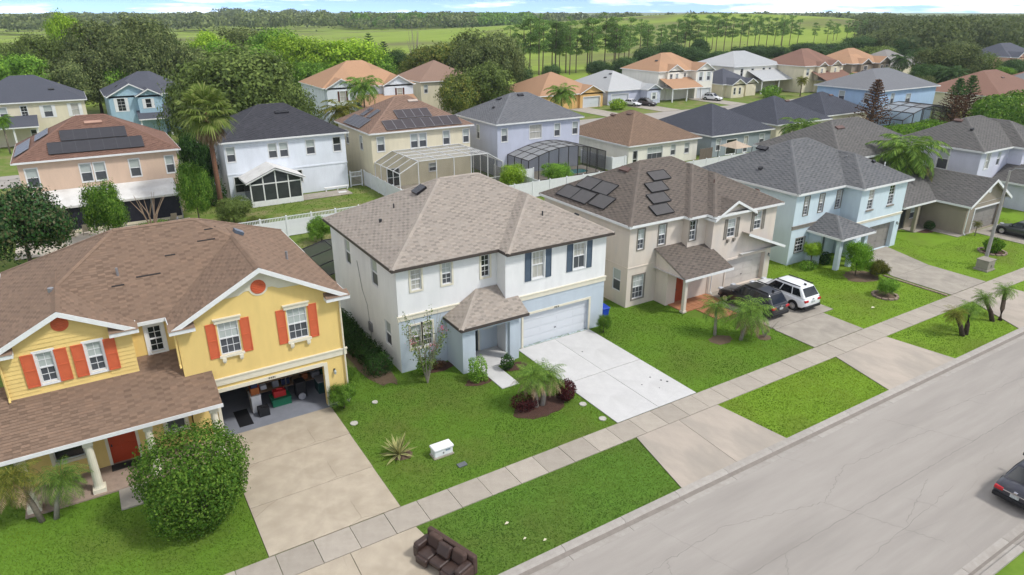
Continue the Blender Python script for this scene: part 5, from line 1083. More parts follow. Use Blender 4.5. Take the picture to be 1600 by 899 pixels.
# tall fan palm
def fan_crown(seed, n, emin, emax, L_=1.25, pet=1.3):
    g = random.Random(seed); V = []
    for k in range(n):
        az = k * 2.4 + g.uniform(-.2, .2); e = emax - (emax - emin) * (k / n) + g.uniform(-.12, .12); D = np.array([math.cos(az) * math.cos(e), math.sin(az) * math.cos(e), math.sin(e)]); Sd = np.array([-math.sin(az), math.cos(az), 0]); U = np.cross(Sd, D) * -1
        p = D * pet * g.uniform(.8, 1.1); V.append([-Sd * .02, p - Sd * .02, p + Sd * .02, Sd * .02])
        for j in range(26):
            a = -2.0 + 4.0 * j / 25; dr = D * math.cos(a) + Sd * math.sin(a); l_ = L_ * (.75 + .35 * math.cos(a)) * g.uniform(.88, 1.08); m_ = p + dr * l_ * .55; tip = p + dr * l_ + np.array([0, 0, -.38 * l_ * g.uniform(.4, 1.3)]); wv = np.cross(dr, U) * .075
            V.append([p, m_ - wv, tip, m_ + wv])
    V = np.array(V); return npmesh('crown', V.reshape(-1, 3), np.arange(4 * len(V)).reshape(-1, 4))
palm('fan_palm', 'tall fan palm with reddish trunk rising beside the white sunroom house', 10.7, 72.5, 11.0, fan_crown(5, 44, -.7, 1.35, 1.45, 1.7), LM['fan'], REDB, r=.21, dead=fan_crown(6, 26, -1.5, -1.0, 1.2, 1.5))
# ---- shrubs
def bush(name, label, x, y, rx, ry, rz, m, n=2500, size=.09, box=0., z0=0., cat='shrub', seed=None, stem=True, group=None):
    """leafy shrub: shell of leaves over an ellipsoid (box>0 squares it off) plus woody stems"""
    g = np.random.default_rng(int(abs(x * 31 + y * 17)) if seed is None else seed); t = empty(name, (x, y, 0), label, cat, group)
    d_ = g.normal(size=(n, 3)); d_ /= np.linalg.norm(d_, axis=1, keepdims=True)
    if box: d2 = np.sign(d_) * np.abs(d_) ** (1 - box); d2 /= (np.sum(np.abs(d2) ** (2 + 6 * box), axis=1, keepdims=True)) ** (1 / (2 + 6 * box))
    else: d2 = d_
    nb = 40; cb = g.normal(size=(nb, 3)); cb /= np.linalg.norm(cb, axis=1, keepdims=True); bump = np.max(d_ @ cb.T, axis=1); amp = g.uniform(.5, 1.5, nb)[np.argmax(d_ @ cb.T, axis=1)]; rr = (.8 + .26 * amp * np.clip((bump - .8) / .2, 0, 1)) * g.uniform(.84, 1.06, n); sh = g.random(n) < .012; rr[sh] *= g.uniform(1.03, 1.14, sh.sum())
    ins = g.random(n) < .15; rr[ins] *= g.uniform(.4, .9, ins.sum())
    P = d2 * rr[:, None] * np.array([rx, ry, rz]) + np.array([0, 0, rz + z0]); P[:, 2] = np.maximum(P[:, 2], .04)
    v, f = leaf_quads(P, d_ + g.normal(size=(n, 3)) * .55 + np.array([0, 0, .25]), size * g.uniform(.6, 1.4, n), .55); link('foliage', npmesh('foliage', v, f, m), None, t)
    mb = MB()
    for k in range(5): a = 6.28 * k / 5; mb.tube([(x + .05 * math.cos(a), y + .05 * math.sin(a), -.03), (x + rx * .5 * math.cos(a), y + ry * .5 * math.sin(a), z0 + rz * 1.1)], [.035, .012], 5)
    mb.build('stem', BARK, t); return t
bush('clipped_bush', 'large clipped round green bush beside the tan driveway', 1.2, 26.9, 2.05, 1.95, 1.95, LM['fic'], 21000, .12, .1)
def cbush(name, label, x, y, rx, ry, h_, kind, var=0, cat='tree'):
    """loose leafy shrub or small tree using the lobed crowns"""
    t = empty(name, (x, y, 0), label, cat, None, random.uniform(0, 6.28)); c = link('crown', CR[var], None, t, (0, 0, h_ * .5)); use_mat(c, LM[kind]); c.scale = (rx, ry, h_ * .66); tr = link('trunk', TRUNKS[var % 3], None, t); tr.scale = (rx * .7, ry * .7, h_ * .75); return t
cbush('boxwood', 'round green shrub at the yellow house garage corner', 9.25, 32.0, .85, .8, 1.4, 'fic', 0, 'shrub'); cbush('boxwood', 'smaller shrub behind the garage corner shrub', 10.35, 34.6, .6, .6, 1.0, 'fic', 1, 'shrub')
for k in range(6): bush('hedge_bush', 'dark hedge bush by the left wall of the white blue house, %s from the street' % ORD[k], 12.3 + .1 * math.sin(k * 2), 34.9 + k * 1.5, .75, .95, .62, LM['dark_hedge'], 2600, .1, .2, group='hedge beside the white blue house')
bush('topiary', 'squared green shrub at the white blue house porch', 16.9, 30.75, .48, .48, .68, LM['g'], 3000, .08, .35); bush('lime_bush', 'small lime green shrub below the front window', 14.5, 33.0, .42, .4, .5, LM['lime'], 1100, .1)
bush('red_bush', 'dark red clipped round shrub by the white driveway', 19.95, 26.3, .55, .55, .6, LM['red'], 3000, .09); bush('red_underplanting', 'dark low shrubs under the date palm clump', 17.6, 26.7, .9, .6, .45, LM['red'], 1700, .09); bush('croton', 'little dark croton by the porch walk', 19.0, 30.9, .4, .35, .5, LM['dark_hedge'], 900, .1); cbush('ixora', 'green shrub at the right garage corner beside the blue bin', 27.2, 31.9, .6, .55, 1.15, 'fic', 2, 'shrub')
bush('foundation_shrub', 'low dark plants at the base of the blue front wall', 15.6, 33.3, .5, .3, .22, LM['brown'], 500, .1)
cbush('bamboo_clump', 'tall bright green bushy clump before the pale blue house porch', 51.2, 29.2, 1.3, 1.2, 2.9, 'lime', 3, 'shrub'); cbush('grassy_clump', 'pale grassy clump right of the bushy clump', 52.3, 28.1, 1.0, .9, 1.5, 'yfrond', 1, 'shrub'); cbush('round_shrub', 'round blue green shrub in a stone ring on the lawn', 49.3, 25.5, .9, .8, 1.3, 'g', 2, 'shrub'); bush('corner_shrub', 'low green shrub at the pale blue house corner', 49.4, 32.3, .9, .6, .35, LM['g'], 1200, .1)
tree('small_tree', 'small leafy tree before the pale blue house lower window', 50.1, 32.6, 2.3, .85, 'b', base=.4); bush('aloe_clump', 'dark drooping plant beside the pale blue porch', 51.6, 32.3, .5, .4, .55, LM['dark_hedge'], 700, .14)
bush('round_shrub', 'dark green shrub against the tan house wall', 72.2 - 3.0, 33.0, .5, .5, .45, LM['dark_hedge'], 1000, .1); bush('ring_shrub', 'bright shrub in a brick ring behind the light pole', 67.2, 26.3, .8, .75, .65, LM['lime'], 1500, .16)
palm('dracaena', 'thin spiky plant at the tan garage corner', 71.0, 29.6, 1.2, PYG[0], LM['yfrond'], r=.04, cs=.5)
cbush('magnolia', 'large dark magnolia at the left edge beyond the yellow roof', -5.6, 66.5, 4.0, 3.8, 7.2, 'mag', 1); cbush('citrus_tree', 'bushy green tree in front of the peach house awning', .5, 71.2, 2.1, 2.0, 5.9, 'fic', 1); cbush('citrus_tree', 'tall narrow green tree at the right of the peach house', 8.5, 73.2, 1.7, 1.6, 6.3, 'fic', 3); cbush('yard_shrub', 'green shrub mass at the fan palm foot', 11.4, 71.0, 2.1, 1.9, 2.6, 'o', 2, 'shrub'); cbush('yard_shrub', 'pale green shrubs left of the open topped fence', 12.6, 66.5, 1.5, 1.2, 1.8, 'm', 0, 'shrub'); cbush('fence_bush', 'dark green bush at the back corner of the white blue house', 17.2, 61.0, 1.4, 1.2, 2.4, 'g', 4, 'shrub'); bush('planter_plant', 'low green plants on the peach house patio', 4.5, 73.6, 1.6, .5, .45, LM['g'], 1200, .16)
cbush('garden_shrub', 'bright green shrub between the two pool cages', 42.2, 67.6, 2.1, 1.7, 3.1, 'b', 2, 'shrub'); cbush('garden_shrub', 'olive shrub in front of the dark pool cage', 49.0, 67.8, 2.2, 1.7, 2.8, 'g', 0, 'shrub'); tree('yard_tree', 'dark tree between the peach house and the sunroom house', 10.6, 84, 8.5, 2.2, 'dark_hedge', base=.55); bush('yard_shrub', 'dark shrub behind the peach house right side', 11.2, 80, 1.2, 1.2, 1.6, LM['dark_hedge'], 2000, .2)
bush('hedge_row', 'bright clipped hedge behind the tan house roof', 104, 55, 7.5, 1.3, 2.4, LM['lime'], 6000, .3, .3); bush('bamboo_screen', 'tall bright green bamboo thicket at the right edge', 143.5, 60, 9.5, 3.0, 3.0, LM['fic'], 9000, .5, .2); bush('yard_shrub', 'green shrub on the lawn of the orange gable house', 176, 112, 1.3, 1.3, 2.4, LM['b'], 1200, .35); bush('yard_shrub', 'rounded shrub by the cottage drive', 148, 115, 3, 1.6, 1.4, LM['g'], 1200, .4); bush('yard_shrub', 'green shrub between the orange and grey bungalows', 101, 118, 2.2, 1.4, 1.1, LM['b'], 1200, .35)
# dead conifers
def norfolk(name, label, x, y, h_, top, seed):
    g = random.Random(seed); t = empty(name, (x, y, 0), label, 'tree'); MB().tube([(x, y, 0), (x, y, h_)], [.2, .03], 7).build('trunk', PBARK, t); P = []; Nn = []; n_t = 19; tt = []
    for k in range(n_t):
        z = h_ * (.1 + .9 * k / n_t); rr = h_ * .4 * (1 - k / n_t) ** .85 + .15
        for j in range(7):
            a = j * .9 + k * .5 + g.uniform(-.2, .2)
            for s_ in range(22): u = s_ / 22; p = np.array([math.cos(a) * rr * u, math.sin(a) * rr * u, z + .28 * rr * u + g.uniform(-.1, .1)]); P.append(p + np.array([g.uniform(-.12, .12), g.uniform(-.12, .12), 0])); tt.append(k / n_t)
    P = np.array(P); tt = np.array(tt)
    for nm, sel, m in (('dead_branches', tt < top, LM['brown']), ('crown', tt >= top, LM['d'])):
        if sel.any(): v, f = leaf_quads(P[sel], rng.normal(size=(sel.sum(), 3)) + np.array([0, 0, .8]), rng.uniform(.25, .5, sel.sum()), .5); link(nm, npmesh(nm, v, f, m), None, t)
norfolk('dead_conifer', 'brown dead conifer before the powder blue house', 117.3, 69.6, 9.4, 2, 1); norfolk('dying_conifer', 'half brown conifer, left one of the pair at right', 134.0, 64.5, 9.2, .62, 2); norfolk('dying_conifer', 'half brown conifer, right one of the pair at right', 138.2, 64.5, 9.5, .6, 3)
# bare tree on the peach patio, dead pine, flowering shrub tree
def bare(name, label, x, y, h_, seed, m=GREYB, sp=.35, n=7, r=.06):
    g = random.Random(seed); t = empty(name, (x, y, 0), label, 'tree'); mb = MB()
    for k in range(n):
        a = 6.28 * k / n; b = (x + sp * h_ * .4 * math.cos(a), y + sp * h_ * .4 * math.sin(a), h_ * .45); e = (x + sp * h_ * math.cos(a + .3), y + sp * h_ * math.sin(a + .3), h_ * g.uniform(.75, 1)); mb.tube([(x, y, 0), b, e], [r, r * .6, r * .2], 5); q_ = (e[0] + g.uniform(-.5, .5) * sp * h_, e[1] + g.uniform(-.5, .5) * sp * h_, e[2] * 1.02); mb.tube([b, q_], [r * .5, r * .12], 4)
    mb.build('branches', m, t); return t
bare('bare_tree', 'leafless many stemmed tree on the peach house patio', 4.2, 72.2, 4.2, 3, mat('pale_branch', (.33, .24, .17), rough=.9), r=.09); bare('dead_tree', 'pale dead tree standing against the meadow', 83.5, 185, 16.5, 5, sp=.1, n=6, r=.16)
norfolk('conifer', 'narrow dark conifer at the meadow edge', 74.3, 195, 14.6, 0, 8); norfolk('conifer', 'shorter narrow conifer right of it at the meadow edge', 75.8, 188, 12.6, 0, 9)
t = bare('crepe_myrtle', 'young crepe myrtle with pink flowers before the blue wall', 14.25, 32.0, 4.6, 11, GREYB, .27, 9, .04)
g = np.random.default_rng(4); P = []
for k in range(9):
    a = 6.28 * k / 9
    for u in np.linspace(.2, 1, 46): P.append([.27 * 4.6 * (u ** 1.1) * math.cos(a + .2 * u), .27 * 4.6 * (u ** 1.1) * math.sin(a + .2 * u), .4 + 4.1 * u * (0.8 + .2 * math.sin(k * 2.3))])
P = np.repeat(np.array(P), 3, 0) + g.normal(size=(len(P) * 3, 3)) * .11; v, f = leaf_quads(P, g.normal(size=P.shape) + np.array([0, 0, .5]), g.uniform(.08, .18, len(P)), .5); link('foliage', npmesh('foliage', v, f, LM['o']), None, t)
PINK = leafmat('pink_flower', [(.45, .10, .16), (.62, .22, .28)]); Pf = np.array([[1.0, -.2, 3.3], [-.9, -.3, 3.0], [.1, -.75, 2.7]]).repeat(45, 0) + g.normal(size=(135, 3)) * .12; v, f = leaf_quads(Pf, g.normal(size=Pf.shape), g.uniform(.04, .09, 135), .8); link('flowers', npmesh('flowers', v, f, PINK), None, t)
bare('thorny_shrub', 'bare grey twiggy shrub at the edge of the grey driveway', 35.7, 25.6, 1.5, 21, GREYB, .5, 14, .018)
# variegated agave: each sword leaf is a part
t = empty('agave', (10.05, 26.45, 0), 'spiky yellow striped agave on the lawn', 'plant'); AG = leafmat('agave_yellow', [(.42, .40, .14), (.55, .52, .24)], .1); AGD = leafmat('agave_green', [(.06, .10, .03), (.09, .14, .04)], .1); g = random.Random(2)
for k in range(34):
    az = k * 2.4; e = 1.35 - 1.15 * (k / 34); L_ = 1.15 * g.uniform(.8, 1.1); D = Vector((math.cos(az) * math.cos(e), math.sin(az) * math.cos(e), math.sin(e))); Sd = Vector((-math.sin(az), math.cos(az), 0)); m_ = D * L_ * .55; tip = D * L_ + Vector((0, 0, -.12 * k / 34)); b0 = Vector((0, 0, .05))
    for nm, m, w0, w1, dz in (('leaf', AG, .045, .065, 0), ('leaf_stripe', AGD, .014, .022, .006)):
        mb = MB(); dz_ = Vector((0, 0, dz)); mb.poly([b0 - Sd * w0 + dz_, m_ - Sd * w1 + dz_, tip + dz_, m_ + Sd * w1 + dz_, b0 + Sd * w0 + dz_])
        if nm == 'leaf': lf = link('leaf', mb.mesh('leaf', m), None, t)
        else: link('leaf_stripe', mb.mesh('leaf_stripe', m), None, lf)
# ---- lawn: sheets plus short grass tufts
struct(MB().poly([(-40, -60, -.004), (112, -60, -.004), (112, RY0 - .85, -.004), (-40, RY0 - .85, -.004)]).build('near_lawn', GRASS))
MULCH = mat('mulch', (.10, .05, .035), (.06, .032, .024), scale=9, rough=1, bump=1, bscale=60); SOIL = mat('bare_soil', (.17, .12, .075), (.12, .085, .055), scale=7, rough=1, bump=1, bscale=50)
def bed(name, cx, cy, rx, ry, m, n=26, h=.05):
    mb = MB(); mb.v = [(cx, cy, h)] + [(cx + rx * math.cos(6.283 * k / n) * random.uniform(.88, 1.1), cy + ry * math.sin(6.283 * k / n) * random.uniform(.88, 1.1), .006) for k in range(n)]; mb.f = [(0, 1 + k, 1 + (k + 1) % n) for k in range(n)]; struct(mb.build(name, m))
BEDS = [(18.3, 26.4, 1.6, .95, MULCH), (33.0, 26.9, .9, .6, SOIL), (16.9, 30.6, .9, .5, MULCH), (19.6, 31.0, .8, .5, MULCH), (15.6, 33.3, 1.1, .5, MULCH), (35.7, 25.6, .5, .4, SOIL), (12.3, 38, 1.0, 5.5, SOIL), (51.6, 28.9, 1.6, 1.2, SOIL), (49.3, 25.5, .85, .75, SOIL), (67.2, 26.3, 1.0, .8, MULCH), (69, 33, 1.6, .7, MULCH), (10.2, 26.3, .5, .4, SOIL)]
for b in BEDS: bed('planting_bed', *b)
KEEP = [(2.95, 22.9, 8.68, 32.7), (20.82, 22.9, 26.65, 32.8), (37.2, 22.9, 42.5, 26.1), (37.3, 26, 43.7, 33), (53.7, 22.9, 58.9, 27.5), (54.6, 27.3, 59.8, 30), (55.2, 29.9, 60.6, 32.3), (72, 22.9, 77.6, 30.5), (-60, SW0 - .03, 120, SW1 + .03), (17.5, 29.1, 18.75, 33), (-1.75, 29, -.5, 31), (-5.3, 30.9, 2.8, 34), (34, 29.2, 38.2, 34), (13.4, 33.75, 28, 46), (16.4, 31.7, 20.5, 34), (1.9, 32.5, 9.9, 46), (31, 34, 45, 46), (37.9, 32.8, 45, 46), (48.5, 33.7, 62, 46), (54.8, 32, 62, 46), (51, 30.8, 55, 34), (64, 30, 78, 50), (69, 30, 72, 33.3)]
TRAP = [(2.3, 9.3, 3.0, 8.65), (19.85, 27.2, 20.8, 26.65), (36.1, 43.3, 37.2, 42.6), (51.4, 59.6, 53.7, 58.9)]
def grass_patch(name, label, x0, y0, x1, y1, dens, hgt, wid, m):
    n = int((x1 - x0) * (y1 - y0) * dens); X = rng.uniform(x0, x1, n); Y = rng.uniform(y0, y1, n); ok = np.ones(n, bool); e = .022 * (np.sin(X * 3.1) + np.sin(Y * 2.7 + X) + np.sin(X * 7.3 + Y * 5)) + rng.exponential(.03, n) - .035
    for a, b, c, d_ in KEEP: ok &= ~((X > a + e) & (X < c - e) & (Y > b + e) & (Y < d_ - e))
    for a, b, c, d_ in TRAP:
        t_ = (Y - KO) / (SW0 - KO); ok &= ~((Y < SW0) & (X > a + (c - a) * t_ + e) & (X < b + (d_ - b) * t_ - e))
    for cx, cy, rx, ry, _ in BEDS: ok &= ((X - cx) / rx) ** 2 + ((Y - cy) / ry) ** 2 > .8
    X, Y = X[ok], Y[ok]; n = len(X); a = rng.uniform(0, 6.28, n); w_ = wid * rng.uniform(.6, 1.4, n); hh = hgt * rng.uniform(.5, 1.3, n); lx = rng.normal(size=n) * hgt * .7; ly = rng.normal(size=n) * hgt * .7
    v = np.stack([np.stack([X - np.cos(a) * w_, Y - np.sin(a) * w_, np.zeros(n)], 1), np.stack([X + np.cos(a) * w_, Y + np.sin(a) * w_, np.zeros(n)], 1), np.stack([X + lx, Y + ly, hh], 1)], 1).reshape(-1, 3)
    return tag(link(name, npmesh(name, v, np.arange(3 * n).reshape(n, 3), m)), label, 'grass', kind='stuff')
def patchy(m):
    """darker and yellower areas of turf, by place"""
    t_ = m.node_tree; n = t_.nodes; l = t_.links; hs = next(k for k in n if k.type == 'HUE_SAT'); co = n.new('ShaderNodeTexCoord'); ns = n.new('ShaderNodeTexNoise'); ns.inputs['Scale'].default_value = .28; ns.inputs['Detail'].default_value = 5
    l.new(co.outputs['Object'], ns.inputs['Vector']); mr = n.new('ShaderNodeMapRange'); mr.inputs['From Min'].default_value = .3; mr.inputs['From Max'].default_value = .7; mr.inputs['To Min'].default_value = .6; mr.inputs['To Max'].default_value = 1.4; l.new(ns.outputs['Fac'], mr.inputs['Value']); l.new(mr.outputs[0], hs.inputs['Value'])
    mh = n.new('ShaderNodeMapRange'); mh.inputs['From Min'].default_value = .3; mh.inputs['From Max'].default_value = .7; mh.inputs['To Min'].default_value = .515; mh.inputs['To Max'].default_value = .472; l.new(ns.outputs['Fac'], mh.inputs['Value']); l.new(mh.outputs[0], hs.inputs['Hue'])
def turf(name, c, dry=.5):
    """blade and soil materials of one lawn; dry 0..1 mixes in straw colour"""
    f_ = lambda k, e=0: tuple(v * k for v in (c[0] * (1 + e), c[1], c[2] * (1 + e))); b = leafmat('blade_' + name, [f_(.84), f_(1), f_(1.08), f_(1.18, .22 * dry)], .5, .8); patchy(b)
    s_ = mat('soil_' + name, f_(.95), f_(1.08), scale=1.3, rough=.95, bump=.8, bscale=30, c3=tuple(p * (1 - dry * .5) + q_ * dry * .5 for p, q_ in zip(f_(.8), (.20, .17, .06))), s3=.25, t3=(.45, .68), spec=.1); return b, s_
TURF = {'dark': turf('dark', (.09, .178, .024), .4), 'olive': turf('olive', (.1, .186, .022), .6), 'mid': turf('mid', (.11, .205, .022), .4), 'bright': turf('bright', (.155, .26, .024), .45)}
LAWNS = [('olive green lawn of the yellow house round the clipped bush', -40, SW1, 5, 34, 'mid', 280), ('worn green lawn of the white blue house with the agave', 5, SW1, 24, 36, 'olive', 300), ('bright lawn of the beige house with the two date palms', 24, SW1, 40, 36, 'mid', 190), ('bright lawn of the pale blue house', 40, SW1, 57, 36, 'bright', 120), ('bright lawn of the tan house round the light pole', 57, SW1, 112, 36, 'bright', 80),
         ('verge grass left of the couch', -40, KO, 5, SW0, 'mid', 200), ('dark green verge strip right of the couch', 5, KO, 23, SW0, 'dark', 330), ('yellow green verge strip right of the pinkish apron', 23, KO, 40, SW0, 'bright', 240), ('bright verge strip with the leaning palms', 40, KO, 56, SW0, 'bright', 150), ('far verge strip beyond the palms', 56, KO, 112, SW0, 'bright', 60)]
for lb, x0, y0, x1, y1, k, dn in LAWNS:
    struct(MB().poly([(x0, y0, -.006), (x1, y0, -.006), (x1, y1, -.006), (x0, y1, -.006)]).build('lawn', TURF[k][1]), lb); grass_patch('grass', lb, max(x0, -8), y0 + .02, min(x1, 80), y1, dn, .036, .021 if x0 < 23 else .03, TURF[k][0])
grass_patch('grass', 'mown grass at the lower right corner', 20, 2, 40, RY0 - .86, 300, .036, .02, TURF['bright'][0]); grass_patch('grass', 'rough grass in the back gardens', 10, 58, 60, 80, 14, .07, .06, TURF['olive'][0])
# ------------------------------------------------------------------ fences, pool cages, street furniture
VIN = mat('white_vinyl', (.78, .79, .80), (.72, .73, .745), scale=2, rough=.45, c3=(.62, .63, .62), s3=.7, t3=(.6, .85))
def fence(label, x0, y0, x1, y1, h=1.8, picket=False, step=2.4, m=None):
    m = m or VIN; L_ = math.hypot(x1 - x0, y1 - y0); n = max(1, round(L_ / step)); dx, dy = (x1 - x0) / n, (y1 - y0) / n; ux, uy = (x1 - x0) / L_, (y1 - y0) / L_; t = empty('vinyl_fence', (x0, y0, 0), label, 'fence')
    hp = h - .38 if picket else h
    for k in range(n + 1):
        x, y = x0 + dx * k, y0 + dy * k; mb = MB(); mb.box(x - .065, y - .065, 0, x + .065, y + .065, h + .08); b = len(mb.v); mb.v += [(x - .085, y - .085, h + .08), (x + .085, y - .085, h + .08), (x + .085, y + .085, h + .08), (x - .085, y + .085, h + .08), (x, y, h + .17)]; mb.f += [(b, b + 1, b + 4), (b + 1, b + 2, b + 4), (b + 2, b + 3, b + 4), (b + 3, b, b + 4), (b + 3, b + 2, b + 1, b)]; mb.build('post', m, t, (x, y, 0))
        if k == n: break
        P = lambda s_, z: (x + ux * s_, y + uy * s_, z); ln = L_ / n; nb = 8
        pan = MB().bar(P(.07, hp / 2 + .04), P(ln - .07, hp / 2 + .04), .03, hp - .2).build('panel', m, t, (x, y, 0))
        for z in (.12, hp - .03): MB().bar(P(.065, z), P(ln - .065, z), .055, .13).build('rail', m, pan, (x, y, 0))
        mb = MB()
        for j in range(1, nb): s_ = .07 + (ln - .14) * j / nb; mb.bar(P(s_, .2), P(s_, hp - .1), .04, .014, (ux, uy, 0))
        mb.build('tongue_joint', m, pan, (x, y, 0))
        if picket:
            MB().bar(P(.065, h), P(ln - .065, h), .05, .07).build('rail', m, pan, (x, y, 0)); mb = MB()
            for j in range(16): s_ = .12 + (ln - .24) * j / 15; mb.bar(P(s_, hp), P(s_, h), .05, .035, (ux, uy, 0))
            tag(mb.build('pickets', m, pan, (x, y, 0)), kind='stuff')
    return t
fence('white fence with open picket top behind the white blue house', 10.2, 64.4, 22.2, 64.4, 1.95, True); fence('white fence between the sunroom garden and the white pool cage', 28.7, 64.4, 28.7, 80.2); fence('white fence along the back between the two middle houses', 30.8, 64.2, 60, 64.2); fence('white side fence between the two pool cages', 44.0, 64.4, 44.0, 74.6); fence('short white fence in front of the bronze pool cage corner', 44.2, 70.4, 47.2, 70.4); fence('white fence right of the bronze pool cage', 59.8, 70.2, 68.4, 70.2); fence('white fence behind the brown roof bungalow side', 59.8, 70.4, 59.8, 77)
fence('long white fence behind the pale blue and beige houses', 60.2, 63, 82, 63)
g_ = empty('garden_gate', (27.7, 80.3, 0), 'white gate with slatted top beside the sunroom house wall', 'gate')
for x in (26.95, 28.4): MB().box(x - .07, 80.23, 0, x + .07, 80.37, 2.0).build('post', VIN, g_)
for z in (.15, 1.2, 1.75): MB().box(27.03, 80.27, z, 28.32, 80.33, z + .1).build('rail', VIN, g_)
for k in range(9): MB().box(27.08 + k * .14, 80.285, .25, 27.15 + k * .14, 80.315, 1.2).build('slat', mat('gate_slat', (.42, .40, .35)), g_)
for k in range(7): MB().box(27.08 + k * .18, 80.285, 1.3, 27.14 + k * .18, 80.315, 1.75).build('slat', VIN, g_)
WOODF = mat('grey_wood', (.22, .18, .14), (.15, .125, .10), scale=3, rough=.9, stretch=(3, 3, .4))
t = empty('wooden_fence', (76, 68.6, 0), 'weathered wooden fence beside the gazebo', 'fence')
for k in range(16): MB().box(74.6 + k * .16, 68.58, 0, 74.6 + k * .16 + .145, 68.62, 1.8 + random.uniform(-.03, .03)).build('board', WOODF, t)
for z in (.4, 1.4): MB().box(74.6, 68.62, z, 77.15, 68.68, z + .09).build('rail', WOODF, t)
# pool cages
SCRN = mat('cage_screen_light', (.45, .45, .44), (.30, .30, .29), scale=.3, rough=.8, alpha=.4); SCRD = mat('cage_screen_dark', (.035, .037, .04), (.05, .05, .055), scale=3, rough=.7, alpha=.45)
WFR = mat('white_aluminium', (.76, .76, .75), rough=.45); BFR = mat('bronze_aluminium', (.035, .03, .028), rough=.45)
def cage(name, label, xs, zs, y0, y1, ny, fr, sc_side, sc_top, r=.05, rail=.95):
    """screen enclosure: cross-section (xs, zs) extruded from y0 (front) to y1 (house wall)"""
    t = empty(name, ((xs[0] + xs[-1]) / 2, y0, 0), label, 'pool cage'); ys = [y0 + (y1 - y0) * k / ny for k in range(ny + 1)]; n = len(xs)
    for i in range(n):
        MB().bar((xs[i], y0, zs[i]), (xs[i], y1, zs[i]), r, r * 1.6).build('roof_beam', fr, t, (xs[i], y0, zs[i])); MB().bar((xs[i], y0, 0), (xs[i], y0, zs[i]), r, r * 1.4).build('post', fr, t, (xs[i], y0, 0))
    for k, y in enumerate(ys):
        for i in range(n - 1):
            MB().bar((xs[i], y, zs[i]), (xs[i + 1], y, zs[i + 1]), r, r * 1.4).build('rafter', fr, t, (xs[i], y, zs[i]))
            if k < ny: MB().poly([(xs[i], y, zs[i]), (xs[i + 1], y, zs[i + 1]), (xs[i + 1], ys[k + 1], zs[i + 1]), (xs[i], ys[k + 1], zs[i])]).build('roof_screen', sc_side if (n == 7 and i == 0) else sc_top, t, (xs[i], y, zs[i]))
        for x, z in ((xs[0], zs[0]), (xs[-1], zs[-1])):
            if k: MB().bar((x, y, 0), (x, y, z), r, r * 1.4).build('post', fr, t, (x, y, 0))
            if k < ny: MB().poly([(x, y, .1), (x, ys[k + 1], .1), (x, ys[k + 1], z), (x, y, z)]).build('side_screen', sc_side, t, (x, y, 0))
    for i in range(n - 1):
        MB().poly([(xs[i], y0, .1), (xs[i + 1], y0, .1), (xs[i + 1], y0, zs[i + 1]), (xs[i], y0, zs[i])]).build('front_screen', sc_side, t, (xs[i], y0, 0)); MB().bar((xs[i], y0, zs[0] * .45 if rail else .1), (xs[i + 1], y0, zs[0] * .45 if rail else .1), r * .8, r).build('rail', fr, t, (xs[i], y0, 0)); MB().bar((xs[i], y0, .08), (xs[i + 1], y0, .08), r, r).build('sill', fr, t, (xs[i], y0, 0))
    return t
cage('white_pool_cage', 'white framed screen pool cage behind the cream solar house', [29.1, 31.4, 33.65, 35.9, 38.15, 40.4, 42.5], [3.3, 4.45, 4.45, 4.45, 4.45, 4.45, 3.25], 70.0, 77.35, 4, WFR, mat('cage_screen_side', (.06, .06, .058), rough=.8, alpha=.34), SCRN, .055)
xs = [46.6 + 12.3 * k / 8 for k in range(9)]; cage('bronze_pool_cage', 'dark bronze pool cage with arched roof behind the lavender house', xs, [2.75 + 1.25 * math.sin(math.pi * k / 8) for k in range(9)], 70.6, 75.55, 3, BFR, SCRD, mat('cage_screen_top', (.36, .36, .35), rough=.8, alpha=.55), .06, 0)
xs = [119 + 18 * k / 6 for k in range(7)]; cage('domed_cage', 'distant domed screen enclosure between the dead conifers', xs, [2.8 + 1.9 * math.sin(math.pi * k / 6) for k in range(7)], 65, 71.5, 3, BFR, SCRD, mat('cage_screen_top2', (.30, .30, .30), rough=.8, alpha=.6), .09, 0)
cage('rear_lanai_cage', 'black screened lanai roof behind the left rear corner of the white blue house', [12.9, 15.0, 17.2], [2.4, 2.9, 2.9], 45.7, 52.5, 3, BFR, SCRD, mat('lanai_screen', (.03, .033, .03), rough=.7, alpha=.85), .06, 0)
WATER = mat('pool_water', (.04, .30, .30), (.05, .36, .36), scale=2, rough=.05, spec=.6, bump=.15, bscale=6)
def pool(name, cx, cy, rx, ry):
    pts = [(cx + rx * math.copysign(abs(math.cos(a)) ** .6, math.cos(a)), cy + ry * math.copysign(abs(math.sin(a)) ** .6, math.sin(a))) for a in (6.2832 * k / 32 for k in range(32))]; o = struct(MB().poly([(x, y, .055) for x, y in pts]).build(name, WATER)); mb = MB()
    for k in range(32): (a, b), (c, e) = pts[k], pts[(k + 1) % 32]; mb.bar((a, b, .05), (c, e, .05), .3, .1)
    mb.build('coping', PATIO, o)
struct(MB().box(46.7, 70.7, 0, 58.8, 75.5, .045).build('pool_deck', PATIO)); pool('swimming_pool', 53.8, 72.6, 3.6, 1.4); struct(MB().box(29.2, 70.1, 0, 42.4, 77.3, .045).build('white_cage_deck', PATIO)); pool('small_pool', 33.2, 72.6, 2.2, 1.3)
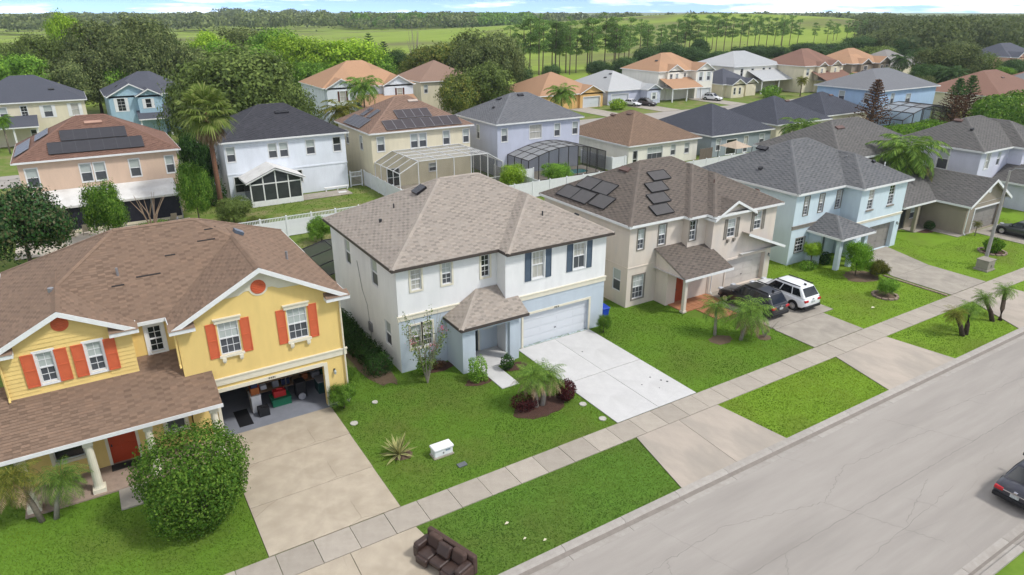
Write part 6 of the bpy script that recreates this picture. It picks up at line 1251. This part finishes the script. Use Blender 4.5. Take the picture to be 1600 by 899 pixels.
# gazebo
t = empty('gazebo', (77.9, 65, 0), 'small garden gazebo with beige canopy', 'gazebo'); cb = mat('beige_canvas', (.50, .40, .30), rough=.9)
mb = MB(); c4 = [(76.3, 63.6), (79.5, 63.6), (79.5, 66.8), (76.3, 66.8)]
for k in range(4): mb.poly([(*c4[k], 2.4), (*c4[(k + 1) % 4], 2.4), (77.9, 65.2, 3.2)])
mb.build('canopy', cb, t)
for x, y in c4: MB().tube([(x, y, 0), (x, y, 2.4)], .05, 6).build('post', DARK, t)
# patio chairs
CHF = mat('tan_sling', (.42, .36, .27), (.36, .31, .23), scale=5, rough=.8); CHM = mat('tan_chair_frame', (.33, .28, .21), rough=.5)
def chair(label, x, y, rz=0):
    t = empty('patio_chair', (x, y, .05), label, 'chair', None, rz); put = lambda nm, mb, m: link(nm, mb.mesh(nm, m), None, t)
    put('seat', MB().box(-.28, -.28, .4, .28, .28, .44), CHF); mb = MB(); mb.v = [(-.28, .26, .44), (.28, .26, .44), (.28, .45, 1.1), (-.28, .45, 1.1), (-.28, .3, .44), (.28, .3, .44), (.28, .49, 1.1), (-.28, .49, 1.1)]; mb.f = [(0, 1, 2, 3), (7, 6, 5, 4), (0, 4, 5, 1), (2, 6, 7, 3), (1, 5, 6, 2), (0, 3, 7, 4)]; put('backrest', mb, CHF)
    for sx in (-1, 1):
        put('armrest', MB().bar((sx * .31, -.28, .62), (sx * .31, .33, .64), .05, .035), CHM)
        for sy in (-1, 1): put('leg', MB().bar((sx * .3, sy * .3, 0), (sx * .3, sy * .26, .62), .035, .035), CHM)
chair('left tan patio chair before the black screens', -3.8, 75.0, 3.3); chair('middle tan patio chair before the black screens', -2.6, 75.0, 3.0); chair('right tan patio chair partly behind the citrus tree', -1.3, 75.2, 3.1); chair('lone tan patio chair beside the leafless tree', 6.4, 75.0, 3.14)
# --- couch dumped at the kerb
LEA = mat('brown_leather', (.055, .032, .024), (.04, .023, .018), scale=4, rough=.42, spec=.45, bump=.15, bscale=25); LEB = mat('brown_suede', (.085, .052, .04), (.065, .04, .031), scale=5, rough=.8, bump=.2, bscale=40)
t = empty('couch', (8.72, 18.85, 0), 'dark brown leather couch left at the kerb', 'couch', None, R(-72))
def cush(nm, x0, y0, z0, x1, y1, z1, m=LEA, rx=0, bev=.09, par=None):
    o = link(nm, MB().box(x0 - (x0 + x1) / 2, y0 - (y0 + y1) / 2, z0 - (z0 + z1) / 2, x1 - (x0 + x1) / 2, y1 - (y0 + y1) / 2, z1 - (z0 + z1) / 2).mesh(nm, m, smooth=True), None, par or t, ((x0 + x1) / 2, (y0 + y1) / 2, (z0 + z1) / 2)); o.rotation_euler = (rx, 0, 0)
    b = o.modifiers.new('b', 'BEVEL'); b.width = bev; b.segments = 4; s_ = o.modifiers.new('w', 'WEIGHTED_NORMAL'); return o
cush('base', -1.12, -.42, .04, 1.12, .46, .3, bev=.04); cush('backrest', -1.28, .28, .04, 1.28, .52, .92, LEB, bev=.07)
for s_ in (-1, 1): cush('arm', s_ * 1.14 - .16, -.5, .04, s_ * 1.14 + .16, .3, .6, LEB if s_ > 0 else LEA); cush('arm_pillow', s_ * 1.1 - .16, -.5, .55, s_ * 1.1 + .16, .26, .74, LEA, bev=.09)
for k in range(3):
    x = -.98 + k * .655; cush('seat_cushion', x, -.58, .26, x + .645, .12, .5, bev=.1)
    if k != 1: cush('back_cushion', x, .02, .46, x + .645, .28, 1.0, LEB, R(-12), .1)
cush('folded_back_cushion', -.33, -.12, .5, .33, .14, 1.0, LEA, R(-28), .09)
for s_ in (-1, 1): cush('footrest', s_ * .65 - .3, -.7, .08, s_ * .65 + .3, -.54, .44, bev=.07)
# --- white utility box on the lawn
UW = mat('white_enamel', (.78, .78, .77), (.72, .72, .71), scale=3, rough=.4); t = empty('utility_box', (11.85, 25.38, 0), 'white electric utility box on the lawn', 'utility box')
MB().box(11.32, 25.1, 0, 12.38, 25.66, .06).build('plinth', CONC, t); MB().box(11.36, 25.14, .06, 12.34, 25.62, .42).build('cabinet', UW, t, bevel=.05, seg=3)
mb = MB(); mb.box(11.32, 25.08, .42, 12.38, 25.67, .56); mb.build('lid', UW, t, bevel=.05, seg=3); MB().box(11.95, 25.128, .3, 12.2, 25.14, .38).build('warning_label', mat('label_blue', (.25, .32, .40)), t); MB().box(11.8, 25.12, .2, 11.86, 25.14, .3).build('latch', LEAD, t)
# --- lidded bin
BLU = mat('blue_plastic', (.015, .06, .42), (.012, .05, .36), scale=2, rough=.4); t = empty('wheelie_bin', (28.35, 33.4, 0), 'blue wheelie bin at the right of the white blue house', 'bin'); mb = MB(); mb.v = [(28.12, 33.15, .05), (28.58, 33.15, .05), (28.58, 33.65, .05), (28.12, 33.65, .05), (28.05, 33.05, 1.0), (28.65, 33.05, 1.0), (28.65, 33.75, 1.0), (28.05, 33.75, 1.0)]; mb.f = [(3, 2, 1, 0), (4, 5, 6, 7), (0, 1, 5, 4), (1, 2, 6, 5), (2, 3, 7, 6), (3, 0, 4, 7)]; mb.build('body', BLU, t, bevel=.04); mb = MB(); mb.v = [(28.02, 33.0, 1.0), (28.68, 33.0, 1.0), (28.68, 33.82, 1.06), (28.02, 33.82, 1.06), (28.04, 33.04, 1.06), (28.66, 33.04, 1.06), (28.66, 33.78, 1.12), (28.04, 33.78, 1.12)]; mb.f = [(3, 2, 1, 0), (4, 5, 6, 7), (0, 1, 5, 4), (1, 2, 6, 5), (2, 3, 7, 6), (3, 0, 4, 7)]; mb.build('lid', BLU, t, bevel=.02)
for s_ in (28.1, 28.6): MB().tube([(s_ - .03, 33.72, .1), (s_ + .03, 33.72, .1)], .1, 12).build('wheel', DARK, t)
# --- light pole and concrete vault
t = empty('light_pole', (62.95, 24.95, 0), 'grey concrete light pole on the lawn before the tan house', 'pole'); MB().tube([(62.95, 24.95, 0), (62.95, 24.95, 8.1)], [.16, .09], 10).build('shaft', mat('pole_concrete', (.36, .34, .31), (.30, .285, .26), scale=3, rough=.9), t); MB().tube([(62.95, 24.95, 8.0), (62.95, 24.6, 8.35), (62.95, 23.6, 8.45)], .035, 6).build('arm', LEAD, t); MB().box(62.8, 22.9, 8.36, 63.1, 23.65, 8.52).build('lamp_head', LEAD, t, bevel=.04)
t = empty('transformer_vault', (61.85, 24.45, 0), 'tan grey ground transformer at the foot of the light pole', 'utility box'); tv = mat('vault_tan', (.30, .27, .22), (.25, .225, .185), scale=3, rough=.8); MB().box(61.2, 23.9, 0, 62.5, 25.0, .12).build('plinth', CONC, t); MB().box(61.28, 23.98, .12, 62.42, 24.92, .85).build('cabinet', tv, t, bevel=.03); MB().box(61.24, 23.94, .85, 62.46, 24.96, .93).build('lid', tv, t, bevel=.02); MB().box(61.8, 23.96, .3, 61.9, 23.98, .5).build('latch', DARK, t)
# edging ring stones and paver row
STN = mat('edging_stone', (.33, .25, .19), (.25, .19, .15), scale=4, rough=.9, objrand=.1)
for cx, cy, r, n, lb in ((49.3, 25.5, .85, 12, 'ring of edging stones round the blue green shrub'), (67.2, 26.3, 1.05, 14, 'ring of bricks round the bright shrub')):
    t = empty('stone_ring', (cx, cy, 0), lb, 'edging')
    for k in range(n):
        a = 6.283 * k / n; o = link('stone', MB().box(-.17, -.09, 0, .17, .09, .12).mesh('stone', STN), None, t, (r * math.cos(a), r * math.sin(a), 0)); o.rotation_euler = (0, 0, a + 1.57)
t = empty('paver_edging', (53.3, 25, 0), 'row of reddish pavers along the pale blue house driveway', 'edging')
for k in range(14): link('paver', MB().box(-.1, 0, 0, .1, .34, .07).mesh('paver', STN), None, t, (.02 * math.sin(k), -2.0 + k * .36, 0))
# covers and litter on the lawn
CAP = mat('cover_grey', (.5, .48, .42), (.4, .38, .33), scale=6)
for i, (x, y, r, lb) in enumerate(((9.15, 30.2, .2, 'pale round valve cover nearest the tan driveway'), (10.85, 31.6, .16, 'small pale valve cover near the hedge'), (20.45, 25.35, .2, 'pale round cover by the white driveway below the red shrub'), (20.45, 23.65, .2, 'pale round cover by the white driveway near the sidewalk'))): tag(MB().tube([(x, y, 0), (x, y, .05)], r, 14).build('valve_cover', CAP, None, (x, y, 0)), lb, 'cover')
tag(MB().box(12.05, 23.95, 0, 12.5, 24.25, .05).build('meter_cover', mat('meter_grey', (.13, .14, .15)), None, (12.3, 24.1, 0), bevel=.01), 'dark grey water meter cover in the lawn', 'cover')
LIT = mat('pale_litter', (.62, .58, .42))
for i, (x, y, r) in enumerate(((25.6, 25.6, .05), (25.9, 25.0, .06), (26.1, 24.7, .07), (24.6, 25.2, .04), (24.2, 30.3, .05), (25.2, 24.4, .03))): tag(MB().tube([(x, y, .04), (x, y, .052)], r, 9).build('oil_spot', DARK, None, (x, y, 0)), 'small dark spot on the white driveway', 'stain', 'dark spots on the white driveway')
for x, y, s_, lb in ((11.95, 19.5, .12, 'largest pale scrap on the verge near the couch'), (12.1, 18.35, .09, 'middle pale scrap on the verge'), (12.75, 17.85, .1, 'white scrap on the verge closest to the kerb'), (46.3, 24.6, .2, 'white scrap on the pale blue house lawn')):
    mb = MB(); mb.v = [(x - s_, y, .07), (x, y - s_ * .6, .1), (x + s_, y + .02, .07), (x + .02, y + s_ * .6, .11)]; mb.f = [(0, 1, 2), (0, 2, 3)]; tag(mb.build('litter', LIT, None, (x, y, 0)), lb, 'litter')
t = empty('solar_cover', (53.1, 28.6, 0), 'dark flat panel lying by the pale blue driveway', 'panel'); MB().box(52.7, 28.3, .2, 53.9, 29.0, .26).build('sheet', DARK, t); MB().box(52.8, 28.4, 0, 53.8, 28.9, .2).build('base', DARK, t)
# yard clutter behind the sunroom house
t = empty('garden_bench', (24.6, 79.6, 0), 'white benches stacked against the sunroom house wall', 'bench'); MB().box(23.4, 79.4, .4, 26.4, 79.75, .5).build('seat', WHITE, t)
for x in (23.6, 25, 26.2): MB().box(x - .05, 79.45, 0, x + .05, 79.7, .4).build('leg', WHITE, t)
tag(MB().box(24.6, 77.9, .0, 25.6, 78.4, .12).build('white_slab', WHITE), 'white board lying on the grass by the benches', 'board')
# --- things in the open garage
def gthing(name, label, cat, parts):
    x, y = parts[0][1][0], parts[0][1][1]; t = empty(name, (x, y, .045), label, cat)
    for nm, b, m in parts: MB().box(*b).build(nm, m, t, bevel=.015)
    return t
col = lambda n, c, r=.6: mat(n, c, rough=r)
MET = col('shelf_metal', (.12, .12, .12)); TA = col('cardboard', (.30, .20, .12)); RD = col('red_plastic', (.45, .02, .02)); GN = col('green_plastic', (.01, .14, .07)); BLK = col('black_plastic', (.012, .012, .014)); GRY = col('grey_plastic', (.3, .3, .32)); NV = col('navy_plastic', (.02, .03, .09)); WHT = col('white_appliance', (.72, .72, .72), .35)
t = empty('garage_shelf', (7.5, 35.4, 0), 'dark steel shelving full of boxes inside the open garage', 'shelf')
for x in (5.0, 7.0, 9.3):
    for y in (35.0, 35.7): MB().box(x - .03, y - .03, .045, x + .03, y + .03, 2.1).build('upright', MET, t)
for z in (.55, 1.1, 1.6): MB().box(4.97, 34.95, z, 9.33, 35.75, z + .04).build('shelf_board', TA, t)
random.seed(5); items = [('box', TA), ('tote', NV), ('tote', GRY), ('paint_tin', WHITE), ('crate', RD), ('box', BLK), ('tote', GN), ('box', col('orange_box', (.4, .12, .03)))]
names = ['tan carton', 'navy tote', 'grey tote', 'white tin', 'red crate', 'black box', 'green tote', 'orange carton']
for i in range(22):
    lv = i % 3; z = (.59, 1.14, 1.64)[lv]; k = random.randrange(8); x = 5.1 + (i // 3) * .56 + random.uniform(0, .08); wd = random.uniform(.28, .46); hh_ = random.uniform(.18, .4); yy = 35.0 + random.uniform(0, .2)
    tag(MB().box(x, yy, z, x + wd, yy + .4, z + hh_).build(items[k][0] if items[k][0] != 'box' else 'carton', items[k][1], None, (x, yy, z), bevel=.015), '%s %s of the garage shelf, %s from its left end' % (names[k], ('on the bottom board', 'on the middle board', 'on the top board')[lv], ('first', 'second', 'third', 'fourth', 'fifth', 'sixth', 'seventh', 'eighth')[i // 3]), 'box', 'boxes on the garage shelf')
gthing('chest_freezer', 'white cabinet at the left end of the garage shelf', 'cabinet', [('cabinet', (4.9, 33.9, .045, 5.4, 34.6, 1.0), WHT), ('lid', (4.88, 33.88, 1.0, 5.42, 34.62, 1.06), WHT)]); gthing('red_fuel_can', 'red plastic can on the green tub in the garage', 'can', [('body', (6.1, 34.1, .5, 6.75, 34.5, .85), RD), ('handle', (6.3, 34.25, .85, 6.6, 34.35, .95), RD)]); gthing('green_tub', 'dark green storage tub on the garage floor', 'tub', [('tub', (5.95, 33.9, .045, 6.95, 34.6, .45), GN), ('lid', (5.92, 33.87, .45, 6.98, 34.63, .5), GN)]); gthing('black_bag', 'black bag on the garage floor by the white cabinet', 'bag', [('bag', (5.1, 33.3, .045, 5.65, 33.8, .5), BLK), ('handle', (5.3, 33.5, .5, 5.45, 33.6, .6), BLK)])
gthing('carton_stack', 'orange brown cartons on top of the white cabinet', 'box', [('carton', (4.95, 34.0, 1.06, 5.38, 34.5, 1.45), items[7][1]), ('carton', (5.0, 34.05, 1.45, 5.33, 34.45, 1.7), NV)])
t = empty('black_bin', (7.6, 34.3, 0), 'black wheelie bin with spoked wheel in the garage', 'bin'); MB().box(7.3, 34.0, .12, 7.85, 34.6, 1.1).build('body', BLK, t, bevel=.05); MB().tube([(7.55, 33.93, .25), (7.55, 33.99, .25)], .2, 16).build('wheel', GRY, t)
gthing('green_case', 'dark green case at the right garage wall', 'case', [('case', (8.5, 34.0, .045, 9.3, 34.8, .75), col('dark_green', (.01, .05, .045))), ('lid', (8.48, 33.98, .75, 9.32, 34.82, .8), GRY)])
tag(MB().box(4.0, 32.9, .05, 4.7, 34.6, .065).build('floor_mat', BLK), 'dark strip of matting on the garage floor', 'mat')
# ------------------------------------------------------------------ vehicles
GLASS = mat('car_glass', (.012, .014, .016), rough=.05, spec=.7); TYRE = mat('tyre', (.018, .018, .019), rough=.8); RIM = mat('alloy_rim', (.45, .45, .47), rough=.3, metal=.8); TAIL = mat('tail_light', (.50, .012, .02), rough=.2, spec=.6); HEADL = mat('head_light', (.6, .62, .65), rough=.15); TRIMB = mat('black_trim', (.015, .015, .016), rough=.5); PLATE = mat('number_plate', (.55, .56, .55), (.3, .34, .32), scale=18, rough=.5); CHROME = mat('chrome', (.7, .7, .72), rough=.15, metal=1)
def paint(n, c): return mat(n, c, c, rough=.35, spec=.5, coat=.8)
def loft(sections, closed=True):
    """sections: list of rings (same count) -> MB"""
    mb = MB(); n = len(sections[0]); 
    for s_ in sections: mb.v += s_
    for i in range(len(sections) - 1):
        for k in range(n): a = i * n + k; b = i * n + (k + 1) % n; mb.f.append((a, b, b + n, a + n))
    mb.f.append(tuple(range(n))[::-1]); mb.f.append(tuple((len(sections) - 1) * n + k for k in range(n))); return mb
def car(name, label, x, y, heading, color, L_=4.7, W=1.86, H=1.72, kind='suv'):
    """local +x is forward"""
    t = empty(name, (x, y, .045 if kind != 'sedan' else .02), label, 'car', None, heading); put = lambda nm, mb, m, p=None, **k: fin(link(nm, mb.mesh(nm, m, smooth=k.get('smooth', False)), None, p or t), **k)
    def fin(o, smooth=False, sub=0, bev=0):
        if bev: b = o.modifiers.new('b', 'BEVEL'); b.width = bev; b.segments = 3; b.limit_method = 'ANGLE'; b.angle_limit = R(25)
        if sub: s_ = o.modifiers.new('s', 'SUBSURF'); s_.levels = s_.render_levels = sub
        return o
    h2 = L_ / 2; w = W / 2; belt = H * .60 if kind == 'suv' else H * .63
    hood = belt - (.06 if kind == 'suv' else .12)
    st = [(-h2, .45, belt - .22, w * .86), (-h2 + .06, .32, belt - .06, w * .93), (-h2 + .4, .25, belt, w), (-h2 + 1.3, .22, belt, w), (h2 - 1.55, .22, belt - .01, w), (h2 - 1.2, .22, hood, w), (h2 - .5, .24, hood - .08, w * .97), (h2 - .12, .3, hood - .22, w * .88), (h2, .4, hood - .36, w * .74)]
    ring = lambda xx, zb, zt, hw: [(xx, -hw * .92, zb), (xx, -hw, zb + .14), (xx, -hw, (zb + zt) / 2), (xx, -hw * .985, zt - .1), (xx, -hw * .90, zt), (xx, 0, zt + .03), (xx, hw * .90, zt), (xx, hw * .985, zt - .1), (xx, hw, (zb + zt) / 2), (xx, hw, zb + .14), (xx, hw * .92, zb), (xx, 0, zb - .02)]
    put('body', loft([ring(*s_) for s_ in st]), color, smooth=True, sub=1)
    if kind == 'suv': rf = [(-h2 + .10, belt - .02, -h2 + .62, H - .07), (h2 - 1.35, belt - .02, h2 - 2.15, H - .06)]
    else: rf = [(-h2 + .62, belt - .02, -h2 + 1.35, H - .05), (h2 - 1.25, belt - .02, h2 - 2.05, H - .05)]
    (rb, zb, rt, zt), (fb, zb2, ft, zt2) = rf; wb = w * .90; wt = w * .74; mx_ = (rt + ft) / 2
    P = [(rb, -wb, zb), (rb, wb, zb), (fb, wb, zb), (fb, -wb, zb), (rt, -wt, zt), (rt, wt, zt), (ft, wt, zt2), (ft, -wt, zt2), (mx_, -wt, H), (mx_, wt, H)]
    mb = MB(); mb.v = P; mb.f = [(0, 1, 5, 4), (2, 3, 7, 6), (0, 4, 8, 7, 3), (1, 2, 6, 9, 5), (4, 5, 9, 8), (8, 9, 6, 7)]; cab = put('cabin', mb, color, bev=.13)
    def pane(nm, a, b, c, d_, off, i0=.08, i1=.92, j0=.1, j1=.86):
        a, b, c, d_ = [Vector(q_) for q_ in (a, b, c, d_)]; f_ = lambda u, v_: (a * (1 - u) + b * u) * (1 - v_) + (d_ * (1 - u) + c * u) * v_
        n_ = (b - a).cross(d_ - a).normalized() * off; mb = MB(); q_ = [f_(i0, j0), f_(i1, j0), f_(i1, j1), f_(i0, j1)]; mb.v = [tuple(v_ + n_) for v_ in q_] + [tuple(v_ - n_) for v_ in q_]; mb.f = [(0, 1, 2, 3), (7, 6, 5, 4), (0, 4, 5, 1), (1, 5, 6, 2), (2, 6, 7, 3), (3, 7, 4, 0)]; put(nm, mb, GLASS, cab)
    pane('rear_window', P[0], P[1], P[5], P[4], .012, .08, .92, .12, .9); pane('windscreen', P[3], P[2], P[6], P[7], .012, .05, .95, .06, .94)
    for s_, (A_, B_, C_, D_) in ((-1, (P[0], P[3], P[7], P[4])), (1, (P[1], P[2], P[6], P[5]))):
        for u0, u1 in ((.08, .29), (.32, .6), (.63, .92)): pane('side_window', A_, B_, C_, D_, .014, u0, u1, .1, .86)
        put('mirror', MB().box(h2 - 1.62, s_ * (w + .02) - .06, belt + .02, h2 - 1.5, s_ * (w + .16) + .02 if s_ > 0 else -w - .02 + .06, belt + .16) if False else MB().box(h2 - 1.64, min(s_ * w, s_ * (w + .2)), belt - .02, h2 - 1.52, max(s_ * w, s_ * (w + .2)), belt + .13), color, bev=.03)
        if kind == 'suv': put('roof_rail', MB().bar((rt + .1, s_ * (wt - .04), H - .0), (ft - .1, s_ * (wt - .04), H - .0), .05, .06), TRIMB)
        put('sill', MB().box(-h2 + .9, min(s_ * (w - .06), s_ * (w + .012)), .2, h2 - .9, max(s_ * (w - .06), s_ * (w + .012)), .34), TRIMB)
        for xx in (-h2 + .92, h2 - .92):
            mb = MB().tube([(xx, s_ * (w - .28), .345), (xx, s_ * (w + .005), .345)], .43, 22); put('wheel_arch', mb, TRIMB)
            wo = put('wheel', MB().tube([(xx, s_ * (w - .26), .335), (xx, s_ * (w + .02), .335)], .335, 22), TYRE, bev=.03); mb = MB().tube([(xx, s_ * (w - .1), .335), (xx, s_ * (w + .026), .335)], .225, 16); put('rim', mb, RIM, wo); mb = MB()
            for k in range(5): a = 6.283 * k / 5; mb.bar((xx, s_ * (w + .03), .335), (xx + .2 * math.cos(a), s_ * (w + .03), .335 + .2 * math.sin(a)), .03, .06, (0, 1, 0))
            put('spokes', mb, CHROME, wo)
        y0, y1 = sorted((s_ * w * .5, s_ * w * .90)); zz = belt - .3; put('tail_light', MB().box(-h2 - .012, y0, zz, -h2 + .2, y1, zz + .17), TAIL, bev=.04); y0, y1 = sorted((s_ * w * .5, s_ * w * .86)); put('head_light', MB().box(h2 - .3, y0, hood - .3, h2 - .02, y1, hood - .14), HEADL, bev=.04)
    put('rear_bumper', MB().box(-h2 - .05, -w * .9, .28, -h2 + .2, w * .9, .5), TRIMB, bev=.05); put('front_bumper', MB().box(h2 - .25, -w * .76, .24, h2 + .03, w * .76, .4), TRIMB, bev=.05); put('number_plate', MB().box(-h2 - .035, -.17, belt - .36, -h2 + .03, .17, belt - .22), PLATE); put('underbody', MB().box(-h2 + .2, -w * .85, .16, h2 - .3, w * .85, .4), TRIMB)
    put('badge', MB().box(-h2 - .02, -.07, belt - .14, -h2 + .05, .07, belt - .07), CHROME)
    if kind == 'sedan': put('chrome_strip', MB().box(-h2 - .022, -w * .5, belt - .2, -h2 + .05, w * .5, belt - .16), CHROME)
    else: put('antenna', MB().box(rt + .12, -.03, H - .05, rt + .3, .03, H + .08), TRIMB, bev=.01)
    return t
BLKP = paint('black_car_paint', (.014, .014, .017)); WHP = paint('white_car_paint', (.80, .80, .80)); NVP = paint('dark_navy_car_paint', (.012, .012, .022)); GRP = paint('dark_grey_car_paint', (.035, .04, .04)); BRP = paint('dark_brown_car_paint', (.03, .018, .016))
car('parked_car', 'black sport utility vehicle parked on the grey driveway', 38.95, 29.45, R(90), BLKP, 5.0, 1.95, 1.8); car('parked_car', 'white sport utility vehicle parked beside the black one', 42.0, 29.1, R(90), WHP, 5.0, 1.98, 1.78)
car('parked_car', 'dark sedan cut off by the right edge of the road', 33.35, 8.75, 0, NVP, 4.8, 1.86, 1.45, 'sedan'); car('parked_car', 'dark grey sedan on the tan house driveway', 74.6, 27.1, R(90), GRP, 4.7, 1.86, 1.5, 'sedan')
car('parked_car', 'distant white car before the grey roof bungalow', 108.2, 121.4, R(-80), WHP, 4.6, 1.85, 1.5, 'sedan'); car('parked_car', 'distant dark brown car right of the white car', 111.2, 119.6, R(-80), BRP, 4.6, 1.85, 1.6); car('parked_car', 'distant white vehicle beside the orange roof gable house', 131.4, 118.6, R(-75), WHP, 4.7, 1.9, 1.7); car('parked_car', 'distant black pickup in the shade of the dark tree', 222.5, 117.2, R(180), BLKP, 5.6, 2.0, 1.9)
# ------------------------------------------------------------------ thin haze in the air
hz = bpy.data.materials.new('air_haze'); hz.use_nodes = True; n = hz.node_tree.nodes; n.clear(); o_ = n.new('ShaderNodeOutputMaterial'); pv_ = n.new('ShaderNodeVolumePrincipled')
pv_.inputs['Color'].default_value = (.86, .93, 1, 1); pv_.inputs['Density'].default_value = .00013; pv_.inputs['Anisotropy'].default_value = 0
hz.node_tree.links.new(pv_.outputs[0], o_.inputs['Volume'])
o = MB().box(-1500, -1500, -2, 2600, 2600, 60).build('haze', hz); o['kind'] = 'stuff'; o['label'] = 'thin bright haze in the distance'
